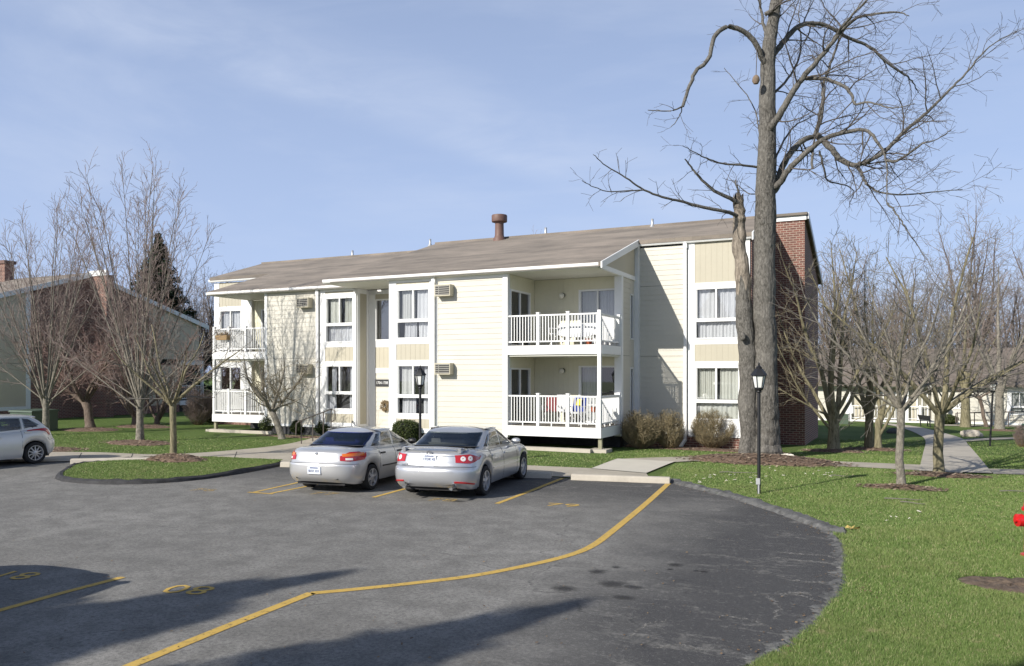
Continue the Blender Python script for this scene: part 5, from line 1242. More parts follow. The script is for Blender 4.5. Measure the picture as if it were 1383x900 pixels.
# --- white hatchback on the left
HT = dict(SEDAN, L=4.36, W=1.82, sill=.20, rt=.322, ra=.365, xw=(.80, 3.45), crown=.03, paint='white_pearl', ar=.66, nr=3.0,
    xr=[(0, .16), (.08, .06), (.2, .01), (.34, 0), (.52, .02), (.6, .07), (.8, .12), (.95, .16), (1, .2)],
    zt=[(0, 1.06), (.5, 1.045), (1.2, 1.0), (2.2, .95), (3.0, .92), (3.4, .90), (3.9, .80), (4.36, .66)],
    gxr=[(0, .22), (.3, .30), (.6, .42), (.85, .54), (.93, .48), (1, .52)], gxf=[(0, 3.62), (.3, 3.22), (.6, 2.82), (.85, 2.48), (.95, 2.36), (1, 2.22)], gw=[(0, .80), (.25, .77), (.5, .72), (.75, .66), (.9, .62), (1, .565)],
    gz=[(.4, 1.385), (1.0, 1.43), (1.6, 1.445), (2.2, 1.43), (2.8, 1.38)], gar=.5, gnr=3.2, rear_win=(.12, .80, .82),
    side_win=[((.62, .34), (1.08, .16), (1.07, .84), (.86, .74)), ((1.14, .14), (1.98, .12), (1.97, .86), (1.13, .85)), ((2.06, .12), (3.06, .10), (2.42, .85), (2.05, .86))],
    seams=[(1.18, .35, 1), (2.02, .06, 1), (3.05, .06, 1)], handles=[(1.02, .84), (1.84, .82)], handle_mat='white_pearl', mould=None, mirror=(2.92, 1.03),
    lamps=[(.66, 1.10, [(0, .74), (.5, .82), (1, .925)], [(0, .97), (.5, .975), (1, .955)], 'lens_red')], spokes=10, spoke_w=(.018, .012))
t = thing('parked_car', 'white hatchback backed up to the kerb at the left edge of the photo', 'car'); c = make_car(HT, t)
plate(t, c, .5, 'DKR 7741')
park(t, HT, gnd(48.5, 627), R(-90 - 3.0), 1); HATCH = t; t.scale = (.97, .94, .94)
# --- two parked cars outside the frame whose roofs throw the two rounded shadows at the lower left
d_ = dup(HATCH); place(d_, (-10.05, 1.25, 0.006), R(90 + 5), (1.0, 1.0, 1.36), 'stretched hatchback standing in for a taller vehicle just left of the camera, outside the frame')  # unseen hatchback copy, stretched upward to stand in for a taller shadow caster
d_ = dup(HATCH); place(d_, (-12.9, 1.4, 0.006), R(90 + 5), (1.0, 1.0, 1.36), 'second stretched hatchback casting a shadow from left of the camera, outside the frame')
# ================================================================= trees, shrubs
from mathutils import noise as mnoise
def tubes_np(br, n):
    "list of (pts, radii) -> verts, quads"
    by = {}
    for p, r in br: by.setdefault(len(p), []).append((p, r))
    VV, FF, off = [], [], 0
    for m, L in by.items():
        Pn = np.array([[tuple(q) for q in p] for p, _ in L]); Rn = np.array([r for _, r in L]); B = len(L)
        D = np.empty_like(Pn); D[:, 1:-1] = Pn[:, 2:] - Pn[:, :-2]; D[:, 0] = Pn[:, 1] - Pn[:, 0]; D[:, -1] = Pn[:, -1] - Pn[:, -2]
        D /= np.linalg.norm(D, axis=2, keepdims=True) + 1e-9
        A = np.cross(D, np.array([0.42, 0.31, 0.12])); ln = np.linalg.norm(A, axis=2, keepdims=True)
        A = np.where(ln < 0.02, np.array([0, 0, 1.0]), A); A /= np.linalg.norm(A, axis=2, keepdims=True) + 1e-9
        Bn = np.cross(D, A); t = np.arange(n) * 2 * np.pi / n
        V = Pn[:, :, None, :] + (A[:, :, None, :] * np.cos(t)[None, None, :, None] + Bn[:, :, None, :] * np.sin(t)[None, None, :, None]) * Rn[:, :, None, None]
        VV.append(V.reshape(-1, 3))
        idx = np.arange(B * m * n).reshape(B, m, n) + off
        a = idx[:, :-1, :]; b = np.roll(idx, -1, 2)[:, :-1, :]; c = np.roll(idx, -1, 2)[:, 1:, :]; d = idx[:, 1:, :]
        FF.append(np.stack([a, b, c, d], -1).reshape(-1, 4)); off += B * m * n
    return np.concatenate(VV), np.concatenate(FF)
def rand_perp(d, r):
    v = Vector((r.gauss(0, 1), r.gauss(0, 1), r.gauss(0, 1))); v -= d * v.dot(d)
    return v.normalized() if v.length > 1e-6 else Vector((1, 0, 0))
class Tree:
    "P: per level dicts; branches collected by level"
    def __init__(s, levels, seed): s.lv = levels; s.r = random.Random(seed); s.out = [[] for _ in range(len(levels) + 1)]
    def branch(s, p, d, L, r0, lv):
        P = s.lv[min(lv, len(s.lv) - 1)]; r = s.r; n = P['seg']; st = L / n; pts = [p.copy()]; rad = [r0]; d = d.normalized(); dirs = [d]
        for i in range(n):
            d = (d + rand_perp(d, r) * P['wander'] * r.random() + Vector((0, 0, P['up'])) ).normalized()
            p = p + d * st; pts.append(p.copy()); dirs.append(d)
            rad.append(max(P.get('rmin', 0.003), r0 * (1 - (1 - P['taper']) * (i + 1) / n)))
        s.out[lv].append((pts, rad)); s.spawn(pts, dirs, rad, L, lv)
    def spawn(s, pts, dirs, rad, L, lv, num=None):
        if lv + 1 >= len(s.lv): return
        P = s.lv[lv]; r = s.r; n = len(pts) - 1
        k = int(L * P['den'] * r.uniform(.85, 1.15) + .5) if num is None else num
        az = r.uniform(0, 6.28)
        for i in range(k):
            t = P['st'] + (1 - P['st']) * (i + r.random()) / k; f = t * n; j = min(int(f), n - 1); q = pts[j].lerp(pts[j + 1], f - j); d = dirs[j + 1]
            az += 2.4 + r.uniform(-.5, .5)
            u = d.orthogonal().normalized(); w = d.cross(u); pr = u * math.cos(az) + w * math.sin(az)
            an = R(P['ang'] * r.uniform(.7, 1.3)); cd = (d * math.cos(an) + pr * math.sin(an))
            cl = P['cl'] * (L if P.get('rel', True) else 1) * (1 - P.get('sh', .5) * t) * r.uniform(.6, 1.2)
            ra = rad[j] * (1 - (f - j)) + rad[j + 1] * (f - j)
            s.branch(q, cd, cl, min(ra * P.get('rf', .6), P.get('rcap', 9)), lv + 1)
    def clip(s, fn):
        for L in s.out:
            L[:] = [b for b in L if fn(b[0][-1])]
def finish(t, root, bark, twig, split=2, sides=(10, 7, 5, 3, 3), loc=None, world=True):
    "first levels become the trunk mesh, the rest the crown"
    L = WL[root] if world else Vector((0, 0, 0))
    tr = [(lv, b) for lv in range(min(split, len(t.out))) for b in t.out[lv]]
    VV, FF, off = [], [], 0
    for lv in range(split):
        if t.out[lv]:
            v, f = tubes_np(t.out[lv], sides[lv]); VV.append(v); FF.append(f + off); off += len(v)
    o1 = np_mesh('trunk', np.concatenate(VV) - np.array(L), np.concatenate(FF), M[bark], root)
    VV, FF, off = [], [], 0
    for lv in range(split, len(t.out)):
        if t.out[lv]:
            v, f = tubes_np(t.out[lv], sides[min(lv, 4)]); VV.append(v); FF.append(f + off); off += len(v)
    if VV: np_mesh('crown', np.concatenate(VV) - np.array(L), np.concatenate(FF), M[twig], root)
    return root
def flare(p, r, h=0.5, k=1.5): return [(p + Vector((0, 0, z)), r * (1 + (k - 1) * (1 - z / h) ** 2)) for z in (-.15, 0, h * .25, h * .6, h)]

# ---------------------------------------------------------------- the old twin trunked tree
def hero():
    DB = 24.3
    base = gnd(1030, 617.5); root = thing('old_tree', 'tall old bare tree with a living trunk and a broken dead trunk side by side', 'tree', base)
    lv = [dict(seg=8, wander=.2, up=0.0, taper=.3, den=1.1, st=.2, ang=48, cl=1.0, rel=False, rf=.5, rcap=.05),
          dict(seg=8, wander=.20, up=0.0, taper=.22, den=2.3, st=.10, ang=48, cl=1.9, rel=False, sh=.30, rf=.5, rcap=.026, rmin=.007),
          dict(seg=7, wander=.34, up=.015, taper=.3, den=3.8, st=.12, ang=46, cl=.95, rel=False, sh=.4, rf=.6, rcap=.012, rmin=.0055),
          dict(seg=5, wander=.40, up=-.01, taper=.45, den=4.2, st=.12, ang=46, cl=.46, rel=False, sh=.4, rf=.7, rcap=.0075, rmin=.0045),
          dict(seg=3, wander=.36, up=.0, taper=.6, den=0, st=.2, ang=45, cl=.2, rel=False, rmin=.0045)]
    t = Tree(lv, 21)
    def limb(px, dep, r0, r1, lvl=1, twigs=True, power=1.0, sub=5, num=None, jit=0.03):
        if 1024 < px[0][0] < 1057 and r1 < .12 and lvl != 0: px = [(1034.5, px[0][1] + 9)] + list(px); dep = [dep[0]] + list(dep) if isinstance(dep, list) else dep
        if lvl not in (0, 3) and len(px) > 3: r1 = max(.009, r1 * .35)
        n = len(px); dl = dep if isinstance(dep, list) else [dep[0] + (dep[1] - dep[0]) * i / (n - 1) for i in range(n)]
        P = catmull([at(x, y, d) for (x, y), d in zip(px, dl)], sub)
        P = [q + rand_perp(Vector((0, 0, 1)), t.r) * jit * t.r.random() if 0 < i < len(P) - 1 else q for i, q in enumerate(P)]
        rad = [r0 + (r1 - r0) * (i / (len(P) - 1)) ** power for i in range(len(P))]; dirs = [(P[min(i + 1, len(P) - 1)] - P[max(i - 1, 0)]).normalized() for i in range(len(P))]
        L = sum((P[i + 1] - P[i]).length for i in range(len(P) - 1))
        if twigs: t.spawn(P, dirs, rad, L, lvl, num)
        return (P, rad)
    keep = []
    # trunks
    live = limb([(1036, 640), (1035.5, 617), (1036, 600), (1036, 570), (1035, 520), (1033.5, 460), (1032.5, 400), (1032.5, 330), (1034, 270), (1035.5, 216), (1037, 158), (1037, 100), (1040, 55), (1046, 15), (1052, -30), (1060, -100), (1064, -160)], [DB] * 17, .36, .13, 0, False, 1, 4)
    rr = live[1]
    for i in range(len(rr)):
        y = i / 4
        if y < 3: rr[i] = .34 + .20 * (1 - y / 3) ** 2
        elif y < 8: rr[i] = .34 - (y - 3) * .008
        else: rr[i] = max(.10, .30 - (y - 8) * .026)
        rr[i] *= 1 + .02 * math.sin(i * 1.1) + .012 * math.sin(i * 2.3)
    dead = limb([(1008, 640), (1009.5, 617), (1011.5, 590), (1011.5, 540), (1009, 480), (1006, 430), (1003, 390), (1000.5, 350), (998.5, 310), (997.5, 285), (997, 268)], [DB + .15] * 11, .30, .15, 0, False, 1, 4, jit=.05)
    for i in range(len(dead[1])):
        y = i / 4; dead[1][i] = (.29 + .14 * max(0, 1 - y / 2.2) ** 2 if y < 3 else .285 - (y - 3) * .019) * (1 + .02 * math.sin(i * 1.3) + .012 * math.sin(i * 3.7))
    Ld = len(dead[0]); cut = int(Ld * .60)
    for nm, (P, rad), m in (('trunk', live, 'bark_grey'), ('dead_trunk', (dead[0][:cut + 1], dead[1][:cut + 1]), 'bark_grey'), ('barkless_top', (dead[0][cut:], dead[1][cut:]), 'bark_dead')):
        mb = MB(); n = 72; G_ = []; sub_ = 6; m_ = len(P)
        jag = [.34 * math.sin(k * 6.283 / n * 3) + .22 * math.sin(k * 6.283 / n * 7 + 1) + .10 * math.sin(k * 6.283 / n * 13) for k in range(n)]
        for i in range((m_ - 1) * sub_ + 1):
            j = min(i // sub_, m_ - 2); f_ = i / sub_ - j; q = P[j].lerp(P[j + 1], f_); a = rad[j] * (1 - f_) + rad[j + 1] * f_; u_ = i / sub_; row = []
            for k in range(n):
                th = 2 * math.pi * k / n; cx_, sy_ = math.cos(th), math.sin(th)
                fur = abs(mnoise.noise(Vector((cx_ * 5.5, sy_ * 5.5, q.z * 2.2)))) ; fin = mnoise.noise(Vector((cx_ * 13, sy_ * 13, q.z * 7)))
                ridge = 1 + .05 * mnoise.noise(Vector((cx_ * 1.6, sy_ * 1.6, q.z * .6))) + (.10 * (fur - .22) + .022 * fin) * (.5 if nm == 'barkless_top' else 1)
                if nm != 'barkless_top' and q.z < 1.6: ridge += .13 * max(0, 1 - max(0, q.z) / 1.5) * math.sin(3 * th + 1) + .06 * max(0, 1 - max(0, q.z) / 1.1) * math.sin(7 * th)
                ed = 0
                if nm == 'dead_trunk': ed = max(0, 1 - (m_ - 1 - u_) / 1.6)
                if nm == 'barkless_top': ed = max(0, 1 - u_ / 1.6)
                top_ = t.r.uniform(-.14, .2) if nm == 'barkless_top' and i == (m_ - 1) * sub_ else 0
                row.append((q.x + a * ridge * cx_, q.y + a * ridge * sy_, q.z + jag[k] * ed * .8 + top_))
            G_.append(row)
        mb.grid(G_, True, True); mb.poly(G_[-1]); o = mb.build(nm, M[m], root, sharp=80)
        if nm == 'dead_trunk': o['label'] = 'dead trunk without branches'
    # knots and a burl with the pale scar
    for (px, py, r0) in ((1040, 560, .17), (1037, 330, .14), (1030, 300, .10), (1003, 455, .10), (1040, 596, .15)):
        q = at(px, py, DB - .22); mb = MB()
        mb.grid([[(q.x + r0 * math.sin(a) * math.cos(b), q.y + r0 * .8 * math.sin(a) * math.sin(b), q.z + r0 * 1.4 * math.cos(a)) for b in [k * math.pi / 5 for k in range(10)]] for a in [i * math.pi / 6 + .01 for i in range(7)]], True, True); mb.build('burl', M['bark_grey'], root, sharp=80)
    # limbs traced as they grow
    LB = []
    def A(*a, **k): LB.append(limb(a[0], a[1], a[2] * .86, *a[3:], **k))
    A([(1030, 80), (1017, 54), (999, 40), (981, 37), (965, 50), (956, 81), (940, 96), (931, 117), (922, 144)], (DB, DB - 1.2), .105, .045, 3, num=12)
    A([(922, 144), (905, 150), (875, 149)], (DB - 1.2, DB - 1.4), .03, .012, 2, num=3); A([(922, 144), (917, 158), (906, 172)], (DB - 1.2, DB - 1.1), .022, .01, 2, num=3)
    A([(1040, 80), (1057, 58), (1075, 38), (1093, 32), (1116, 35), (1147, 52), (1174, 63), (1201, 88), (1222, 101), (1233, 112), (1240, 126)], (DB, DB + 2.4), .12, .035)
    A([(1042, 172), (1057, 149), (1075, 117), (1098, 90), (1120, 63), (1143, 36), (1165, 22), (1210, 17), (1228, 22)], (DB, DB - 2.2), .145, .03)
    A([(1120, 63), (1135, 40), (1152, 20), (1176, -4), (1210, -30)], (DB - 1.0, DB - 3), .06, .02, 2, num=6)
    A([(1089, 106), (1105, 106), (1120, 108), (1143, 119), (1152, 132), (1155, 141), (1172, 138), (1190, 143), (1210, 146), (1236, 140)], (DB - .6, DB - 3.2), .075, .02)
    A([(1048, 254), (1057, 225), (1075, 198), (1090, 187), (1102, 182), (1109, 153), (1111, 130), (1113, 112), (1124, 80), (1134, 54), (1148, 26), (1165, 0), (1180, -30)], (DB, DB + 2.2), .135, .025)
    A([(1102, 182), (1116, 194), (1134, 214), (1148, 222), (1158, 223), (1176, 216), (1192, 207), (1219, 180), (1238, 164), (1255, 149), (1280, 124), (1300, 104), (1322, 78), (1341, 60), (1372, 42)], (DB + .6, DB - 1.8), .115, .012)
    A([(1156, 224), (1163, 234), (1168, 245), (1176, 253), (1192, 261), (1225, 263), (1265, 259), (1300, 256)], (DB - .3, DB - 2.0), .06, .012)
    A([(1052, 249), (1062, 233), (1075, 219), (1098, 198), (1115, 187), (1129, 182), (1156, 176), (1174, 178), (1186, 194), (1194, 206), (1197, 218), (1198, 245), (1198, 275)], (DB, DB - 2.6), .12, .035)
    A([(1198, 217), (1211, 218), (1228, 207), (1246, 194), (1262, 190), (1285, 176)], (DB - 2.3, DB - 3.2), .05, .012, 2, num=7)
    A([(1198, 275), (1206, 282), (1212, 292), (1222, 306), (1238, 330), (1250, 350)], (DB - 2.6, DB - 3.0), .035, .01, 2, num=5)
    A([(1098, 198), (1097, 212), (1097, 228)], (DB - .7, DB - .8), .05, .035, 2, num=1)
    A([(1107, 205), (1113, 228), (1118, 244), (1140, 250), (1152, 258), (1148, 276)], (DB - .3, DB + .8), .04, .012, 2, num=6)
    A([(1046, 216), (1068, 175), (1092, 160), (1112, 150)], (DB, DB + 2.5), .05, .015, 2, num=7)
    A([(1024, 226), (1000, 223), (976, 221), (955, 214), (940, 207), (922, 197)], (DB, DB - 1.5), .045, .014, 2, num=9)
    A([(1030, 200), (1024, 170), (1018, 145), (1000, 118), (978, 92)], (DB, DB + 1.2), .035, .009, 2, num=9)
    A([(1031, 262), (1012, 262), (998, 252), (985, 240)], (DB, DB + .8), .03, .01, 2, num=6)
    A([(1033, 40), (1028, 15), (1026, -12), (1022, -60)], (DB, DB + .6), .075, .035, num=6)
    A([(1048, 10), (1068, -18), (1095, -40), (1120, -60)], (DB, DB - 1.5), .08, .03, num=8)
    A([(1000, 294), (987, 288), (975, 285), (945, 279), (920, 272), (900, 268), (870, 257), (845, 240), (820, 225), (801, 209)], (DB + .1, DB - 2.2), .075, .012, 2, num=12)
    A([(868, 257), (845, 258), (823, 259), (803, 253), (786, 244)], (DB - 1.7, DB - 2.6), .025, .008, 2, num=6)
    A([(1000, 276), (986, 268), (965, 258), (945, 240), (934, 226), (925, 215)], (DB + .1, DB - .8), .08, .05, 2, num=6)
    A([(1001, 268), (996, 255), (993, 243)], (DB + .1, DB + .2), .04, .02, 2, num=3)
    A([(1040, 130), (1060, 112), (1078, 80), (1082, 50), (1078, 20), (1085, -15)], (DB, DB + 1.6), .06, .02, num=8)
    t.out[1].extend(LB)
    finish(t, root, 'bark_grey', 'twig_grey', 2, (10, 8, 5, 3, 3))
    q = at(1021, 107, DB - .4); w = thing('wasp_nest', 'brown papery nest hanging beside the living trunk high in the old tree', 'nest', q)
    mb = MB(); mb.lathe([(.01, -.16), (.07, -.14), (.115, -.05), (.10, .04), (.06, .10), (.01, .13)], q, 12); mb.build('shell', M['nest'], w)
    mb = MB(); mb.tube([q + Vector((0, 0, .1)), q + Vector((.02, 0, .6)), at(1022, 60, DB - .2)], .012, 5); mb.build('hanging_twig', M['twig_grey'], w)
    return root
hero()

# ---------------------------------------------------------------- other bare trees, each its own growth
def spread_tree(name, label, px, py, h, seed, limbs, bark, twig, lean=(0, 0), fork=1.6, r0=.13, ll=3.2, sp=44, den=1.2, up=.02, wander=.16, group=None, low=False, tw=1.0, L2=1.5, base=None):
    wander = wander * 1.35
    b = gnd(px, py) if base is None else base; root = thing(name, label, 'tree', b, 0, group)
    lv = [dict(seg=6, wander=.04, up=.02, taper=.85, den=0, st=.5, ang=40, cl=1, rmin=.02),
          dict(seg=9, wander=wander, up=up, taper=.22, den=den * 1.9, st=.12, ang=42, cl=L2, rel=False, sh=.45, rf=.5, rcap=.026, rmin=.008),
          dict(seg=6, wander=wander * 1.3, up=up, taper=.3, den=3.7 * tw, st=.10, ang=42, cl=.75, rel=False, sh=.45, rf=.6, rcap=.016, rmin=.007),
          dict(seg=4, wander=.25, up=.03, taper=.4, den=4.4 * tw, st=.15, ang=42, cl=.36, rel=False, sh=.4, rf=.65, rcap=.009, rmin=.005),
          dict(seg=2, wander=.2, up=.03, taper=.6, den=0, st=.2, ang=40, cl=.2, rmin=.0045)]
    t = Tree(lv, seed); r = t.r
    top = b + Vector((lean[0], lean[1], fork))
    pts = [b + Vector((0, 0, -.15)), b, b + Vector((lean[0] * .08, lean[1] * .08, fork * .12)), b.lerp(top, .35) + Vector((r.uniform(-.04, .04), r.uniform(-.04, .04), 0)), b.lerp(top, .7) + Vector((r.uniform(-.04, .04), r.uniform(-.04, .04), 0)), top, top + Vector((lean[0] * .1, lean[1] * .1, .12))]
    t.out[0].append((pts, [r0 * 1.5, r0 * 1.35, r0 * 1.08, r0, r0 * .95, r0 * 1.05, r0 * .6]))
    for (az, tilt, lf, rf) in limbs:
        a = R(az); ti = R(tilt); d = Vector((math.cos(a) * math.sin(ti), math.sin(a) * math.sin(ti), math.cos(ti)))
        t.branch(top - Vector((0, 0, .10 * r.random())), d, ll * lf, r0 * rf, 1)
    finish(t, root, bark, twig, 2, (12, 8, 5, 3, 3)); return root
# camera-right is azimuth 25 degrees, away from camera 115
spread_tree('smooth_tree', 'pale forked young tree on the lawn nearest the camera on the right', 1217, 657, 4.6, 31, [(205, 50, 1.2, .55), (20, 44, 1.25, .6), (110, 18, 1.1, .5), (260, 40, 1.0, .5), (190, 26, 1.2, .5), (35, 20, 1.15, .5), (320, 44, .95, .45), (215, 66, .85, .35)], 'bark_pale', 'twig_pale', (.0, .0), 1.72, .085, 2.9, up=.035, den=1.5)
spread_tree('forked_tree', 'stout pale forked tree beside the wide concrete path', 1268, 641, 5.5, 32, [(20, 45, 1.3, .62), (200, 40, 1.2, .6), (35, 28, 1.3, .66), (120, 22, 1.15, .5), (290, 42, 1.0, .5), (225, 24, 1.2, .5), (80, 48, .95, .45), (10, 62, .9, .35)], 'bark_green', 'twig_pale', (.03, .02), 1.55, .118, 3.5, up=.035, den=1.4)
def multi_stem(name, label, px, py, seed, stems, bark, twig, r0, group=None, up=.012, den=1.2, ang=32, L2=1.7, base=None, wander=.07, tw=1.0, st=.22, rf=.5, h0=.25, trunk_h=0.4):
    b = gnd(px, py) if base is None else base; root = thing(name, label, 'tree', b, 0, group)
    lv = [dict(seg=6, wander=.04, up=.02, taper=.85, den=0, st=.5, ang=40, cl=1, rmin=.02),
          dict(seg=11, wander=wander, up=up, taper=.12, den=den * 1.9, st=st, ang=ang, cl=L2, rel=False, sh=.45, rf=rf, rcap=.022, rmin=.007),
          dict(seg=6, wander=wander * 1.8, up=up * 1.5, taper=.3, den=3.4 * tw, st=.10, ang=32, cl=.58, rel=False, sh=.4, rf=.6, rcap=.013, rmin=.007),
          dict(seg=3, wander=.2, up=.03, taper=.5, den=3.0 * tw, st=.2, ang=36, cl=.34, rel=False, sh=.3, rf=.7, rcap=.0085, rmin=.006),
          dict(seg=2, wander=.15, up=.02, taper=.6, den=0, st=.2, ang=36, cl=.2, rmin=.005)]
    t = Tree(lv, seed); r = t.r
    if trunk_h > 0: t.out[0].append(([b + Vector((0, 0, z)) for z in (-.15, 0, trunk_h * .3, trunk_h * .7, trunk_h, trunk_h * 1.15, trunk_h * 1.25)], [r0 * 1.5, r0 * 1.4, r0 * 1.12, r0, r0 * 1.05, r0 * .9, r0 * .4]))
    for (az, ti, L, rr) in stems:
        a = R(az); ti = R(ti); d = Vector((math.cos(a) * math.sin(ti), math.sin(a) * math.sin(ti), math.cos(ti)))
        t.branch(b + Vector((math.cos(a) * r0 * .4, math.sin(a) * r0 * .4, max(-.1, trunk_h - h0 * r.random()))), d, L, r0 * rr, 1)
    finish(t, root, bark, twig, 2, (12, 8, 4, 3, 3)); return root
rv = random.Random(3)
def vase(seed, n, L, spread): 
    r = random.Random(seed); return [(i * 137.5 + r.uniform(-25, 25), 4 + (spread - 4) * ((i + .5) / n) ** .8, L * r.uniform(.9, 1.06) * (1 - .16 * i / n), r.uniform(.26, .42)) for i in range(n)]
multi_stem('maple_tree', 'tall bare tree with many upright stems standing left of the white corner of the block', 189, 597, 41, vase(1, 19, 8.4, 23) + [(205, 52, 4.2, .26), (25, 50, 4.0, .26), (115, 45, 4, .24), (295, 45, 3.8, .24), (190, 62, 3.4, .2), (40, 64, 3.2, .2)], 'bark_pale', 'twig_red', .120, None, .004, 1.25, 24, 1.35, trunk_h=1.75, h0=.8, tw=1.35, wander=.022)
multi_stem('maple_tree', 'tall bare tree with many upright stems rising behind the white hatchback', 62, 588, 42, vase(2, 17, 7.9, 23) + [(205, 52, 4.2, .26), (25, 50, 4.0, .26), (115, 45, 4, .24), (295, 48, 3.8, .24)], 'bark_pale', 'twig_red', .120, None, .004, 1.25, 24, 1.35, trunk_h=1.7, h0=.8, tw=1.35, wander=.022)
spread_tree('island_tree', 'slender young tree on the mulch cone of the grass island', 234, 621, 5, 33, [(205, 48, 1.05, .6), (25, 52, 1.1, .6), (150, 20, 1.1, .62), (60, 30, 1.0, .55), (290, 44, .9, .5), (240, 30, 1.0, .5), (340, 50, .9, .45)], 'bark_green', 'twig_pale', (-.02, 0), 1.62, .095, 2.4, up=.02, den=1.25, wander=.13)
spread_tree('crab_apple', 'crooked dark trunked crab apple in front of the brick gable on the left', 122, 578, 4, 34, [(200, 55, 1.0, .6), (180, 65, 1.1, .5), (60, 25, .9, .5), (30, 50, 1.0, .5), (120, 40, 1, .5), (280, 50, 1, .5), (330, 35, .9, .45)], 'bark_brown', 'twig_crab', (-.45, .1), 1.2, .20, 3.7, up=.02, den=2.3, wander=.24, tw=1.3)
multi_stem('crab_apple', 'pair of slim dark stems near the right end of the brick building', 182, 575, 43, [(205, 20, 5.4, .8), (30, 18, 5.6, .8), (110, 30, 4.8, .6), (290, 35, 4.6, .5), (200, 48, 4.2, .5), (20, 50, 4.0, .5)], 'bark_brown', 'twig_crab', .13, None, .006, 2.4, 40, 1.5, trunk_h=.5, wander=.15, tw=1.3)
multi_stem('crab_apple', 'leaning slim tree between the island tree and the brick building', 212, 573, 44, [(25, 20, 4.9, .9), (60, 30, 4.2, .7), (200, 28, 4.6, .6), (130, 26, 4.5, .5)], 'bark_brown', 'twig_crab', .12, None, .006, 2.4, 40, 1.5, trunk_h=.35, wander=.15, tw=1.2)
spread_tree('crab_apple', 'small leaning crab apple with budding twigs in front of the cream siding', 381, 593, 4, 35, [(205, 42, 1.0, .7), (190, 25, .95, .6), (25, 40, 1.0, .6), (60, 18, .9, .6), (120, 40, .8, .5), (280, 45, .9, .5), (10, 60, .8, .4)], 'bark_pale', 'twig_olive', (-.42, -.1), 1.05, .12, 2.4, up=.02, den=2.1, wander=.22, tw=1.25, L2=1.2)
multi_stem('mossy_tree', 'mossy several stemmed tree in front of the brick gable on the right', 1126, 608, 45, [(205, 14, 5.8, .62), (185, 28, 5.0, .45), (215, 44, 4.2, .34), (20, 14, 6.2, .6), (110, 8, 6.2, .55), (280, 18, 5.4, .5), (30, 32, 4.8, .42), (330, 26, 4.8, .4), (205, 58, 3.4, .25)], 'bark_green', 'twig_olive', .17, None, .008, 1.35, 40, 1.6, trunk_h=1.35, h0=.7, wander=.15, tw=1.15)
multi_stem('mossy_tree', 'left stem of the mossy pair behind the smooth forked tree', 1174, 606, 46, [(205, 12, 5.8, .7), (110, 9, 6.0, .7), (20, 18, 5.2, .6), (290, 20, 5.0, .5), (200, 32, 4.4, .4)], 'bark_green', 'twig_olive', .135, None, .008, 1.3, 40, 1.5, trunk_h=1.7, h0=.6, wander=.16, tw=1.1)
multi_stem('mossy_tree', 'right leaning stem of the mossy pair behind the smooth forked tree', 1186, 608, 47, [(25, 15, 5.6, .75), (60, 9, 5.8, .7), (340, 26, 4.8, .5), (30, 36, 4.4, .45)], 'bark_green', 'twig_olive', .105, None, .008, 1.3, 40, 1.5, trunk_h=.9, h0=.4, wander=.16, tw=1.1)
multi_stem('lawn_tree', 'straight trunked tree in front of the low building behind the pale boulder', 1304, 577, 48, [(205, 25, 4.4, .5), (25, 25, 4.6, .5), (110, 10, 5.4, .7), (290, 30, 4, .45), (240, 40, 3.6, .4)], 'bark_green', 'twig_far', .22, None, .01, 1.4, 40, 1.7, trunk_h=2.6, h0=.8, wander=.12, tw=.9)
multi_stem('lawn_tree', 'straight trunked tree on a mulch ring in front of the low building', 1350, 580, 49, [(205, 25, 5.4, .5), (25, 25, 5.6, .5), (110, 8, 7.4, .75), (290, 30, 5, .45), (60, 40, 4.2, .4), (180, 14, 6.6, .6)], 'bark_pale', 'twig_far', .20, None, .012, 1.4, 36, 1.9, trunk_h=2.3, h0=.8, wander=.10, tw=.9)
spread_tree('lawn_tree', 'dark crooked little tree beside the far lamp post', 1332, 577, 4, 36, [(200, 50, 1, .6), (25, 45, 1, .6), (110, 30, 1, .6), (160, 30, .9, .5)], 'bark_brown', 'twig_grey', (-.35, 0), 1.7, .10, 2.2, up=.01, den=1.4, wander=.2)

# ---------------------------------------------------------------- tall trees far behind: two growths, each stood up several times
def far_tree(name, label, seed, h, spread, twig, group, twigs=1.0):
    root = thing(name, label, 'tree', (0, 0, 0), 0, group); r = random.Random(seed)
    lv = [dict(seg=8, wander=.05, up=.02, taper=.3, den=.0, st=.3, ang=40, cl=1),
          dict(seg=9, wander=.12, up=.03, taper=.18, den=1.35, st=.12, ang=36, cl=3.4, rel=False, sh=.5, rf=.5, rcap=.09, rmin=.02),
          dict(seg=5, wander=.22, up=.03, taper=.3, den=1.9 * twigs, st=.12, ang=40, cl=1.8, rel=False, sh=.4, rf=.6, rcap=.035, rmin=.014),
          dict(seg=4, wander=.28, up=.03, taper=.4, den=2.4 * twigs, st=.12, ang=42, cl=.95, rel=False, sh=.4, rf=.7, rcap=.016, rmin=.011),
          dict(seg=2, wander=.25, up=.02, taper=.6, den=0, st=.2, ang=40, cl=.4, rmin=.010)]
    t = Tree(lv, seed)
    pts = [Vector((r.uniform(-.1, .1) * k, r.uniform(-.1, .1) * k, h * .22 * k / 4 - .3)) for k in range(5)]
    t.out[0].append((pts, [h * .019, h * .017, h * .016, h * .015, h * .014]))
    for i in range(9):
        a = R(i * 137 + r.uniform(-20, 20)); ti = R(r.uniform(5, spread)); d = Vector((math.cos(a) * math.sin(ti), math.sin(a) * math.sin(ti), math.cos(ti)))
        t.branch(pts[-1] - Vector((0, 0, r.uniform(0, h * .08))), d, h * r.uniform(.5, .78), h * .008, 1)
    finish(t, root, 'bark_brown', twig, 2, (8, 6, 4, 3, 3), world=False); return root
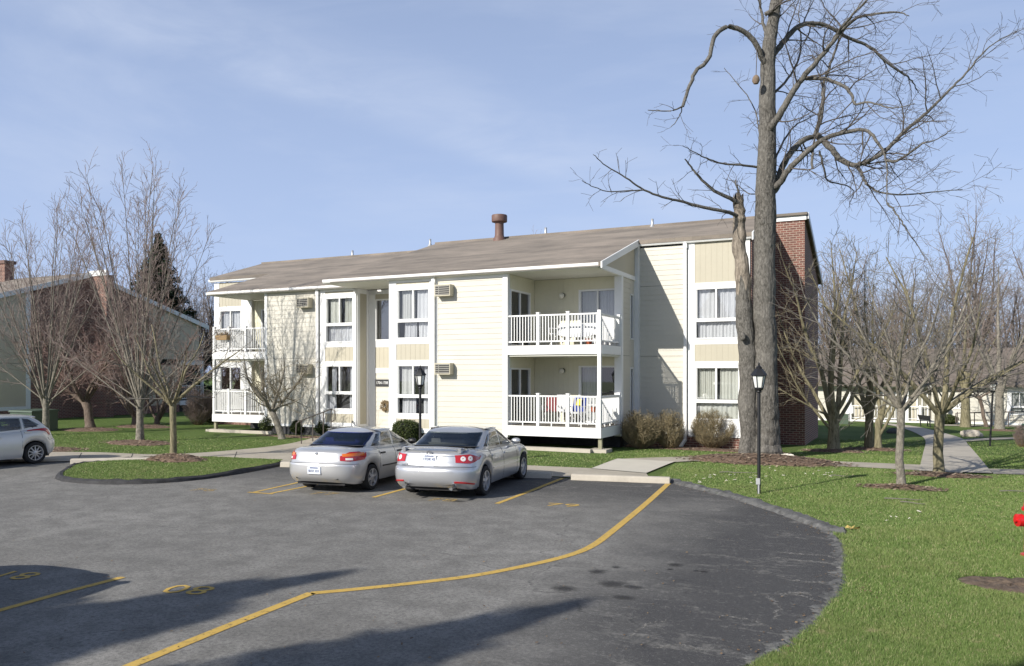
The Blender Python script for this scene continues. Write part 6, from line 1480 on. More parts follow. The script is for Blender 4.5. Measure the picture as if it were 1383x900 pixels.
def on_px(px, d): 
    p = at(px, Y0_, d); return Vector((p.x, p.y, terrain(p.x, p.y)))
GB = 'bare trees far behind the buildings'
fa = far_tree('woodland_tree', 'tallest pinkish bare tree rising behind the low white building at the right', 61, 19, 30, 'twig_far', GB)
fb_ = far_tree('woodland_tree', 'wide bare tree', 62, 16, 38, 'twig_far', GB)
fc = far_tree('woodland_tree', 'grey bare tree beyond the roof of the brick building on the left', 63, 15, 34, 'twig_grey', GB, .9)
FAR = [(1310, 72, 1.02, 10, fa), (1232, 70, .95, 0, fb_), (1178, 82, .98, 80, fc), (1135, 74, .84, 200, fa), (1372, 78, .98, 120, fb_), (1276, 92, 1.0, 250, fc), (1425, 70, .9, 33, fa), (1160, 95, .9, 140, fb_), (1340, 100, 1.0, 300, fc), (1205, 105, .95, 15, fa), (1110, 100, .95, 60, fc),
       (275, 68, .80, 40, fc), (252, 85, .86, 190, fb_), (292, 92, .80, 270, fa), (40, 80, .82, 10, fc), (86, 88, .84, 100, fa), (0, 90, .86, 200, fb_), (140, 90, .80, 20, fc), (320, 100, .74, 310, fc), (-60, 85, .9, 55, fa), (-20, 70, .8, 155, fc), (170, 98, .8, 85, fb_), (232, 100, .78, 15, fc),
       (700, 88, .93, 70, fa), (770, 92, .97, 130, fb_), (640, 96, .84, 310, fc), (830, 92, .97, 0, fc), (480, 100, .80, 200, fc), (905, 96, .97, 45, fa), (556, 98, .80, 99, fb_)]
seen = set(); words = ['just left of centre', 'further right', 'further left']
def far_label(px, d):
    if px > 1395: return 'bare tree far back beyond the right edge of the photo'
    if px < 0: return 'bare tree beyond the left edge of the photo, %s' % ('nearer' if d < 80 else 'farther')
    if px > 1100: return 'bare tree behind the low white building, %s' % {1310: 'tallest, right of the far lamp post', 1232: 'straight above the stout forked tree', 1178: 'above the mossy pair', 1135: 'closest to the brick fin', 1372: 'at the right edge of the photo', 1276: 'just left of the far lamp post, well back', 1160: 'well back above the mossy trees', 1340: 'above the straight lawn tree', 1205: 'deepest, above the smooth forked tree', 1110: 'deepest, beside the brick gable'}[px]
    if px < 400: return 'bare tree beyond the left brick building, %s' % {275: 'in the gap beside the block', 252: 'between the conifer and the gap', 292: 'deep in the gap by the block', 40: 'above the near roof slope', 86: 'left of the gable peak', 0: 'at the left edge of the photo', 140: 'right of the gable peak', 320: 'touching the left roof end of the block', 170: 'left of the conifer', 232: 'right behind the conifer'}[px]
    return 'bare treetop peeping over the long brown roof, %s' % {700: 'right of the rusty flue', 770: 'above the middle of the roof ridge', 640: 'left of the rusty flue', 830: 'left of the white roof vent', 480: 'over the left roof', 905: 'nearest the old tree', 556: 'where the two ridges meet'}[px]
for (px, d, sc, rz, src) in FAR:
    o = src if src.name not in seen else dup(src)
    seen.add(src.name); place(o, on_px(px, d), R(rz), sc, far_label(px, d), GB)

# ---------------------------------------------------------------- conifers
def conifer(name, label, h, seed, rmax, group=None):
    root = thing(name, label, 'tree', (0, 0, 0), 0, group); r = np.random.default_rng(seed)
    mb = MB(); mb.tube([(0, 0, -.2), (0, 0, h * .5), (0, 0, h)], [h * .016, h * .01, .02], 8); mb.build('trunk', M['bark_brown'], root, False)
    V = []
    z = h * .06
    while z < h * .99:
        rr = rmax * (1 - z / h) ** .8; nb = int(7 + 6 * (1 - z / h)); a0 = r.uniform(0, 6.28)
        for k in range(nb):
            a = a0 + k * 6.283 / nb + r.uniform(-.25, .25); L = rr * r.uniform(.5, 1.2); m = int(16 + L * 60)
            t = r.uniform(.12, 1, m) ** .8; side = r.normal(0, .20, m) * (1.15 - t) * L; zz = z - t * L * .34 + t * t * L * .22 + r.normal(0, .14, m)
            x = np.cos(a) * t * L - np.sin(a) * side; y = np.sin(a) * t * L + np.cos(a) * side
            s = r.uniform(.10, .24, m) * (h / 14) ** .5; b = r.uniform(0, 6.283, m); dz = r.uniform(-.9, .3, m)
            c = np.stack([x, y, zz], 1); d1 = np.stack([np.cos(b), np.sin(b), dz], 1) * s[:, None]; d2 = np.stack([-np.sin(b), np.cos(b), r.uniform(-.4, .4, m)], 1) * s[:, None] * .45
            V.append(np.stack([c - d1 - d2, c + d1 * .2 + d2, c + d1], 1))
        z += h * .017 * r.uniform(.7, 1.3)
    V = np.concatenate(V).reshape(-1, 3); np_mesh('crown', V, np.arange(len(V)).reshape(-1, 3), M['leaf_conifer'], root, False); return root
cf = conifer('conifer', 'tall dark conifer behind the brick building on the left', 14.2, 71, 5.0)
place(cf, on_px(214, 66), 0, 1.0)

# ---------------------------------------------------------------- box bushes and brown shrubs
def box_bush(label, px, py, w, h, seed, base=None, n=5200):
    b = gnd(px, py) if base is None else base; root = thing('box_bush', label, 'bush', b); r = np.random.default_rng(seed)
    mb = MB(); mb.grid([[(b.x + w * .40 * math.sin(a) * math.cos(t), b.y + w * .40 * math.sin(a) * math.sin(t), b.z + h * .5 + h * .42 * math.cos(a)) for t in [k * math.pi / 7 for k in range(14)]] for a in [.01 + i * math.pi / 9 for i in range(10)]], True, True); mb.build('stems', M['kerb_and_shade_black'], root)  # solid near-black ball painting the shaded inside of the bush
    u = r.normal(0, 1, (n, 3)); u /= np.linalg.norm(u, axis=1)[:, None]; k = r.uniform(.80, 1.02, n) * (1 + .05 * np.sin(u[:, 0] * 7 + seed) + .05 * np.sin(u[:, 2] * 6 + u[:, 1] * 5))
    sq = 1 + .10 * (np.abs(u) ** 4).sum(1) * -1 + .12
    c = np.stack([u[:, 0] * w / 2 * k * sq, u[:, 1] * w / 2 * k * sq, h * .5 + u[:, 2] * h / 2 * k * sq], 1); c[:, 2] = np.clip(c[:, 2], .02, h * 1.04)
    s = r.uniform(.012, .026, n); d1 = r.normal(0, 1, (n, 3)); d1 /= np.linalg.norm(d1, axis=1)[:, None]; d2 = np.cross(d1, r.normal(0, 1, (n, 3))); d2 /= np.linalg.norm(d2, axis=1)[:, None] + 1e-6
    d1 *= s[:, None] * 1.5; d2 *= s[:, None]; V = np.stack([c - d1, c + d2, c + d1, c - d2], 1).reshape(-1, 3)
    np_mesh('foliage', V, np.arange(len(V)).reshape(-1, 4), M['leaf_box'], root, False); return root
box_bush('clipped round box bush under the leaning crab apple', 367, 585, .95, .85, 1); box_bush('smaller clipped box bush by the foot of the handrail', 405, 587, .72, .62, 2)
box_bush('clipped box bush under the ground floor window left of the entry', 442, 588, 1.0, .68, 3); box_bush('wide dark box bush right of the entry beside the lamp post', 549, 600, 1.05, .86, 4, n=6500)
box_bush('low green bush near the bench by the low white building', 1161, 566, .9, .6, 5); 
box_bush('dark bush behind the left corner of the block', 283, 571, 1.4, 1.3, 6); box_bush('green bush beside the bench in front of the low building', 1279, 573, 1.2, .6, 7)
def twig_shrub(label, px, py, w, h, seed, mat='twig_tan', base=None, stems=46, kind='shrub', leaves=0):
    b = gnd(px, py) if base is None else base; root = thing('twig_shrub', label, 'shrub', b)
    lv = [dict(seg=2, wander=0, up=0, taper=1, den=0, st=0, ang=1, cl=1),
          dict(seg=6, wander=.16, up=.05, taper=.25, den=13, st=.48, ang=38, cl=.34, rel=False, sh=.3, rf=.6, rcap=.008, rmin=.005),
          dict(seg=4, wander=.22, up=.06, taper=.4, den=19, st=.12, ang=38, cl=.18, rel=False, sh=.3, rf=.7, rcap=.006, rmin=.005),
          dict(seg=2, wander=.2, up=.04, taper=.6, den=0, st=.2, ang=40, cl=.1, rmin=.004)]
    t = Tree(lv, seed); r = t.r
    for i in range(int(stems * 2.4)):
        a = r.uniform(0, 6.283); ti = R(68 * r.random() ** .6); d = Vector((math.cos(a) * math.sin(ti), math.sin(a) * math.sin(ti), math.cos(ti)))
        A_, B_ = w / 2, h * .5; qa = (d.x ** 2 + d.y ** 2) / A_ ** 2 + d.z ** 2 / B_ ** 2; qb = -2 * d.z * .54 * h / B_ ** 2; qc = (.54 * h / B_) ** 2 - 1
        L_ = (-qb + math.sqrt(max(0, qb * qb - 4 * qa * qc))) / (2 * qa) * r.uniform(.68, 1.0)
        t.branch(b + Vector((math.cos(a) * .07, math.sin(a) * .07, -.03)), d, L_, r.uniform(.008, .016), 1)
    def inside(p):
        q = p - b; return (q.x / (w / 2)) ** 2 + (q.y / (w / 2)) ** 2 + ((q.z - h * .54) / (h * .5)) ** 2 < 1.06
    t.out[2] = [x for x in t.out[2] if inside(x[0][-1])]; t.out[3] = [x for x in t.out[3] if inside(x[0][-1])]
    t.out[1] = [([p for p in x[0]], x[1]) for x in t.out[1]]
    finish(t, root, 'twig_tan', mat, 2, (6, 5, 3, 3, 3)); return root
twig_shrub('brown clipped shrub standing free at the right corner of the balconies', 866, 606, 1.5, 1.38, 81, 'twig_shrub')
twig_shrub('narrow brown shrub between the balcony corner shrub and the downspout', 904, 606, 1.1, 1.36, 82, 'twig_shrub')
twig_shrub('brown clipped shrub under the tan panelled windows next to the old tree', 963, 606, 1.55, 1.38, 83, 'twig_shrub')
twig_shrub('grey brown shrub at the far right edge in front of a green bin', 1384, 604, .8, 1.0, 84, 'twig_red')
twig_shrub('small bare shrub against the low white building left of the boulder', 1152, 567, 1.1, 1.3, 85, 'twig_red', stems=30)
twig_shrub('small bare shrub against the left end of the low white building', 1114, 567, 1.0, 1.5, 86, 'twig_red', stems=30)
twig_shrub('bare brown shrub behind the left corner of the block', 268, 574, 1.6, 1.9, 87, 'twig_red', stems=36)
# ---------------------------------------------------------------- trees behind the camera that throw the shadows over the lot
SD = Vector((1.70, 3.85, -2.35)).normalized()
def shade_from(px, py, h): 
    g_ = gnd(px, py); return g_ - SD * (h / -SD.z)
for (px, py, h, src, lab, rz) in ((470, 772, 9.0, cf, 'dark conifer behind the camera whose shadow crosses the left of the car park', 40), (790, 812, 8.6, cf, 'dark conifer behind the camera whose shadow covers the middle foreground', 100), (300, 826, 9.5, cf, 'third dark conifer behind the camera, shading the lower left corner', 200), (1425, 888, 7.0, cf, 'stand-in conifer behind the camera, added so its tip shades the lower right corner', 20)):  # the last conifer is an added stand-in for an unidentified shadow caster
    q = shade_from(px, py, h); o = dup(src); place(o, (q.x, q.y, 0), R(rz), (h / 14.2 * (1.25 if 'third' in lab else .9), h / 14.2 * (1.25 if 'third' in lab else .9), h / 14.2), lab)

# ================================================================= lamps, hydrant, rocks, other buildings
def lamp_post(label, loc, h, grp='black lantern posts', socket=False):
    t = thing('lamp_post', label, 'lamp post', loc, 0, grp); s = h / 2.75
    mb = MB(); mb.lathe([(.036, -.1), (.036, 0.0), (.034, 2.0 * s), (.034, 2.12 * s)], (0, 0, 0), 14); mb.build('post', M['black'], t, False)
    mb = MB(); z = 2.12 * s
    mb.lathe([(.05, z), (.058, z + .02), (.05, z + .04), (.085, z + .06), (.095, z + .085), (.095, z + .10)], (0, 0, 0), 14)
    ln = mb.build('lantern', M['black'], t, False); n = 6
    def ring(r, zz): return [Vector((r * math.cos(2 * math.pi * k / n + .3), r * math.sin(2 * math.pi * k / n + .3), zz)) for k in range(n)]
    a, b = ring(.088, z + .10), ring(.138, z + .36)
    mb = MB()
    for k in range(n): mb.bar(a[k], b[k], .016); mb.bar(b[k], b[(k + 1) % n], .02); mb.bar(a[k], a[(k + 1) % n], .016)
    mb.build('cage', M['black'], ln, False)
    a2, b2 = ring(.084, z + .10), ring(.132, z + .36); mb = MB()
    for k in range(n): mb.poly([a2[k], a2[(k + 1) % n], b2[(k + 1) % n], b2[k]])
    mb.build('pane', M['lampglass'], ln, False)
    c, d, e = ring(.175, z + .36), ring(.155, z + .40), ring(.075, z + .50); mb = MB()
    mb.grid([c, d, e], False, True); mb.poly(c); mb.poly(e); mb.lathe([(.06, z + .50), (.065, z + .53), (.03, z + .56), (.016, z + .585), (.022, z + .60), (.014, z + .62), (.002, z + .635)], (0, 0, 0), 10); mb.build('cap', M['black'], ln, False)
    if socket:
        mb = MB(); mb.box(-.05, .03, -.075, -.03, .20, .33); mb.bar((0, -.04, 0), (0, -.04, .2), .03); mb.build('outlet_box', M['alu'], t, False)
    return t
lamp_post('nearest black lantern post, on the grass in front of the twin trunked tree', gnd(1025, 667), 2.75, socket=True)
p = at(567.5, 631, F_ * H_ / (631 - Y0_)); lamp_post('black lantern post behind the two silver saloons, right of the entry', (p.x, p.y, 0), 2.75)
l3 = lamp_post('black lantern post beside the wide path on the far right', gnd(1337, 602.7), 2.62); l3.rotation_euler = (0, R(2.5), 0)
lamp_post('most distant lantern post, thin and dark beside the bench', gnd(1256, 574), 2.7)
# hydrant, mostly cut by the frame
q = gnd(1395, 752); t = thing('fire_hydrant', 'red fire hydrant half cut off by the right edge of the photo', 'hydrant', q)
mb = MB(); mb.lathe([(.15, -.05), (.15, .03), (.105, .04), (.10, .40), (.125, .41), (.125, .47), (.10, .48), (.10, .62), (.135, .63), (.135, .67), (.115, .68), (.10, .76), (.06, .82), (.025, .84), (.025, .89), (.005, .89)], q, 22); mb.build('barrel', M['red'], t)
for a in (205.0, 25.0):
    d = Vector((math.cos(R(a)), math.sin(R(a)), 0)); s = q + Vector((0, 0, .50)); mb = MB()
    mb.tube([s + d * .08, s + d * .15, s + d * .152, s + d * .215, s + d * .22, s + d * .25], [.07, .07, .088, .088, .03, .03], 12); mb.build('nozzle', M['red'], t)
# rocks
def rock(label, px, py, r0, mat, seed, sq=.7):
    p = gnd(px, py); r = random.Random(seed); mb = MB(); n = 16; G_ = []
    for i in range(10):
        a = .02 + i * (math.pi - .04) / 9; row = []
        for k in range(n):
            b = 2 * math.pi * k / n; k_ = 1 + .16 * math.sin(2 * b + seed) * math.sin(a) + .10 * math.sin(5 * b + 3 * a + seed) + r.uniform(-.05, .05)
            row.append((p.x + r0 * 1.35 * k_ * math.sin(a) * math.cos(b), p.y + r0 * k_ * math.sin(a) * math.sin(b), p.z + r0 * sq * .45 + r0 * sq * k_ * math.cos(a)))
        G_.append(row)
    mb.grid(G_, True, True); o = mb.build('boulder', M[mat], sharp=30); tag(o, label, 'rock')
rock('large pale boulder on the grass beside the wide path', 1312, 590, .30, 'rock', 2); rock('dark rounded boulder in the shade of the gable', 1206, 585.5, .24, 'darkrock', 5); rock('small white stone on the mulch of the old tree', 1064, 621, .17, 'white_rock', 8); rock('small brown stone by the back kerb of the island', 173, 624, .09, 'mulch', 4, .9)
# green cabinet and little notice behind the trees
t = thing('utility_cabinet', 'small green utility cabinet in front of the low white building', 'cabinet', gnd(1140, 573)); t.scale = (.55, .55, .75); mb = MB(); mb.box(-.45, .45, -.35, .35, 0, .75); mb.build('case', M['green_box'], t, False); mb = MB(); mb.box(-.48, .48, -.38, .38, .75, .82); mb.build('lid', M['green_box'], t, False)
t = thing('utility_cabinet', 'grey green transformer cabinet behind the white hatchback', 'cabinet', gnd(46, 582)); mb = MB(); mb.box(-.75, .75, -.6, .6, 0, .85); mb.build('case', M['green_box'], t, False); mb = MB(); mb.prism([(-.8, -.65, .85), (-.8, .65, .85), (-.8, .62, .95), (-.8, -.62, .92)], (1.6, 0, 0)); mb.build('lid', M['green_box'], t, False)
t = thing('notice_board', 'small white notice on a thin post by the path behind the mossy trees', 'sign', gnd(1147, 576)); mb = MB(); mb.bar((0, 0, 0), (0, 0, 1.0), .04); mb.build('post', M['black'], t, False); mb = MB(); mb.box(-.22, .22, -.04, -.02, .75, 1.15); mb.build('panel', M['white'], t, False)
t = thing('bench', 'dark park bench seen end on in front of the low white building', 'bench', gnd(1255, 577), R(112)); t.scale = (.8, .8, .8)
for k in range(3):
    mb = MB(); mb.box(-.9, .9, -.25 + k * .17, -.11 + k * .17, .42, .46); mb.build('slat', M['alu'], t, False)
mb = MB(); mb.prism([(-.9, .26, .5), (.9, .26, .5), (.9, .40, .85), (-.9, .40, .85)], (0, .04, 0)); mb.build('backrest', M['sign_dark'], t, False)
for sx in (-.75, .75):
    mb = MB(); mb.bar((sx, -.22, 0), (sx, -.22, .42), .06); mb.bar((sx, .25, 0), (sx, .33, .6), .06); mb.bar((sx, -.22, .40), (sx, .28, .40), .05); mb.build('leg', M['sign_dark'], t, False)
t = thing('waste_bin', 'green bin partly hidden by the shrub at the right edge of the photo', 'bin', gnd(1394, 604)); mb = MB(); mb.lathe([(.26, 0), (.28, .05), (.32, .75), (.33, .8), (.33, .86), (.1, .95), (.01, .96)], (0, 0, 0), 18); mb.build('drum', M['green_bin'], t, False); mb = MB(); mb.lathe([(.345, .78), (.345, .82)], (0, 0, 0), 18); mb.build('band', M['sign_dark'], t, False)

# ---------------------------------------------------------------- low white building far right
Y = 58.0
def xat(px, Yp=Y):
    t = (px - CX_) / F_; s = Yp / (t * SA + CA); return s * (t * CA - SA)
zg = -.75; ze = 1.66
lb = thing('low_building', 'long single storey white building with a brown roof at the back right', 'building', (8, 58, zg))
f = front(Y); x0, x1 = xat(1090), xat(1470)
slab(None, [(x0, x1, Y + .35, Y + 9, zg - .2, ze + .1)], 'core_wall', M['inner'], lb)
P1a, P1b, P2a, P2b = xat(1150), xat(1222), xat(1227), xat(1258)
for a, b in ((x0, P1a - .3), (xat(1258), xat(1362))): siding(f, a, b, zg + .25, ze - .05, 'siding', M['siding'], lb)
slab(f, [(x0, x1, -.02, .03, zg - .1, zg + .25), (x0, x1, -.02, .03, ze - .05, ze + .1), (P1a - .3, P1a, -.3, .04, zg + .2, ze), (P1b, P2a, -.3, .04, zg + .2, ze), (xat(1360), xat(1364), -.3, .04, zg + .2, ze), (xat(1364), xat(1390), -.3, .03, ze - .25, ze - .05)], 'trim', M['white'], lb)
fbk = front(Y + .33)
for a, b in ((P1a, P1b), (P2a, P2b)):
    boards(fbk, a, b, zg + .2, ze, 'porch_back_wall', M['tan'], lb)
    sliding_door(lb, front(Y + .25), a + (b - a) * .35, a + (b - a) * .85, zg + .3, ze - .35, [(0, .5, 0, 1, 'blind')], seed=31)
    railing(lb, (a, Y), (b, Y), zg + .25, .95, (0.5,), .2)
window(lb, f, xat(1364), xat(1390), zg + .75, ze - .25, zg + 1.25, .5, [(0, 1, .3, 1, 'blind'), (0, 1, 0, .28, 'blind')], seed=33)
siding(f, xat(1362.5), xat(1390.5), zg + .25, zg + .74, 'siding', M['siding'], lb); siding(f, xat(1390.0), x1, zg + .25, ze - .05, 'siding', M['siding'], lb)
roof(lb, x0 - .5, x1, Y - .6, Y + 5.2, ze + .22, .42, .16, 'shingle_far'); roof(lb, x0 - .5, x1, Y + 5.2, Y + 11, ze + .22 + .42 * 5.8, -.42, .16, 'shingle_far')
gutter(lb, x0 - .5, x1, Y - .45, ze + .1)
nb = slab(f, [(xat(1295) - .35, xat(1295) + .35, .03, .05, zg + 1.05, zg + 1.45)], 'number_sign', M['white'], lb)
text('numbers', '19', .34, M['sign_dark'], nb, Vector((xat(1295), Y - .06, zg + 1.25)) - WL[lb], (R(90), 0, 0))
t = thing('handrail', 'brown pipe handrail in front of the low white building', 'handrail', (xat(1330), Y - 3, zg)); yy = Y - 3
mb = MB(); pr = [(xat(1291, yy), yy, zg + .35), (xat(1291, yy), yy, zg + .9), (xat(1300, yy), yy, zg + .95), (xat(1400, yy), yy, zg + 1.1)]; mb.tube(pr, .035, 6); mb.tube([(xat(1293, yy), yy, zg + .5), (xat(1400, yy), yy, zg + .6)], .025, 6); mb.build('top_rail', M['rail'], t)
for px in (1293, 1316, 1340, 1362, 1385): mb = MB(); mb.tube([(xat(px, yy), yy, zg - .1), (xat(px, yy), yy, zg + 1.0)], .03, 6); mb.build('post', M['rail'], t)

# ---------------------------------------------------------------- brick ended building on the left
XG = -43.0
nb_ = thing('brick_building', 'two storey building with a dark brick gable end behind the bare trees on the left', 'building', (XG, 32, 0))
slab(None, [(XG - 24, XG - .3, 28.8, 40, -.3, 6.2), (XG - 24, XG - 4.2, 24.9, 28.8, -.3, 5.9), (XG - 24, XG - .5, 29.0, 37, 6.1, 7.2)], 'core_wall', M['inner'], nb_)
mb = MB(); mb.prism([(XG, 28.4, -.5), (XG, 36.2, -.5), (XG, 36.2, 8.62 - .30 * 4.2), (XG, 32.0, 8.5), (XG, 28.4, 7.30)], (-.3, 0, 0)); mb.build('brick_wall', M['brick'], nb_)
slab(None, [(XG, XG + 1.45, 32.0, 32.5, -.5, 8.35)], 'brick_fin', M['brick'], nb_); slab(None, [(XG - .0, XG + 1.49, 31.96, 31.995, 8.30, 8.62)], 'fascia_board', M['white'], nb_)
fR = right(XG - .03)
siding(fR, 36.2, 38.6, .5, 3.1, 'siding', M['siding_far'], nb_); siding(fR, 36.2, 40.3, 3.5, 5.95, 'siding', M['siding_far'], nb_)
mb = MB(); mb.prism([(XG - .02, 36.2, 5.95), (XG - .02, 40.3, 5.95), (XG - .02, 40.3, 6.0), (XG - .02, 36.2, 7.25)], (-.2, 0, 0)); mb.build('gable_panel', M['siding_far'], nb_)
slab(None, [(XG - .3, XG, 36.2, 38.6, -.5, .5)], 'brick_base', M['brick'], nb_)
fF = front(28.4)
siding(fR, 24.6, 28.15, .75, 3.1, 'siding', M['siding_far'], nb_); siding(fR, 24.6, 28.15, 3.12, 6.1, 'siding', M['siding_far'], nb_)
mb = MB(); mb.prism([(XG - .02, 24.6, 6.1), (XG - .02, 28.4, 6.1), (XG - .02, 28.4, 7.25)], (-.2, 0, 0)); mb.build('gable_panel', M['siding_far'], nb_)
slab(fR, [(28.15, 28.39, -.2, .06, .55, 7.2), (24.6, 28.15, -.1, .05, .55, .75)], 'corner_board', M['white'], nb_)
slab(None, [(XG - .3, XG - .01, 24.6, 28.4, -.5, .55)], 'brick_base', M['brick'], nb_)
siding(front(24.6), XG - 24, XG - .1, .44, 5.9, 'siding', M['siding_far'], nb_)
roof(nb_, XG - 24, XG + .12, 24.2, 32.0, 7.32 - S_ * 4.0, S_); roof(nb_, XG - 24, XG + .12, 32.0, 41.0, 7.32 + S_ * 3.8, -.295);
for (ya, za, yb, zb_) in ((24.2, 7.32 - S_ * 4.0, 32.0, 7.32 + S_ * 3.8), (32.0, 7.32 + S_ * 3.8, 41.0, 7.32 + S_ * 3.8 - .295 * 9)):
    mb = MB(); mb.prism([(XG + .13, ya, za + .01), (XG + .13, yb, zb_ + .01), (XG + .13, yb, zb_ - .27), (XG + .13, ya, za - .27)], (.05, 0, 0)); mb.build('rake_board', M['white'], nb_)
gutter(nb_, XG - 24.0, XG + .15, 24.3, 5.82)
mb = MB(); mb.box(XG - 1.8, XG + .1, 38.6, 40.6, .45, .75); o = mb.build('balcony', M['white'], nb_); railing(o, (XG + .05, 38.7), (XG + .05, 40.5), .76, 1.0, (0.97,), .16)
mb = MB(); mb.box(XG - .03, XG + .1, 40.42, 40.58, .75, 3.4); mb.build('corner_post', M['white'], o); mb = MB(); mb.box(XG - 1.8, XG + .12, 38.6, 40.62, 3.15, 3.45); mb.build('upper_slab', M['white'], o)
mb = MB(); q = at(6, 352, 50); mb.box(q.x - .5, q.x + .5, q.y - .3, q.y + .3, q.z - 1.6, q.z - .25); c_ = mb.build('chimney', M['brick'], nb_); mb = MB(); mb.box(q.x - .58, q.x + .58, q.y - .38, q.y + .38, q.z - .25, q.z - .05); mb.build('chimney_cap', M['flue'], c_)

# ================================================================= light, sky, camera
SDIR = Vector((1.70, 3.85, -2.35)).normalized()
ELEV = math.asin(-SDIR.z)
sun = bpy.data.lights.new('sun', 'SUN'); sun.energy = 5.0; sun.angle = R(0.53); sun.color = (1.0, 0.95, 0.865)
so = bpy.data.objects.new('sun', sun); link(so); so.rotation_euler = SDIR.to_track_quat('-Z', 'Y').to_euler(); so.location = (-30, -40, 40)
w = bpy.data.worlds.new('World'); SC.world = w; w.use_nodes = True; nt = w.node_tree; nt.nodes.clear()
out = nt.nodes.new('ShaderNodeOutputWorld'); bg = nt.nodes.new('ShaderNodeBackground'); sky = nt.nodes.new('ShaderNodeTexSky')
sky.sky_type = 'NISHITA'; sky.sun_disc = False; sky.sun_elevation = ELEV; sky.sun_rotation = math.atan2(-SDIR.x, -SDIR.y); sky.air_density = 1.0; sky.dust_density = 1.2; sky.ozone_density = 2.5; sky.altitude = 200
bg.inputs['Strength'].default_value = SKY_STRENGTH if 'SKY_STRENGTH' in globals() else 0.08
# cirrus and haze, thick near the horizon, thinned overhead to weaken ambient fill light
tc = nt.nodes.new('ShaderNodeTexCoord')
def streaks(rot, scale, size, lo, hi, top):
    mp = nt.nodes.new('ShaderNodeMapping'); mp.inputs['Rotation'].default_value = rot; mp.inputs['Scale'].default_value = scale
    nz = nt.nodes.new('ShaderNodeTexNoise'); nz.inputs['Scale'].default_value = size; nz.inputs['Detail'].default_value = 8; nz.inputs['Roughness'].default_value = 0.58; nz.inputs['Distortion'].default_value = 0.5
    rp = nt.nodes.new('ShaderNodeValToRGB'); e0, e1 = rp.color_ramp.elements; e0.position = lo; e0.color = (0, 0, 0, 1); e1.position = hi; e1.color = (top, top, top, 1)
    nt.links.new(tc.outputs['Generated'], mp.inputs[0]); nt.links.new(mp.outputs[0], nz.inputs['Vector']); nt.links.new(nz.outputs['Fac'], rp.inputs[0]); return rp.outputs[0]
def wmath(op, a, b):
    m = nt.nodes.new('ShaderNodeMath'); m.operation = op; m.use_clamp = True
    for k, q in enumerate((a, b)):
        if isinstance(q, (int, float)): m.inputs[k].default_value = q
        else: nt.links.new(q, m.inputs[k])
    return m.outputs[0]
cl = wmath('ADD', streaks((R(8), R(-24), R(22)), (0.9, 2.4, 5.0), 1.3, 0.48, 0.78, 0.34), streaks((R(10), R(-30), R(30)), (1.0, 3.0, 8.0), 3.0, 0.52, 0.78, 0.10))
sp = nt.nodes.new('ShaderNodeSeparateXYZ'); nt.links.new(tc.outputs['Generated'], sp.inputs[0])
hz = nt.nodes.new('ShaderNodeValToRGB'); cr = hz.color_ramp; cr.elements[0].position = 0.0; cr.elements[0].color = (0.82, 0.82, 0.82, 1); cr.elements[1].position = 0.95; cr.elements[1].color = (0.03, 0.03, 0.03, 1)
e = cr.elements.new(0.42); e.color = (0.50, 0.50, 0.50, 1); e = cr.elements.new(0.62); e.color = (0.10, 0.10, 0.10, 1); nt.links.new(sp.outputs[2], hz.inputs[0])
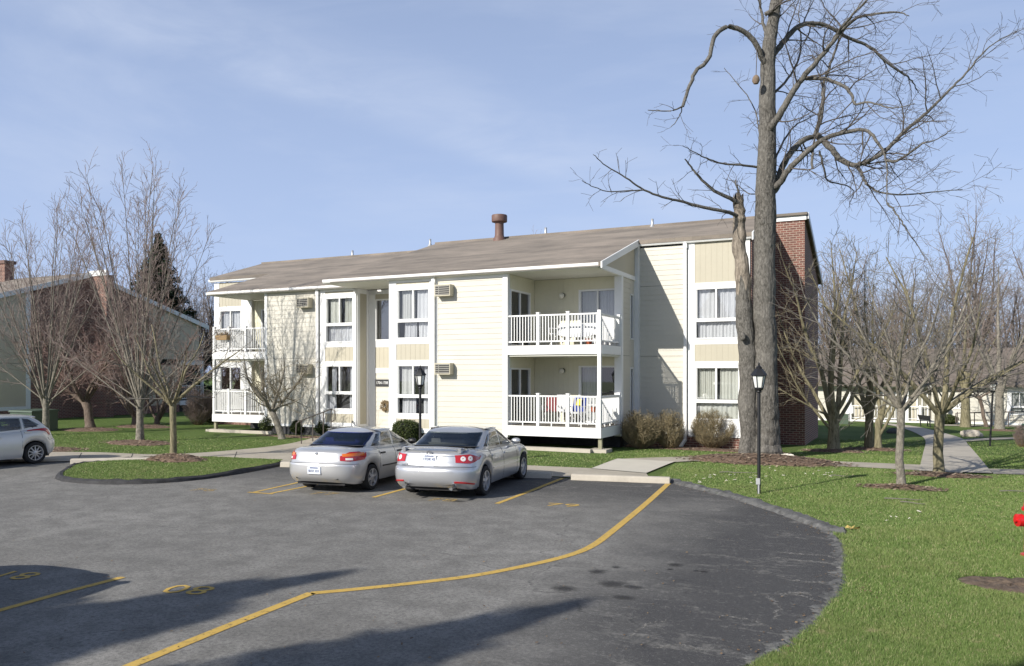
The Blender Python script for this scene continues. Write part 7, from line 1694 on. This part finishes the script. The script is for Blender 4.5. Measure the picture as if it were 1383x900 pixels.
# one faint wisp trailing down from the upper left to the middle
da = (at(150, 20, 1) - Vector((0, 0, H_))).normalized(); db = (at(800, 235, 1) - Vector((0, 0, H_))).normalized(); nv = da.cross(db).normalized()
def wdot(v):
    d = nt.nodes.new('ShaderNodeVectorMath'); d.operation = 'DOT_PRODUCT'; nt.links.new(tc.outputs['Generated'], d.inputs[0]); d.inputs[1].default_value = v; return d.outputs['Value']
def wramp(src, stops):
    r_ = nt.nodes.new('ShaderNodeValToRGB'); c_ = r_.color_ramp; c_.interpolation = 'EASE'
    while len(c_.elements) < len(stops): c_.elements.new(.5)
    for e_, (p_, q_) in zip(c_.elements, stops): e_.position = p_; e_.color = (q_, q_, q_, 1)
    nt.links.new(src, r_.inputs[0]); return r_.outputs[0]
off = nt.nodes.new('ShaderNodeMath'); off.operation = 'MULTIPLY_ADD'; nt.links.new(wdot(nv), off.inputs[0]); off.inputs[1].default_value = 2.5; off.inputs[2].default_value = .5
mid_ = (da + db).normalized()
wisp = wmath('MULTIPLY', wramp(off.outputs[0], [(.27, 0.0), (.47, .30), (.52, .34), (.60, 0.0)]), wramp(wdot(mid_), [(.86, 0.0), (.96, 1.0)]))
wisp = wmath('MULTIPLY', wisp, streaks((R(8), R(-24), R(22)), (1.2, 4.0, 9.0), 2.2, 0.30, 0.62, 1.0))
cl = wmath('ADD', cl, wisp)
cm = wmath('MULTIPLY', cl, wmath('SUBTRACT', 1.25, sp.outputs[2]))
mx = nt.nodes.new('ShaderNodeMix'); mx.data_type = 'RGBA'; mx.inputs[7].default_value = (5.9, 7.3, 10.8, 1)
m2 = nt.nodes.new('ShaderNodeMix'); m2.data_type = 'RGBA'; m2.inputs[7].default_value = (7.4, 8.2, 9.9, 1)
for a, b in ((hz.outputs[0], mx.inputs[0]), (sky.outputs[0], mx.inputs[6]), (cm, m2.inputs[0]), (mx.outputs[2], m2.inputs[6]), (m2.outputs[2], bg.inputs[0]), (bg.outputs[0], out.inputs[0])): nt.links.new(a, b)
cam = bpy.data.cameras.new('camera'); co = bpy.data.objects.new('camera', cam); link(co); SC.camera = co
cam.sensor_width = 36; cam.lens = F_ / 1383 * 36; cam.shift_y = (Y0_ - 450) / 1383; cam.clip_start = 0.1; cam.clip_end = 3000
co.location = (0, 0, H_); co.rotation_euler = (R(90), 0, YAW)
SC.view_settings.view_transform = 'Standard'; SC.view_settings.look = 'None'; SC.view_settings.exposure = 0.26; SC.view_settings.gamma = 1.0
SC.cycles.max_bounces = 6; SC.cycles.transparent_max_bounces = 8; SC.cycles.use_denoising = True
SC.render.resolution_x = 1024; SC.render.resolution_y = 666
